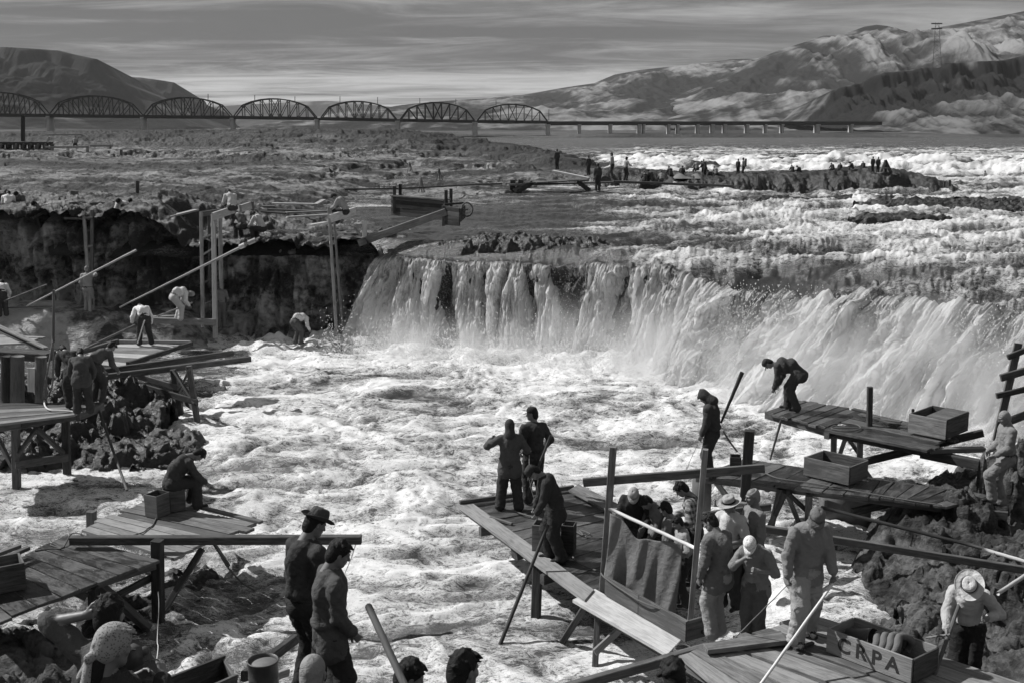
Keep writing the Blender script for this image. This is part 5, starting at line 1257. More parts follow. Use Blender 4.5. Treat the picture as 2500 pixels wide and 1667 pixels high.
def bank():
    xs = np.arange(-16, 19, .055); ys = np.arange(-1, 29, .055); X, Y = np.meshgrid(xs, ys)
    hc = bank_height(X[::6, ::6], Y[::6, ::6])
    # bilinear up
    iy = (Y-ys[0])/(.055*6); ix = (X-xs[0])/(.055*6); iy = np.clip(iy, 0, hc.shape[0]-1.001); ix = np.clip(ix, 0, hc.shape[1]-1.001)
    a = iy.astype(int); b = ix.astype(int); fy = iy-a; fx = ix-b
    h = hc[a, b]*(1-fy)*(1-fx)+hc[a+1, b]*fy*(1-fx)+hc[a, b+1]*(1-fy)*fx+hc[a+1, b+1]*fy*fx
    land = sstep(-1.0, .3, h)
    n = .16*fbm(X*.8, Y*.8, 4, .55, seed=951) + .13*(ridged(X*1.6, Y*1.6, 4, .6, seed=961)-.9) + .05*fbm(X*6, Y*6, 4, seed=971)
    n = n*.85 + .085*blocks(X*1.1+.25*vnoise(X*2, Y*2, 4), Y*1.1, 955, .7) + .055*blocks(X*3.1+.2*vnoise(X*5, Y*5, 4), Y*3.1, 957, .8)
    h = h + n*land*1.08
    keep = h > -1.15
    me = grid_mesh('rock_bank', X, Y, h)
    bm = bmesh.new(); bm.from_mesh(me)
    kv = keep.ravel(); bm.verts.ensure_lookup_table()
    bmesh.ops.delete(bm, geom=[v for v in bm.verts if not kv[v.index]], context='VERTS'); bm.to_mesh(me); bm.free()
    tag(link('rock_bank', me, MAT['bank']), kind='structure')
bank()
def right_rocks():
    L = [((2510, 1180), 20.2, 1.0, 1.0, 1.3, .9, 'high broken rock at the right edge behind the man in glasses'), ((2350, 1235), 19.6, .45, .35, .5, 1.0, 'pale angular rock at the end of the lower right platform'),
         ((2385, 1245), 19.2, .4, .3, .45, .95, 'pointed rock at the knee of the man in glasses'), ((2180, 1330), 15.6, .6, .4, .35, .1, 'rounded rock under the square rail'), ((2020, 1360), 14.8, .75, .42, .32, -.1, 'dark slab washed by the swirl behind the light jacket'),
         ((2320, 1300), 16.6, .7, .5, .3, .3, 'large rock under the end of the platform'), ((2480, 1300), 18.0, 1.1, .8, .5, .7, 'dark rock mass at the right edge below the platform end'), ((2280, 1560), 13.3, .35, .3, .3, .9, 'block of stone behind the lettered box')]
    for i, ((px, py), Y, lx, ly, h, zb, lab) in enumerate(L):
        p = PD(px, py, Y)
        tag(link('rock', rock_mesh(p.x, Y, zb, lx, ly, h, 660+i*11, 70, skirt=.6), MAT['bank']), lab, 'rock', 'rocks on the right bank')
right_rocks()
# ================================================================== PEOPLE
def mat_skin():
    k = NT('skin'); v = k.coord('Object'); n = k.noise(v, 25, 4)
    m = k.base(k.M('ADD', .13, k.M('MULTIPLY', n, .08)), .5, .4); return m
PM = {'skin': mat_skin(), 'hair': mat_cloth('dark_hair', .018, .8, 140, .55, 1.0), 'fair': mat_cloth('fair_hair', .26, .5, 140, .6, 1.0), 'boot': mat_cloth('leather', .03, .3, 60, .5, .4)}
def cloth(v, kind=''):
    key = 'cloth%.3f%s' % (v, kind)
    if key not in PM:
        if kind == 'check':
            k = NT(key); c = k.coord('Object', (1, 1, 1)); s = k.n.new('ShaderNodeSeparateXYZ'); k.l.new(c, s.inputs[0])
            a = k.M('GREATER_THAN', k.M('FRACT', k.M('MULTIPLY', k.M('ADD', s.outputs[0], s.outputs[1]), 11.0)), .5)
            b = k.M('GREATER_THAN', k.M('FRACT', k.M('MULTIPLY', s.outputs[2], 12.0)), .5)
            col = k.M('ADD', v, k.M('MULTIPLY', k.M('ADD', a, b), .13)); w = k.noise(c, 7, 5, .6, 1.2)
            PM[key] = k.base(col, .9, .1, k.bump(w, .6, .03))
        elif kind == 'plaid':
            k = NT(key); c = k.coord('Object', (1, 1, 1)); n = k.vor(c, 75.0); w = k.noise(c, 12, 5, .6, 1.2)
            PM[key] = k.base(k.M('MULTIPLY', v, k.M('ADD', .45, k.rng(n, .15, .5, 0, .8))), .9, .1, k.bump(w, .6, .02))
        else: PM[key] = mat_cloth(key, v, .5, 90, .92, 1.0)
    return PM[key]
# ---- implicit surfaces
class Field:
    def __init__(s, lo, hi, h):
        s.h = h; s.lo = np.array(lo, float); n = np.ceil((np.array(hi)-s.lo)/h).astype(int)+2; s.n = n
        s.ax = [s.lo[i]+h*np.arange(n[i]) for i in range(3)]
        s.d = np.full(n, 1.0); s.m = np.full(n, -1, np.int16); s.md = np.full(n, 1.0)
    def sub(s, lo, hi):
        sl = []
        for i in range(3):
            a = max(0, int((lo[i]-s.lo[i])/s.h)-1); b = min(s.n[i], int((hi[i]-s.lo[i])/s.h)+3); sl.append(slice(a, max(b, a+1)))
        g = np.meshgrid(s.ax[0][sl[0]], s.ax[1][sl[1]], s.ax[2][sl[2]], indexing='ij'); return tuple(sl), g
    def add(s, dist, sl, mat, k=.03, mode='u'):
        D = s.d[sl]
        if mode == 'u':
            hh = np.clip(.5+.5*(D-dist)/k, 0, 1); s.d[sl] = D*(1-hh)+dist*hh - k*hh*(1-hh)
            M = s.md[sl]; w = dist < M; s.md[sl] = np.where(w, dist, M); s.m[sl] = np.where(w, mat, s.m[sl])
        else:
            nd = -dist; hh = np.clip(.5-.5*(D-nd)/k, 0, 1); s.d[sl] = D*(1-hh)+nd*hh + k*hh*(1-hh)
    def cone(s, a, b, r0, r1, mat, k=.03, mode='u'):
        a = np.array(a, float); b = np.array(b, float); R_ = max(r0, r1)+.06
        sl, (X, Y, Z) = s.sub(np.minimum(a, b)-R_, np.maximum(a, b)+R_)
        v = b-a; L2 = max(v@v, 1e-9)
        t = np.clip(((X-a[0])*v[0]+(Y-a[1])*v[1]+(Z-a[2])*v[2])/L2, 0, 1)
        d = np.sqrt((X-a[0]-t*v[0])**2+(Y-a[1]-t*v[1])**2+(Z-a[2]-t*v[2])**2) - (r0+(r1-r0)*t)
        s.add(d, sl, mat, k, mode)
    def ell(s, c, r, mat, k=.02, mode='u', M=None):
        c = np.array(c, float); r = np.array(r, float); R_ = r.max()+.05
        sl, (X, Y, Z) = s.sub(c-R_, c+R_); x, y, z = X-c[0], Y-c[1], Z-c[2]
        if M is not None: x, y, z = [M[0][i]*x+M[1][i]*y+M[2][i]*z for i in range(3)]
        q = np.sqrt((x/r[0])**2+(y/r[1])**2+(z/r[2])**2); g = np.sqrt((x/r[0]**2)**2+(y/r[1]**2)**2+(z/r[2]**2)**2)+1e-9
        s.add(q*(q-1)/g, sl, mat, k, mode)
    def mesh(s):
        d = s.d; sg = d < 0
        nx, ny, nz = d.shape
        c = np.zeros((nx-1, ny-1, nz-1), int)
        for i in (0, 1):
            for j in (0, 1):
                for k in (0, 1): c += sg[i:nx-1+i, j:ny-1+j, k:nz-1+k]
        act = (c > 0) & (c < 8); idx = -np.ones(act.shape, int); I = np.argwhere(act); idx[act] = np.arange(len(I))
        acc = np.zeros((len(I), 3)); cnt = np.zeros(len(I)); i0, j0, k0 = I.T
        for ax in range(3):
            o = [a for a in range(3) if a != ax]
            for u in (0, 1):
                for v in (0, 1):
                    off = [0, 0, 0]; off[o[0]] = u; off[o[1]] = v; e = list(off); e[ax] = 1
                    da = d[i0+off[0], j0+off[1], k0+off[2]]; db = d[i0+e[0], j0+e[1], k0+e[2]]
                    x = (da < 0) != (db < 0); t = np.where(x, da/(da-db+1e-12), 0)
                    p = np.array(off, float)[None, :].repeat(len(I), 0); p[:, ax] = t
                    acc += np.where(x[:, None], p, 0); cnt += x
        V = s.lo + s.h*(I + acc/cnt[:, None])
        F = []
        for ax in range(3):
            o1, o2 = (ax+1) % 3, (ax+2) % 3
            sl0 = [slice(1, -1)]*3; sl0[ax] = slice(0, d.shape[ax]-1); sl1 = list(sl0); sl1[ax] = slice(1, d.shape[ax])
            A = sg[tuple(sl0)]; B = sg[tuple(sl1)]; E = np.argwhere(A != B); fl = A[A != B]
            base = E + 1; base[:, ax] -= 1
            def cell(u, v):
                q = base.copy(); q[:, o1] -= u; q[:, o2] -= v; return idx[q[:, 0], q[:, 1], q[:, 2]]
            q = np.stack([cell(1, 1), cell(0, 1), cell(0, 0), cell(1, 0)], 1); q = np.where(fl[:, None], q, q[:, ::-1]); F.append(q)
        F = np.concatenate(F); F = F[(F >= 0).all(1)]
        mi = np.clip(np.round((V-s.lo)/s.h).astype(int), 0, np.array(d.shape)-1)
        return V, F, s.m[mi[:, 0], mi[:, 1], mi[:, 2]]
def smooth_pts(V, F, it=1):
    for _ in range(it):
        acc = np.zeros_like(V); n = np.zeros(len(V))
        for a, b in ((0, 1), (1, 2), (2, 3), (3, 0)):
            np.add.at(acc, F[:, a], V[F[:, b]]); np.add.at(n, F[:, a], 1); np.add.at(acc, F[:, b], V[F[:, a]]); np.add.at(n, F[:, b], 1)
        V = V*.5+.5*acc/n[:, None]
    return V
# ---- head (face towards +Y, origin at the middle of the skull)
def head_geo(h=.0048):
    f = Field((-.13, -.15, -.24), (.13, .16, .16), h)
    f.ell((0, -.012, .03), (.075, .093, .09), 0, .02)
    f.ell((0, .03, -.035), (.058, .062, .078), 0, .035)
    f.ell((0, .05, -.088), (.030, .030, .024), 0, .03)                   # chin
    for s in (-1, 1):
        f.cone((s*.050, -.01, -.045), (s*.026, .052, -.088), .020, .018, 0, .03)      # jaw
        f.ell((s*.032, .083, .006), (.021, .014, .012), 0, .012, 's')            # eye socket
        f.ell((s*.031, .066, .004), (.013, .0125, .011), 0, .004)                # eye
        f.ell((s*.045, .060, -.022), (.022, .018, .016), 0, .02)                 # cheek
        f.cone((s*.012, .088, .026), (s*.045, .072, .024), .008, .007, 0, .014)  # brow
        f.ell((s*.077, -.008, -.008), (.010, .020, .031), 0, .008)               # ear
        f.ell((s*.084, .002, -.006), (.006, .009, .014), 0, .005, 's')
        f.ell((s*.011, .099, -.027), (.009, .010, .008), 0, .008)                # nostril wing
    f.cone((0, .088, .012), (0, .108, -.024), .008, .0115, 0, .012)              # nose
    f.ell((0, .088, -.050), (.025, .010, .007), 0, .008); f.ell((0, .085, -.062), (.021, .010, .008), 0, .008)
    f.ell((0, .098, -.0555), (.026, .008, .0022), 0, .003, 's')                  # mouth line
    f.cone((0, -.025, -.06), (0, -.045, -.22), .056, .060, 0, .03)               # neck
    V, F, _ = f.mesh(); return smooth_pts(V, F, 1), F
def hair_geo(kind, h=.006):
    rr = random.Random(hash(kind) % 999 if False else sum(map(ord, kind)))
    f = Field((-.17, -.19, -.2), (.17, .19, .2), h)
    top = {'short': .006, 'thick': .012, 'crop': .003, 'long': .014, 'curly': .018, 'bald': .002}[kind]
    f.ell((0, -.02, .036), (.077+top*.6, .095+top*.5, .088+top), 0, .01)
    f.ell((0, -.058, -.03), (.070+top*.5, .060+top*.3, .085), 0, .03)
    if kind in ('thick', 'long', 'curly', 'short'):
        for _ in range(60 if kind != 'short' else 34):
            a = rr.uniform(-math.pi, math.pi); e = rr.uniform(.05, 1.45)
            c = np.array([math.cos(a)*math.cos(e)*(.075+top*.5), math.sin(a)*math.cos(e)*.092-.022, .036+math.sin(e)*(.088+top*.8)])
            dl = np.array([rr.uniform(-.03, .03), rr.uniform(-.02, .045), rr.uniform(-.03, .012)])
            r = rr.uniform(.010, .017)*(1.3 if kind == 'curly' else 1)
            f.cone(c, c+dl, r, r*.35 if kind != 'curly' else r, 0, .008)
    if kind in ('thick', 'short', 'long'):
        for _ in range(7):                                                      # forelock
            x = rr.uniform(-.05, .05); f.cone((x, .06, .098), (x*1.2, .096, .07+rr.uniform(-.01, .015)), .012, .005, 0, .012)
    if kind == 'long':
        for s in (-1, 0, 1): f.cone((s*.05, -.08, .0), (s*.055, -.085, -.13), .045, .035, 0, .03)
    cut = .10
    f.ell((0, .085, -.045), (.088 if kind != 'bald' else .12, .10, cut), 0, .01, 's')   # keep the face free
    if kind == 'bald': f.ell((0, .03, .12), (.07, .09, .06), 0, .01, 's')
    V, F, _ = f.mesh(); return smooth_pts(V, F, 1), F
def hand_geo(grip, h=.0035):
    """right hand: wrist at origin, fingers towards -Z, palm faces +X... thumb on +Y side"""
    f = Field((-.06, -.07, -.21), (.07, .08, .05), h)
    f.cone((0, 0, .03), (0, 0, -.02), .026, .024, 0, .02)
    for y in (-.022, 0, .022): f.cone((0, y*.7, -.015), (0, y, -.085), .015, .0135, 0, .015)
    L = (.066, .076, .072, .056)
    for i, y in enumerate((.030, .010, -.011, -.030)):
        c = grip if isinstance(grip, float) else .35
        p = np.array([0, y, -.086]); a = .15+c*.9
        for j, s in enumerate((.45, .32, .25)):
            q = p + L[i]*s*np.array([math.sin(a), 0, -math.cos(a)])
            f.cone(p, q, .0095-.0008*j, .0088-.001*j, 0, .005); p = q; a += .25+c*1.15
    t = np.array([.004, .030, -.030])
    for j, (dl, r) in enumerate((((.014, .022, -.030), .012), ((.012, .010, -.026), .0105), ((.012, -.002, -.020), .009))):
        q = t+np.array(dl); f.cone(t, q, r, r*.9, 0, .008); t = q
    V, F, _ = f.mesh(); return smooth_pts(V, F, 1), F
HEAD = head_geo(); HEADLO = head_geo(.009)
HAIR = {k: hair_geo(k) for k in ('short', 'thick', 'crop', 'long', 'curly', 'bald')}
HANDS = {'relaxed': hand_geo(.25), 'grip': hand_geo(.95)}
def v3(*a): return np.array(a, float)
def nrm(a): a = np.array(a, float); return a/(np.linalg.norm(a)+1e-9)
def rotv(v, ax, ang):
    ax = nrm(ax); c, s = math.cos(ang), math.sin(ang); return v*c+np.cross(ax, v)*s+ax*(ax@v)*(1-c)
def ik(a, b, l0, l1, pole):
    """two-bone joint between a and b bent towards pole; b pulled in when out of reach"""
    a = np.array(a); b = np.array(b); v = b-a; d = np.linalg.norm(v); m = (l0+l1)*.985
    if d > m: b = a+v/d*m; v = b-a; d = m
    x = (d*d+l0*l0-l1*l1)/(2*d); hh = math.sqrt(max(l0*l0-x*x, 0)); n = v/d; p = np.array(pole, float); p = p-n*(p@n); p = nrm(p)
    return a+n*x+p*hh, b
def person(name_label, foot, face, H=1.72, lean=0.0, curve=0.0, side=0.0, head=(0, 0, 0), hands=(None, None), feet=None, pelvis=None, top=.2, leg=.08, shoe=None,
           hair='short', hairmat='hair', hat=None, hatv=.1, sleeves='long', jacket=False, grips=('relaxed', 'relaxed'), h=.016, group='people at the falls', build=1.0, kind='', topkind='', glasses=False, cut=None, poles=(None, None), fat=1.0, headbare=True, overalls=False):
    """foot: ground point between the feet; face: compass of the chest in degrees, 0 = away from the camera, 90 = to the left, 180 = towards it"""
    S = H/1.75; fa = R(face)
    F = v3(-math.sin(fa), math.cos(fa), 0); RT = v3(math.cos(fa), math.sin(fa), 0); U = v3(0, 0, 1)      # RT: the person's right
    def L(f, r, u): return F*f*S+RT*r*S+U*u*S
    pz = .93 if pelvis is None else pelvis[2]; po = (0, 0) if pelvis is None else pelvis[:2]
    pel = L(po[0], po[1], pz)
    if feet is None: feet = ((.02, .11, 0), (-.04, -.11, 0))
    up0 = rotv(rotv(U, RT, -R(lean)*(.75 if curve else 1)), F, R(side)); up1 = rotv(up0, RT, -R(curve + (lean*.25 if curve else 0)))
    mid = pel+up0*.22*S; neck = mid+up1*.31*S; rt1 = rotv(RT, F, R(side)); fw1 = np.cross(up1, rt1)
    fw0 = np.cross(up0, rt1)
    if cut is not None: h = h
    shR = neck+rt1*.178*S*build-up1*.035*S; shL = neck-rt1*.178*S*build-up1*.035*S
    lo = np.array([1e9]*3); hi = -lo; pts = []
    # arms
    J = {}
    for sgn, sh, hd, nm, pl in ((1, shR, hands[0], 'R', poles[0]), (-1, shL, hands[1], 'L', poles[1])):
        if hd is None: hd = (.06, .04, -.53)
        tgt = sh + F*hd[0]*S + RT*sgn*hd[1]*S + U*hd[2]*S
        pole = (-F*.9+RT*sgn*.5-U*.2) if pl is None else (F*pl[0]+RT*sgn*pl[1]+U*pl[2])
        el, wr = ik(sh, tgt, .285*S, .25*S, pole); J['sh'+nm] = sh; J['el'+nm] = el; J['wr'+nm] = wr
    for sgn, ft, nm in ((1, feet[0], 'R'), (-1, feet[1], 'L')):
        hip = pel+RT*sgn*.088*S-U*.03*S; an = L(ft[0], ft[1], ft[2]+.085)
        kp = F if len(ft) < 4 else F*ft[3]+RT*ft[4]+U*ft[5]
        kn, an = ik(hip, an, .43*S, .415*S, kp); J['hip'+nm] = hip; J['kn'+nm] = kn; J['an'+nm] = an
    hp, hy, hr = head
    hu = rotv(up1 if lean < 40 else nrm(up1+U*.3), rt1, -R(hp)); hf = np.cross(hu, rt1); hf = rotv(hf, hu, R(hy)); hrr = np.cross(hf, hu)
    hu = rotv(hu, hf, R(hr)); hrr = np.cross(hf, hu)
    hc = neck + nrm(up1*.6+hu*.4)*.088*S + hu*.125*S + hf*.015*S
    for p in list(J.values())+[pel, neck, hc]: lo = np.minimum(lo, p); hi = np.maximum(hi, p)
    fd = Field(lo-.26, hi+.26, h)
    SK, TP, LG, BT = 0, 1, 2, 3
    b = build
    Mx = (rt1, fw1, up1); M0 = (rt1, fw0, up0)
    f = fat
    # trunk
    fd.ell(mid+up1*.17*S, (.198*S*b, .138*S*f, .225*S), TP, .04, M=Mx)
    fd.ell(mid-up0*.02*S, (.172*S*b, .132*S*f, .20*S), TP, .05, M=M0)
    fd.ell(mid-up0*.10*S, (.192*S*b, .152*S*f, .090*S), TP, .03, M=M0)          # shirt bloused over the belt
    if jacket:
        fd.cone(pel+rt1*.07*S-up0*.0, pel+rt1*.085*S-up0*.13*S, .128*S*f, .140*S*f, TP, .03); fd.cone(pel-rt1*.07*S, pel-rt1*.085*S-up0*.13*S, .128*S*f, .140*S*f, TP, .03)
    fd.ell(pel-up0*.03*S, (.172*S*b, .128*S*f, .125*S), LG, .006 if jacket else .012, M=M0)
    fd.cone(shR-rt1*.02, shL+rt1*.02, .072*S, .072*S, TP, .045)
    fd.cone(neck-rt1*.08*S-up1*.03, neck+up1*.01*S, .07*S, .06*S, TP, .03); fd.cone(neck+rt1*.08*S-up1*.03, neck+up1*.01*S, .07*S, .06*S, TP, .03)
    for c_ in range(9):                                                           # collar
        a_ = math.radians(-140+280*c_/8)+math.pi; fd.ell(neck+up1*(.035)*S+fw1*(.060*math.cos(a_)+.005)*S+rt1*.060*math.sin(a_)*S, (.02*S, .02*S, .026*S), TP, .012, M=Mx)
    fd.cone(neck-up1*.02, hc-hu*.09*S-hf*.02, .052*S, .050*S, SK, .008)
    if not jacket and not overalls:
        for c_ in range(20):
            a_ = 2*math.pi*c_/20; fd.ell(pel+up0*.065*S+rt1*.152*S*b*math.cos(a_)+fw0*.118*S*f*math.sin(a_), (.030*S, .030*S, .017*S), BT, .004, M=M0)
    for n, hd in (('R', hands[0]), ('L', hands[1])):
        sh, el, wr = J['sh'+n], J['el'+n], J['wr'+n]
        fd.cone(sh, el, .078*S, .068*S, TP, .035)
        if sleeves == 'long':
            fd.cone(el, el+(wr-el)*.90, .068*S, .052*S, TP, .02); fd.cone(el+(wr-el)*.84, el+(wr-el)*.93, .046*S, .044*S, TP, .006); fd.cone(wr-(wr-el)*.1, wr, .030*S, .027*S, SK, .004)
        else:
            fd.cone(el+(sh-el)*.38, el+(sh-el)*.15, .066*S, .072*S, TP, .008); fd.cone(el+(sh-el)*.25, el, .046*S, .042*S, SK, .004); fd.cone(el, wr, .042*S, .029*S, SK, .015)
        hip, kn, an = J['hip'+n], J['kn'+n], J['an'+n]
        fd.cone(hip, kn, .116*S*f, .094*S*f, LG, .03); fd.cone(kn, an-(an-kn)*.02, .094*S*f, .084*S*f, LG, .03)
        fd.cone(an+(kn-an)*.10, an+v3(0, 0, -.01), .086*S*f, .094*S*f, LG, .012)
        fd.cone(hip-U*.0, hip+(kn-hip)*.3, .116*S*f, .105*S*f, LG, .03)
        dn = v3(0, 0, -.045*S)
        fd.cone(an+dn-F*.035*S, an+dn+F*.16*S+U*(-.010), .044*S, .036*S, BT, .012); fd.cone(an, an+dn, .05*S, .045*S, BT, .02)
    # folds in the cloth
    X, Y, Z = np.meshgrid(*fd.ax, indexing='ij')
    sd_ = sum(map(ord, name_label)) % 97
    q = np.sin(X*31+np.sin(Z*17+sd_)*1.6+Y*9)*np.sin(Z*27+np.sin(X*19+sd_)*1.7)+.6*np.sin((X+Y)*44+sd_+2*np.sin(Z*23))*np.sin(Z*52+X*20)
    q2 = np.abs(np.sin(Z*38+X*14+2.2*np.sin(X*11+Y*13+sd_)+1.3*np.sin(Z*9)))
    brk = .5+.5*np.sin(X*9.3+sd_)*np.sin(Y*8.1-sd_*2)*np.sin(Z*6.7+sd_)*1.6
    q3 = np.abs(np.sin(X*27+Y*21+1.7*np.sin(Z*6.5+sd_)+.9*np.sin(Y*17)))
    fd.d = fd.d + np.where(fd.m != SK, .009*(.4-q3)*(fd.m != BT) + .0048*q + .0085*(.45-q2)*brk*np.where(fd.m == BT, 0, 1), 0)*(1 if h < .03 else .5)
    V, Fc, m = fd.mesh(); V = smooth_pts(V, Fc, 1)
    mats = [PM['skin'], cloth(top, topkind), cloth(leg), PM['boot'] if shoe is None else cloth(shoe)]
    verts = [V]; faces = [Fc]; fm = [np.clip(m[Fc[:, 0]], 0, 3)]; off = len(V)
    def addg(G, M, p, sc, mi):
        nonlocal off
        W_ = (G[0]*sc) @ np.array(M) + p; verts.append(W_); faces.append(G[1]+off); fm.append(np.full(len(G[1]), mi)); off += len(W_)
    hm = (hrr, hf, hu)
    addg(HEAD if h < .02 else HEADLO, hm, hc, S*.98, 0)
    if h < .03:
        for n, sgn, gp in (('R', 1, grips[0]), ('L', -1, grips[1])):
            d = nrm(J['wr'+n]-J['el'+n]); 
            z_ = -d; x_ = nrm(-RT*sgn - d*((-RT*sgn)@d)) if abs((RT@d)) < .9 else nrm(F)
            y_ = np.cross(z_, x_)*1.0
            if y_@F < 0 and gp == 'relaxed': pass
            G = HANDS[gp]
            if sgn < 0: G = (G[0]*np.array([1, -1, 1]), G[1][:, ::-1]); 
            addg(G, (x_, y_, z_), J['wr'+n], S, 0)
    VV = np.concatenate(verts); FF = np.concatenate(faces); MM = np.concatenate(fm)
    me = bpy.data.meshes.new('body'); me.from_pydata(VV.tolist(), [], FF.tolist())
    me.polygons.foreach_set('use_smooth', [True]*len(FF))
    for q_ in mats: me.materials.append(q_)
    me.polygons.foreach_set('material_index', MM.astype(np.int32)); me.update()
    root = tag(empty('person', foot), name_label, 'person', group)
    o = bpy.data.objects.new('body', me); C.objects.link(o); o.parent = root
    def child(nm, G, mat, sc=1.0, dz=0.0):
        W_ = (G[0]*sc*S) @ np.array(hm) + hc + hu*dz
        mm = bpy.data.meshes.new(nm); mm.from_pydata(W_.tolist(), [], G[1].tolist()); mm.polygons.foreach_set('use_smooth', [True]*len(G[1])); mm.materials.append(mat); mm.update()
        c = bpy.data.objects.new(nm, mm); C.objects.link(c); c.parent = root; return c
    if hat not in ('scarf', 'hood'): child('hair', HAIR[hair if hat is None else 'crop'], PM[hairmat])
    HM = Matrix([list(hrr), list(hf), list(hu)]).transposed().to_4x4(); HM.translation = Vector(hc)
    hm_ = cloth(hatv, 'plaid' if hat in ('scarf', 'sunhat') else '')
    def lat(nm, prof, z0, ox=0, oy=-.005, sx=1, sy=1.14, mat=hm_, brimcurve=0.0, n=32, tilt=0):
        v = []; ff = []
        for i, (r, z) in enumerate(prof):
            for j in range(n):
                a = 2*math.pi*j/n; x = r*math.cos(a)*sx; y = r*math.sin(a)*sy
                zz = z + brimcurve*abs(math.cos(a))**2*max(0, r-.09)*4 + tilt*y
                v.append((x*S+ox, y*S+oy, (zz+z0)*S))
        for i in range(len(prof)-1):
            for j in range(n): kx = (j+1) % n; ff.append((i*n+j, i*n+kx, (i+1)*n+kx, (i+1)*n+j))
        mm = mesh_from(nm, v, ff); c = link(nm, mm, mat); c.parent = root; c.matrix_local = HM
        md = c.modifiers.new('t', 'SOLIDIFY'); md.thickness = .003; return c
    if hat == 'fedora':
        lat('hat_crown', [(.086, 0), (.085, .03), (.080, .07), (.070, .098), (.055, .108), (.030, .092), (.001, .084)], .045, brimcurve=0)
        lat('hat_brim', [(.084, .0), (.100, -.004), (.125, -.006), (.148, .002), (.150, .004)], .045, brimcurve=.16)
        lat('hat_band', [(.0885, .002), (.0875, .028)], .045, mat=cloth(.02))
    elif hat == 'straw':
        lat('hat_crown', [(.088, 0), (.085, .05), (.080, .085), (.066, .095), (.03, .088), (.001, .086)], .045)
        lat('hat_brim', [(.086, 0), (.12, .0), (.15, -.004), (.172, .002), (.175, .006)], .045, brimcurve=.05)
        lat('hat_band', [(.0905, .002), (.088, .032)], .045, mat=cloth(.02) if hatv < .6 else cloth(.2))
    elif hat in ('cap', 'sunhat'):
        lat('cap_crown', [(.086, -.01), (.090, .025), (.084, .065), (.062, .093), (.03, .104), (.001, .107)], .035)
        v = []; ff = []; n = 14
        for i in range(n+1):
            a = math.pi*(i/n); 
            for r, dz in ((.084, 0), (.118, -.012), (.148, -.026)):
                s_ = math.sin(a)
                v.append((math.cos(a)*(.084+(r-.084)*.25)*S, (.084 + (r-.084)*1.2)*s_*1.05*S, (.030+dz*s_)*S))
        for i in range(n):
            for j in range(2): ff.append((i*3+j, i*3+j+1, i*3+j+4, i*3+j+3))
        c = link('cap_bill', mesh_from('cap_bill', v, ff), hm_); c.parent = root; c.matrix_local = HM
        md = c.modifiers.new('t', 'SOLIDIFY'); md.thickness = .004
    elif hat in ('hood', 'souwester'):
        g = Field((-.2, -.25, -.26), (.2, .2, .26), .008)
        g.ell((0, -.015, .035), (.093, .112, .112), 0, .02)
        g.cone((0, -.04, -.03), (0, -.075, -.17), .085, .11, 0, .05)
        if hat == 'hood': g.cone((0, -.05, .10), (0, -.04, .145), .05, .02, 0, .05)
        g.ell((0, .10, -.03), (.068, .085, .085), 0, .015, 's')
        if hat == 'hood': g.cone((-.04, .09, .068), (.04, .09, .068), .014, .014, 0, .015); g.cone((0, .09, .068), (0, .135, .045), .03, .008, 0, .02)
        V2, F2, _ = g.mesh(); child('hood', (smooth_pts(V2, F2, 2), F2), hm_)
    elif hat == 'scarf':
        g = Field((-.2, -.3, -.3), (.2, .2, .26), .007)
        g.ell((0, -.012, .040), (.092, .112, .105), 0, .02)
        g.ell((0, -.06, -.02), (.082, .07, .075), 0, .03)
        g.cone((-.01, -.12, -.05), (.01, -.15, -.05), .03, .028, 0, .02)          # knot
        g.cone((0, -.14, -.06), (.03, -.16, -.20), .022, .03, 0, .01); g.cone((0, -.14, -.06), (-.04, -.15, -.17), .02, .028, 0, .01)
        for t in range(6):
            pr = None
            for w_ in np.linspace(0, 1, 7):
                az = math.radians(-62+25*t)*(1-w_)**.8; el_ = math.radians(62-88*w_)
                c_ = np.array([.094*math.sin(az)*math.cos(el_*.6), -.012+.118*(math.cos(math.pi*(.18+.72*w_))), .040+.107*math.sin(math.pi*(.22+.66*w_))*math.cos(az*.7)-(.06*w_)])
                if pr is not None: g.cone(pr, c_, .009, .009, 0, .009)
                pr = c_
        g.ell((0, .10, -.045), (.085, .09, .10), 0, .012, 's')
        V2, F2, _ = g.mesh(); child('headscarf', (smooth_pts(V2, F2, 1), F2), hm_)
        g = Field((-.2, -.3, -.3), (.2, .2, .2), .008)
        g.cone((0, -.085, -.07), (0, -.105, -.19), .05, .06, 0, .03); V2, F2, _ = g.mesh(); child('hair', (V2, F2), PM['hair'])
    if glasses:
        v = []
        gm_ = bmesh.new()
        for s in (-1, 1):
            pts = [Vector((s*.032+.021*math.cos(t), .094, .004+.018*math.sin(t))) for t in np.linspace(0, 2*math.pi, 15)]
            c = put('glasses', rod_mesh([p*S for p in pts], .0022, n=5), 'metal', HM, root)
            pts = [Vector((s*.053, .092, .008)), Vector((s*.072, .05, .008)), Vector((s*.082, -.01, .006))]
            c = put('glasses_arm', rod_mesh([p*S for p in pts], .002, n=5), 'metal', HM, root)
    fp = np.array(foot)
    return {'root': root, 'R': fp+J['wrR'], 'L': fp+J['wrL'], 'neck': fp+neck, 'head': fp+hc, 'pel': fp+pel, 'elR': fp+J['elR'], 'elL': fp+J['elL'], 'F': F, 'RT': RT, 'hm': hm, 'J': {k: fp+q for k, q in J.items()}}
def stand(px, ytop, z, H, **k):
    """ground point of a person whose head top is seen at (px, ytop)"""
    p = PZ(px, ytop, z+H); return Vector((p.x, p.y, z))
def vv(a): return Vector([float(x) for x in a])
def hold(p, n, off=.05): return vv(p[n])
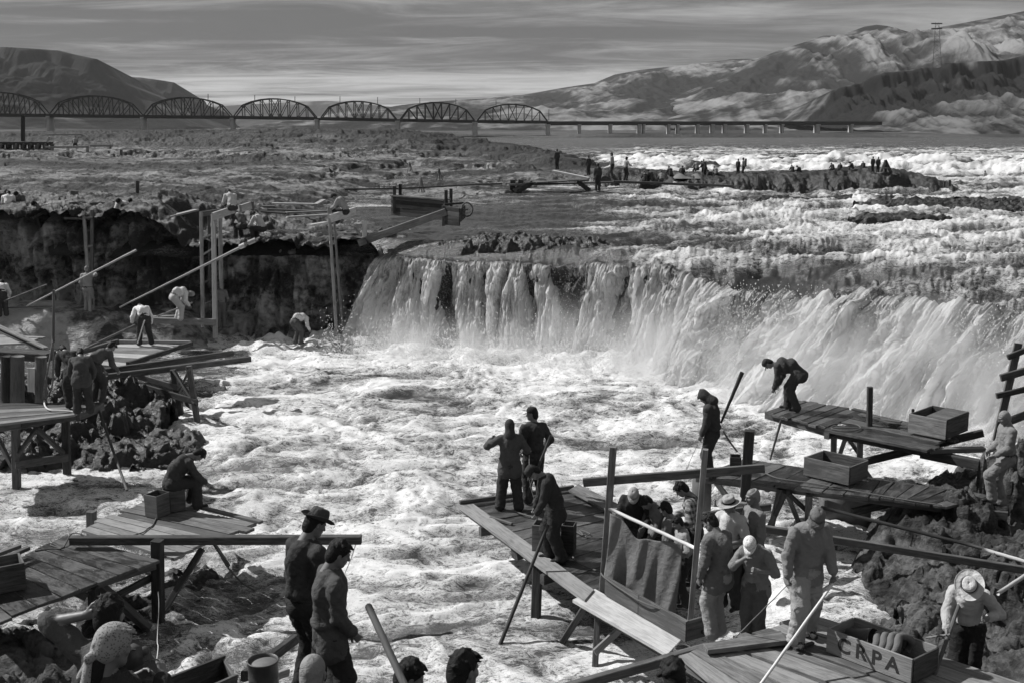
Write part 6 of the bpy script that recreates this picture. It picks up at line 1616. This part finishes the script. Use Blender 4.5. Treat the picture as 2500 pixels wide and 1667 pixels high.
# ---------------- middle platform
Z1 = 1.03
def mid_people():
    # man in the sack-like hood and coat, seen from behind, left arm raised
    f = P(1245, 1243, Z1); person('person in a rain hood and baggy suit, elbow raised, on the middle platform', f, 5, 1.68, lean=4, hands=((.22, .10, -.30), (.18, .16, -.06)), poles=(None, (-.1, 1, -.5)), feet=((-.02, .17, 0), (.05, -.19, 0)),
        top=.085, leg=.045, hat='souwester', hatv=.05, jacket=True, build=1.06, fat=1.12, h=.013)
    # taller man behind with goggles pushed up
    f = P(1303, 1224, Z1); q = person('tallest of the three on the middle platform, dark waders, cap, holding a pole', f, 22, 1.80, lean=3, head=(8, 55, 0), hands=((.10, .10, -.42), (.12, .02, -.48)), feet=((.02, .17, 0), (0, -.12, 0)), top=.05, leg=.05, hat='cap', hatv=.03, jacket=False, build=1.05, h=.013)
    tag(rod('net_pole', PD(1286, 1210, f.y-.35), PD(1345, 1062, f.y-.3), .020, .026, 'pole'), 'dark pole held upright by the tallest man on the middle platform', 'pole', 'net poles held by fishermen')
    tag(curve_rod('cord', [PD(1292, 1110, f.y-.3), PD(1294, 1180, f.y-.4), PD(1308, 1225, f.y-.6), P(1322, 1243, Z1+.02)], .006, 'rope_pale'), 'pale cord hanging down between the two standing men on the middle platform', 'cord')
    # man in cap bent over the pitchfork pole
    f = P(1354, 1366, Z1); person('person in a long dark coat and cap bent forward over a slanting pole', f, 98, 1.74, lean=16, curve=14, head=(28, 0, 0), hands=((.12, .0, -.54), (.17, -.02, -.56)), feet=((.06, .12, 0), (-.10, -.12, 0)), top=.04, leg=.035, hat='cap', hatv=.045, jacket=True, build=1.05, fat=1.1, h=.013, grips=('grip', 'grip'))
    tag(rod('net_pole', P(1205, 1612, -.15), PD(1338, 1280, P(1350, 1366, Z1).y-.25), .034, .026, 'pole'), 'thick dark pole held by the bent man, slanting down into the foam', 'pole', 'net poles held by fishermen')
    # right: hooded man
    f = P(1735, 1168, 1.33); person('person in a peaked hood and dark overalls looking down, standing on the lower right platform', f, 62, 1.76, lean=3, curve=5, head=(38, 0, 0), hands=((.20, .06, -.50), (.10, .03, -.53)), feet=((.04, .10, 0), (-.04, -.10, 0)), top=.05, leg=.04, hat='hood', hatv=.05, jacket=False, h=.013)
    tag(rod('net_pole', PD(1760, 1032, f.y+.15), PD(1812, 908, f.y+.1), .022, .042, 'pole'), 'dark club-ended pole behind the back of the hooded man', 'pole', 'net poles held by fishermen')
    tag(curve_rod('rope', [PD(1766, 1052, f.y-.1), PD(1782, 1078, f.y-.1), PD(1800, 1102, f.y-.1)], .018, 'mid'), 'stiff grey line from the hooded man\'s hip to the small crate', 'line')
    tag(curve_rod('cord', [PD(1708, 1058, f.y-.2), PD(1700, 1090, f.y-.3), PD(1682, 1130, f.y-.3), PD(1672, 1165, f.y-.4)], .004, 'rope'), 'fine line hanging from the hooded man\'s hand', 'line')
    # bending man
    f = P(1932, 1000, 1.80); q = person('person bent double over the end of the upper right platform, cap and dark jacket', f, 68, 1.72, lean=62, curve=34, head=(-4, 0, 0), hands=((.02, .0, -.50), (.06, .0, -.52)), feet=((.10, .10, 0), (-.14, -.10, 0)), pelvis=(-.10, 0, .90), top=.055, leg=.05, hat='cap', hatv=.05, jacket=True, h=.013, grips=('grip', 'grip'))
    tag(rod('net_pole', PD(1880, 1122, f.y-.4), PD(1908, 1022, f.y-.5), .022, .030, 'pole'), 'pole pushed down past the end of the upper right platform by the bending man', 'pole', 'net poles held by fishermen')
mid_people()
# ---------------- the crowd by the tarpaulin
def crowd():
    def pz(px, yt, z, H, lab, face, **k):
        f = stand(px, yt, z, H); k.setdefault('h', .014); return f, person(lab, f, face, H, group='onlookers by the tarpaulin', **k)
    pz(1552, 1168, 1.05, 1.64, 'person in a light cap and dark shirt looking down behind the tarpaulin', 168, lean=10, curve=8, head=(38, 0, 0), hands=((.26, -.02, -.36), (.26, .02, -.34)), top=.035, leg=.04, hat='cap', hatv=.38, fat=1.1)
    pz(1628, 1184, 1.05, 1.58, 'dark-haired person in a grey shirt leaning forward, second behind the tarpaulin', 118, lean=26, curve=10, head=(20, 0, 0), hands=((.20, -.02, -.50), (.24, .0, -.48)), top=.16, leg=.06, hair='short')
    pz(1642, 1232, 1.0, 1.46, 'curly-haired person in a grey shirt with a hand at the hip beside the tarpaulin', 60, lean=4, head=(24, 0, 0), hands=((.22, .02, -.30), (.02, .05, -.50)), top=.15, leg=.05, hair='curly')
    pz(1702, 1174, 1.05, 1.68, 'dark-haired person in a checked shirt looking down behind the second post', 80, lean=8, curve=8, head=(30, 0, 0), hands=((.24, .05, -.34), (.2, .12, -.40)), top=.045, topkind='check', leg=.05, hair='thick', sleeves='long')
    pz(1672, 1262, 1.0, 1.38, 'bare-armed youth in a pale shirt by the second post', 100, lean=6, head=(20, 0, 0), hands=((.24, .04, -.22), (.20, .10, -.28)), top=.28, leg=.05, hair='short', sleeves='short')
    pz(1790, 1212, 1.0, 1.74, 'person in a flat wide straw hat, white T-shirt and dark suspenders', 140, lean=5, head=(12, -10, 0), hands=((.28, -.02, -.22), (.20, -.04, -.30)), top=.5, leg=.05, hat='straw', hatv=.36, sleeves='short')
    pz(1846, 1198, 1.0, 1.80, 'tall person with thinning fair hair in profile behind the straw hat', 105, lean=2, head=(6, 0, 0), hands=((.12, .02, -.50), None), top=.20, leg=.1, hair='bald', hairmat='fair')
    # man in the light jacket with his back turned
    pz(1760, 1262, 1.15, 1.72, 'person with dark hair in a loose tweed jacket and light trousers, back turned', 40, lean=4, curve=6, head=(28, 18, 0), hands=((.10, .04, -.53), (.06, .06, -.53)), feet=((.02, .08, 0), (0, -.10, 0)), top=.14, leg=.30, hair='thick', jacket=True, build=1.12, fat=1.1, h=.012)
    # photographer in the white cap
    f, q = pz(1852, 1290, 1.15, 1.62, 'photographer in a white speckled cap holding something up to the chin', 150, lean=8, curve=8, head=(34, 0, 8), hands=((.20, -.10, -.02), (.24, -.04, -.16)), poles=((.2, .8, -.8), (.1, .9, -.9)), feet=((.02, .09, 0), (0, -.09, 0)), top=.20, leg=.10, hat='sunhat', hatv=.6, sleeves='short', h=.012, jacket=True, grips=('grip', 'grip'))
    # man in the light jacket and cap on the near platform
    z = 1.62
    f = P(1955, 1560, z); q = person('big person in a cap, zipped light jacket and pale work trousers on the near platform', f, 196, 1.83, lean=6, curve=6, head=(24, -14, 0), hands=((.06, .10, -.52), (.20, .02, -.48)), feet=((.10, .13, 0), (-.12, -.17, 0)), top=.22, leg=.33, shoe=.04, hat='cap', hatv=.16, jacket=True, build=1.14, fat=1.15, h=.011, grips=('grip', 'grip'))
    r = vv(q['R']); l = vv(q['L'])
    def pole_through(pt, px0, py0, d0, ext, r0, r1, mat, lab):
        a = PD(px0, py0, d0); d = (pt-a).normalized(); tag(rod('net_pole', a, pt+d*ext, r0, r1, mat), lab, 'pole', 'net poles held by fishermen')
    pole_through(l+Vector((0, -.05, -.09)), 1835, 1700, 11.8, .10, .019, .016, 'white', 'pale thick pole held by the big man in the light jacket')
    pole_through(r+Vector((0, -.03, -.09)), 1785, 1566, f.y+.1, .02, .008, .006, 'mid', 'thin stick in the right hand of the big man in the light jacket')
    # man in the white hat
    f = stand(2378, 1362, 1.0, 1.80); q = person('person in a white straw hat and pale shirt handling net poles at the right', f, 152, 1.74, lean=14, curve=10, head=(30, 6, 0), hands=((.34, .02, -.38), (.16, .06, -.20)), feet=((.02, .12, 0), (-.05, -.10, 0)), top=.42, leg=.025, hat='straw', hatv=.55, sleeves='long', h=.011, grips=('grip', 'grip'), build=1.05)
    r = vv(q['R']); l = vv(q['L'])
    pole_through(r+Vector((0, -.06, -.05)), 2262, 1700, 12.2, .85, .026, .024, 'mid', 'long two-toned pole in the hands of the man in the white hat')
    tag(rod('net_pole', PD(2262, 1556, r.y+.3), r+Vector((.02, -.05, -.04)), .012, .014, 'mid'), 'thin net stick held low by the man in the white hat', 'stick')
    tag(rod('net_pole', PD(2436, 1448, 13.9), PD(2540, 1380, 14.6), .028, .028, 'white'), 'bright white pole end behind the man in the white hat', 'pole', 'net poles held by fishermen')
    tag(rod('net_pole', PD(2352, 1520, 13.4), PD(2372, 1680, 13.0), .022, .022, 'pole'), 'dark pole beside the leg of the man in the white hat', 'pole', 'net poles held by fishermen')
    # man in glasses standing on the right rocks
    f = P(2446, 1236, 1.25); person('bareheaded person in glasses and light shirt, one foot up on the right rocks', f, 92, 1.78, lean=2, head=(22, 0, 0), hands=((.20, .0, -.42), (.24, -.04, -.42)), feet=((.0, .05, 0), (.24, -.10, .13)), top=.20, leg=.20, hair='crop', hairmat='fair', glasses=True, h=.013)
crowd()
# ---------------- left side
def left_people():
    # seated man on the crate
    pc = P(408, 1250, 1.13); f = P(448, 1228, 1.13)
    q = person('dark-haired person seated on a crate, elbows on knees, on the left platform', pc+Vector((.12, .22, 0)), -62, 1.74, lean=34, curve=16, head=(28, 0, 0), hands=((.30, -.04, -.44), (.26, .0, -.50)), pelvis=(-.08, 0, .52), feet=((.34, .20, 0), (.30, -.24, 0)), top=.06, leg=.045, hair='thick', h=.012, jacket=False, fat=1.05)
    box_crate('crate', pc+Vector((.08, .20, 0)), R(28), .34, .34, .40, 'crate the seated man sits on, hidden under him', 'wood', .02, None, 1)
    # huddled men
    f = P(205, 1008, 1.8); person('bent person in dark clothes nearest in the huddle on the left edge deck', f, 20, 1.72, lean=44, curve=20, head=(10, 0, 0), hands=((.12, .06, -.46), (.12, .02, -.48)), pelvis=(-.1, 0, .88), feet=((-.02, .14, 0), (.06, -.14, 0)), top=.07, leg=.05, hair='short', jacket=True, h=.016)
    f = P(180, 992, 1.8); person('bent person in dark clothes on the left of the huddle by the net pole', f, 40, 1.70, lean=38, curve=24, head=(10, 0, 0), hands=((.2, .06, -.40), (.10, .02, -.48)), pelvis=(-.1, 0, .88), top=.05, leg=.04, hair='short', jacket=True, h=.016)
    f = P(232, 985, 1.8)+Vector((0, .2, 0)); person('third person of the huddle, half hidden, under the short white board', f, -30, 1.70, lean=50, curve=20, hands=((.15, .06, -.44), (.1, .02, -.48)), pelvis=(-.1, 0, .88), top=.09, leg=.05, hair='short', h=.018)
    # white shirts below the cliff
    f = P(354, 842, 1.2); person('stooping person in a white shirt and dark trousers on the pale platform below the cliff', f, 28, 1.78, lean=46, curve=34, head=(20, 0, 0), hands=((.02, .10, -.50), (.04, .12, -.42)), pelvis=(-.14, 0, .90), feet=((0, .20, 0), (.05, -.16, 0)), top=.72, leg=.05, hair='short', h=.018)
    f = PD(438, 778, 40); f.z -= .05; person('person in pale clothes bent right over on the ledge left of the scaffold', f, -60, 1.75, lean=52, curve=48, head=(30, 0, 0), hands=((.10, .0, -.48), (.10, .02, -.48)), pelvis=(-.16, 0, .88), top=.62, leg=.45, hair='crop', hairmat='fair', h=.022, fat=1.15)
    f = PD(541, 800, 41.2); person('dim figure in grey clothes standing behind the foot of the scaffold', f, 10, 1.74, lean=26, curve=20, head=(30, 0, 0), hands=((.2, .0, -.40), (.2, .02, -.40)), top=.16, leg=.10, hat='cap', hatv=.4, h=.022)
    f = PD(218, 762, 41.3); person('small figure in pale clothes at the foot of the hanging ladder', f, 0, 1.70, lean=4, hands=((.05, .12, .1), (.06, .06, -.5)), top=.30, leg=.28, hair='crop', hairmat='fair', h=.022)
    f = PD(8, 772, 40.5); person('person in a white shirt bending at the left edge below the cliff', f, 20, 1.75, lean=50, curve=30, hands=((.1, .05, -.46), (.1, .02, -.46)), pelvis=(-.14, 0, .88), top=.75, leg=.06, hair='short', h=.022)
    f = PD(728, 840, 40.2); person('person in a pale shirt bending low at the foot of the cliff beside the falls', f, -35, 1.74, lean=62, curve=38, head=(20, 0, 0), hands=((.1, .05, -.46), (.1, .02, -.46)), pelvis=(-.14, 0, .86), top=.55, leg=.08, hair='short', h=.022)
    # sitters on the scaffold tops and shelf
    def sit(px, yseat, D, face, lab, top, leg, hz=.42, **k):
        p = PD(px, yseat, D); p.z -= hz; k.setdefault('hair', 'thick'); k.setdefault('lean', 26)
        return person(lab, p, face, 1.74, curve=14, head=(26, 0, 0), hands=k.pop('hands', ((.36, -.04, -.36), (.34, .0, -.36))), pelvis=(-.1, 0, hz+.08), feet=k.pop('feet', ((.30, .12, 0), (.28, -.14, 0))), top=top, leg=leg, h=.022, group='people along the cliff top', **k)
    sit(566, 510, 42.6, 30, 'person in a light shirt seated on top of the pale scaffold, legs over the edge', .45, .05)
    sit(838, 520, 42.6, 78, 'person in a grey shirt seated in profile on the scaffold beside the falls', .28, .04)
    sit(636, 562, 43.6, 60, 'person in a pale shirt sitting on the rock at the lip of the cliff', .5, .05)
    sit(590, 556, 43.8, 40, 'person in dark clothes sitting on the rock behind the scaffold', .12, .05, lean=36)
    sit(305, 524, 44.2, 170, 'person in a white shirt crouching on the high rock above the hanging ladder', .6, .06, lean=34)
    sit(325, 522, 44.8, 190, 'person in dark clothes crouching beside the one in white on the high rock', .1, .05, lean=40)
    sit(22, 512, 45, 20, 'person in a white shirt sitting at the left edge on the shelf', .7, .08)
    sit(52, 510, 46, 180, 'person in dark clothes sitting on the shelf near the left edge', .1, .06)
    sit(2, 508, 46.5, -20, 'dark-clad sitter cut by the left edge of the view', .06, .05)
    sit(105, 535, 44.5, 150, 'person in grey sitting on the broken rock near the left edge', .2, .1)
left_people()
# ---------------- bluff in front of the camera
def bluff():
    g = 'onlookers on the bluff'
    f = Vector((PD(742, 1400, 9.5).x, 9.5, 2.84)); q = person('tall person in a turned-up felt hat and dark work clothes, on the near bluff', f, -42, 1.76, lean=2, curve=5, head=(24, -12, 4), hands=((.18, .0, -.46), (.06, .02, -.52)), feet=((0, .10, 0), (0, -.10, 0)), top=.05, leg=.028, hat='fedora', hatv=.07, h=.010, group=g, build=1.0)
    f = Vector((PD(800, 1400, 8.3).x, 8.3, 3.24)); q = person('boy with tousled dark hair in a denim jacket, looking down to the right', f, -68, 1.55, lean=1, curve=3, head=(22, -6, 0), hands=((.16, -.02, -.48), (.04, .03, -.53)), feet=((0, .09, 0), (-.02, -.09, 0)), top=.085, leg=.035, hair='thick', jacket=True, h=.010, group=g, build=1.0)
    def bust(px, py, D, lab, face, **k):
        c = PD(px, py, D); H = 1.72; z = c.z-.945*H; k.setdefault('hair', 'short')
        return person(lab, Vector((c.x, c.y, z)), face, H, h=.010, group=g, **k)
    bust(762, 1655, 6.4, 'head with short grey-fair hair at the bottom edge between the drum and the boy', 0, hair='crop', hairmat='fair', top=.3, leg=.1, head=(10, -10, 0))
    bust(975, 1652, 7.4, 'dark-haired boy looking to the right at the bottom edge behind the thick pole', -75, hair='thick', top=.05, leg=.05, head=(26, 0, 0))
    bust(1122, 1645, 6.2, 'person with dark hair and spectacles seen from behind at the bottom edge', -35, hair='short', top=.06, leg=.05, glasses=True, head=(10, -12, 0))
    bust(1650, 1665, 7.4, 'tousled head at the bottom edge under the slanting beam', 10, hair='curly', top=.12, leg=.05, head=(20, 0, 0))
    # person shading the eyes, elbow out to the left
    bust(262, 1512, 6.3, 'dark-haired bare-armed person with an elbow raised beside the head', -8, hair='thick', top=.10, leg=.1, sleeves='short', head=(8, 0, 0), hands=((.16, .12, -.4), (.02, -.02, .24)), poles=(None, (.0, 1, .05)), grips=('relaxed', 'grip'))
    q = bust(258, 1590, 5.8, 'person in a printed headscarf knotted behind, holding a camera, in a dark jacket', -35, hat='scarf', hatv=.24, top=.045, leg=.05, head=(14, -8, 0), hands=((.30, -.08, -.03), (.28, -.02, -.10)), poles=((.2, .7, -.9), (.2, .9, -.9)), jacket=True)
    p = PD(322, 1602, q['head'][1]+.16)
    cmr = tag(empty('camera_body', p, R(-30)), 'black box camera held up beside the headscarf', 'camera')
    MM_ = Matrix.Translation(p) @ Matrix.Rotation(R(-35), 4, 'Z')
    bd = mesh_from('case', *block_geo(.085, .10, .12, .008)); put('case', bd, 'metal', MM_ @ Matrix.Translation((0, 0, -.06)), cmr)
    lathe('lens', [(.001, 0), (.028, 0), (.028, .05), (.024, .055), (.022, .03), (.001, .03)], 'metal', MM_ @ Matrix.Translation((0, .05, 0)) @ Matrix.Rotation(R(-90), 4, 'X'), cmr, 20)
    put('strap', rod_mesh([Vector(a) for a in ((-.04, 0, .055), (-.03, -.04, .075), (.03, -.04, .07), (.04, 0, .055))], .004), 'metal', MM_, cmr)
bluff()
# ---------------- small figures far across the river
def far_people():
    protos = {}
    def proto(key, **k):
        f = Vector((0, 0, -50)); q = person('proto', f, 0, 1.72, h=.034, group='people on the rock island', **k); protos[key] = q['root']; return q
    specs = {'stand': dict(lean=2, top=.05, leg=.04), 'standpale': dict(lean=6, top=.30, leg=.05, hands=((.3, .1, -.3), None)), 'bend': dict(lean=30, curve=20, top=.05, leg=.04, hands=((.3, .1, -.35), (.3, 0, -.35))),
             'sit': dict(lean=24, curve=14, head=(16, 0, 0), pelvis=(-.1, 0, .25), feet=((.32, .14, 0), (.30, -.16, 0)), hands=((.34, -.04, -.3), (.34, 0, -.3)), top=.05, leg=.04),
             'sitpale': dict(lean=24, curve=14, head=(16, 0, 0), pelvis=(-.1, 0, .25), feet=((.32, .14, 0), (.30, -.16, 0)), hands=((.34, -.04, -.3), (.34, 0, -.3)), top=.25, leg=.06)}
    used = set()
    def place(key, px, pyfoot, Y, face, lab, sc=1.0):
        if key not in protos: proto(key, **specs[key])
        src = protos[key]
        if key not in used: r = src; used.add(key)
        else:
            r = src.copy(); C.objects.link(r)
            for ch in list(src.children): c = ch.copy(); C.objects.link(c); c.parent = r
        p = PD(px, pyfoot, Y); r.location = p; r.rotation_euler = (0, 0, R(face)); r.scale = (sc, sc, sc); r['label'] = lab
        return r
    L = [('standpale', 1495, 435, 79, 70, 'tallest standing man, pale shirt, dark trousers, on the left end of the island'), ('standpale', 1527, 441, 79, -60, 'smaller standing figure just right of the tall one on the island'),
         ('stand', 1459, 466, 73, 0, 'dark figure standing in the shallows beside the timber stage'), ('stand', 1360, 414, 84, 20, 'pale thin figure on the rock above the white plank', .85), ('stand', 1437, 428, 82, 20, 'dark figure behind the right end of the white plank', .8),
         ('sit', 1637, 433, 80, 20, 'leftmost of two people sitting apart on the island left of the crowd'), ('sit', 1664, 432, 80, -20, 'right one of two people sitting apart on the island left of the crowd'),
         ('sitpale', 1701, 419, 82, 30, 'small sitter at the left of the island crowd'), ('stand', 1717, 430, 81, 10, 'person standing tallest in the middle of the island crowd', .85), ('bend', 1722, 436, 80, 40, 'bent figure in front of the tall one in the island crowd'),
         ('sit', 1735, 440, 79.5, 60, 'dark sitter right of the tall one in the island crowd'), ('sitpale', 1748, 432, 80.5, 20, 'small paler sitter in the island crowd'),
         ('stand', 1801, 428, 80.5, -30, 'dark standing figure beside the man with the raised pole', .85), ('standpale', 1815, 432, 80, 60, 'man in a pale coat with the raised pole on the island'),
         ('sit', 1575, 447, 78, 10, 'sitter low on the island left of the canvas'), ('sit', 1590, 445, 78, 50, 'dark crouching sitter low on the island left of the canvas', 1.1), ('sitpale', 1615, 446, 78, 0, 'hunched sitter close to the canvas'),
         ('sit', 1935, 424, 79, 10, 'sitter on the low middle part of the island'), ('sit', 1952, 425, 79, 60, 'second sitter on the low middle part of the island'), ('sit', 2033, 418, 78, 20, 'first of a loose row of sitters on the rising end of the island'),
         ('sit', 2050, 418, 78, -20, 'second of a loose row of sitters on the rising end of the island'), ('sit', 2080, 415, 78, 70, 'lone sitter with raised knees on the rising end of the island'), ('sit', 2108, 414, 78, 0, 'sitter just left of the standing pair'),
         ('stand', 2130, 420, 76.5, 10, 'left one of the standing pair at the right end of the island'), ('stand', 2143, 421, 76.5, -10, 'right one of the standing pair at the right end of the island'),
         ('bend', 2162, 422, 76.2, 10, 'figure stooping under the A-shaped pole frame', .9), ('standpale', 2404, 450, 95, 30, 'pale figure far off in the spray past the island', .8),
         ('sit', 561, 413, 128, 20, 'left one of two dark sitters on the pale rock swell', 1.15), ('stand', 612, 412, 126, 20, 'right one of two dark figures on the pale rock swell', .62), ('sitpale', 184, 358, 119, 20, 'figure on top of the far timber frame', 1.1)]
    for it in L:
        sc_ = float(np.interp(it[1], [1500, 1560, 1700, 1850, 1950, 2120, 2170, 2400], [1, .85, .8, .75, .62, .58, .58, .8])) if it[1] > 1500 else 1.0
        place(*it[:6], (it[6] if len(it) > 6 else 1.0)*sc_)
far_people()
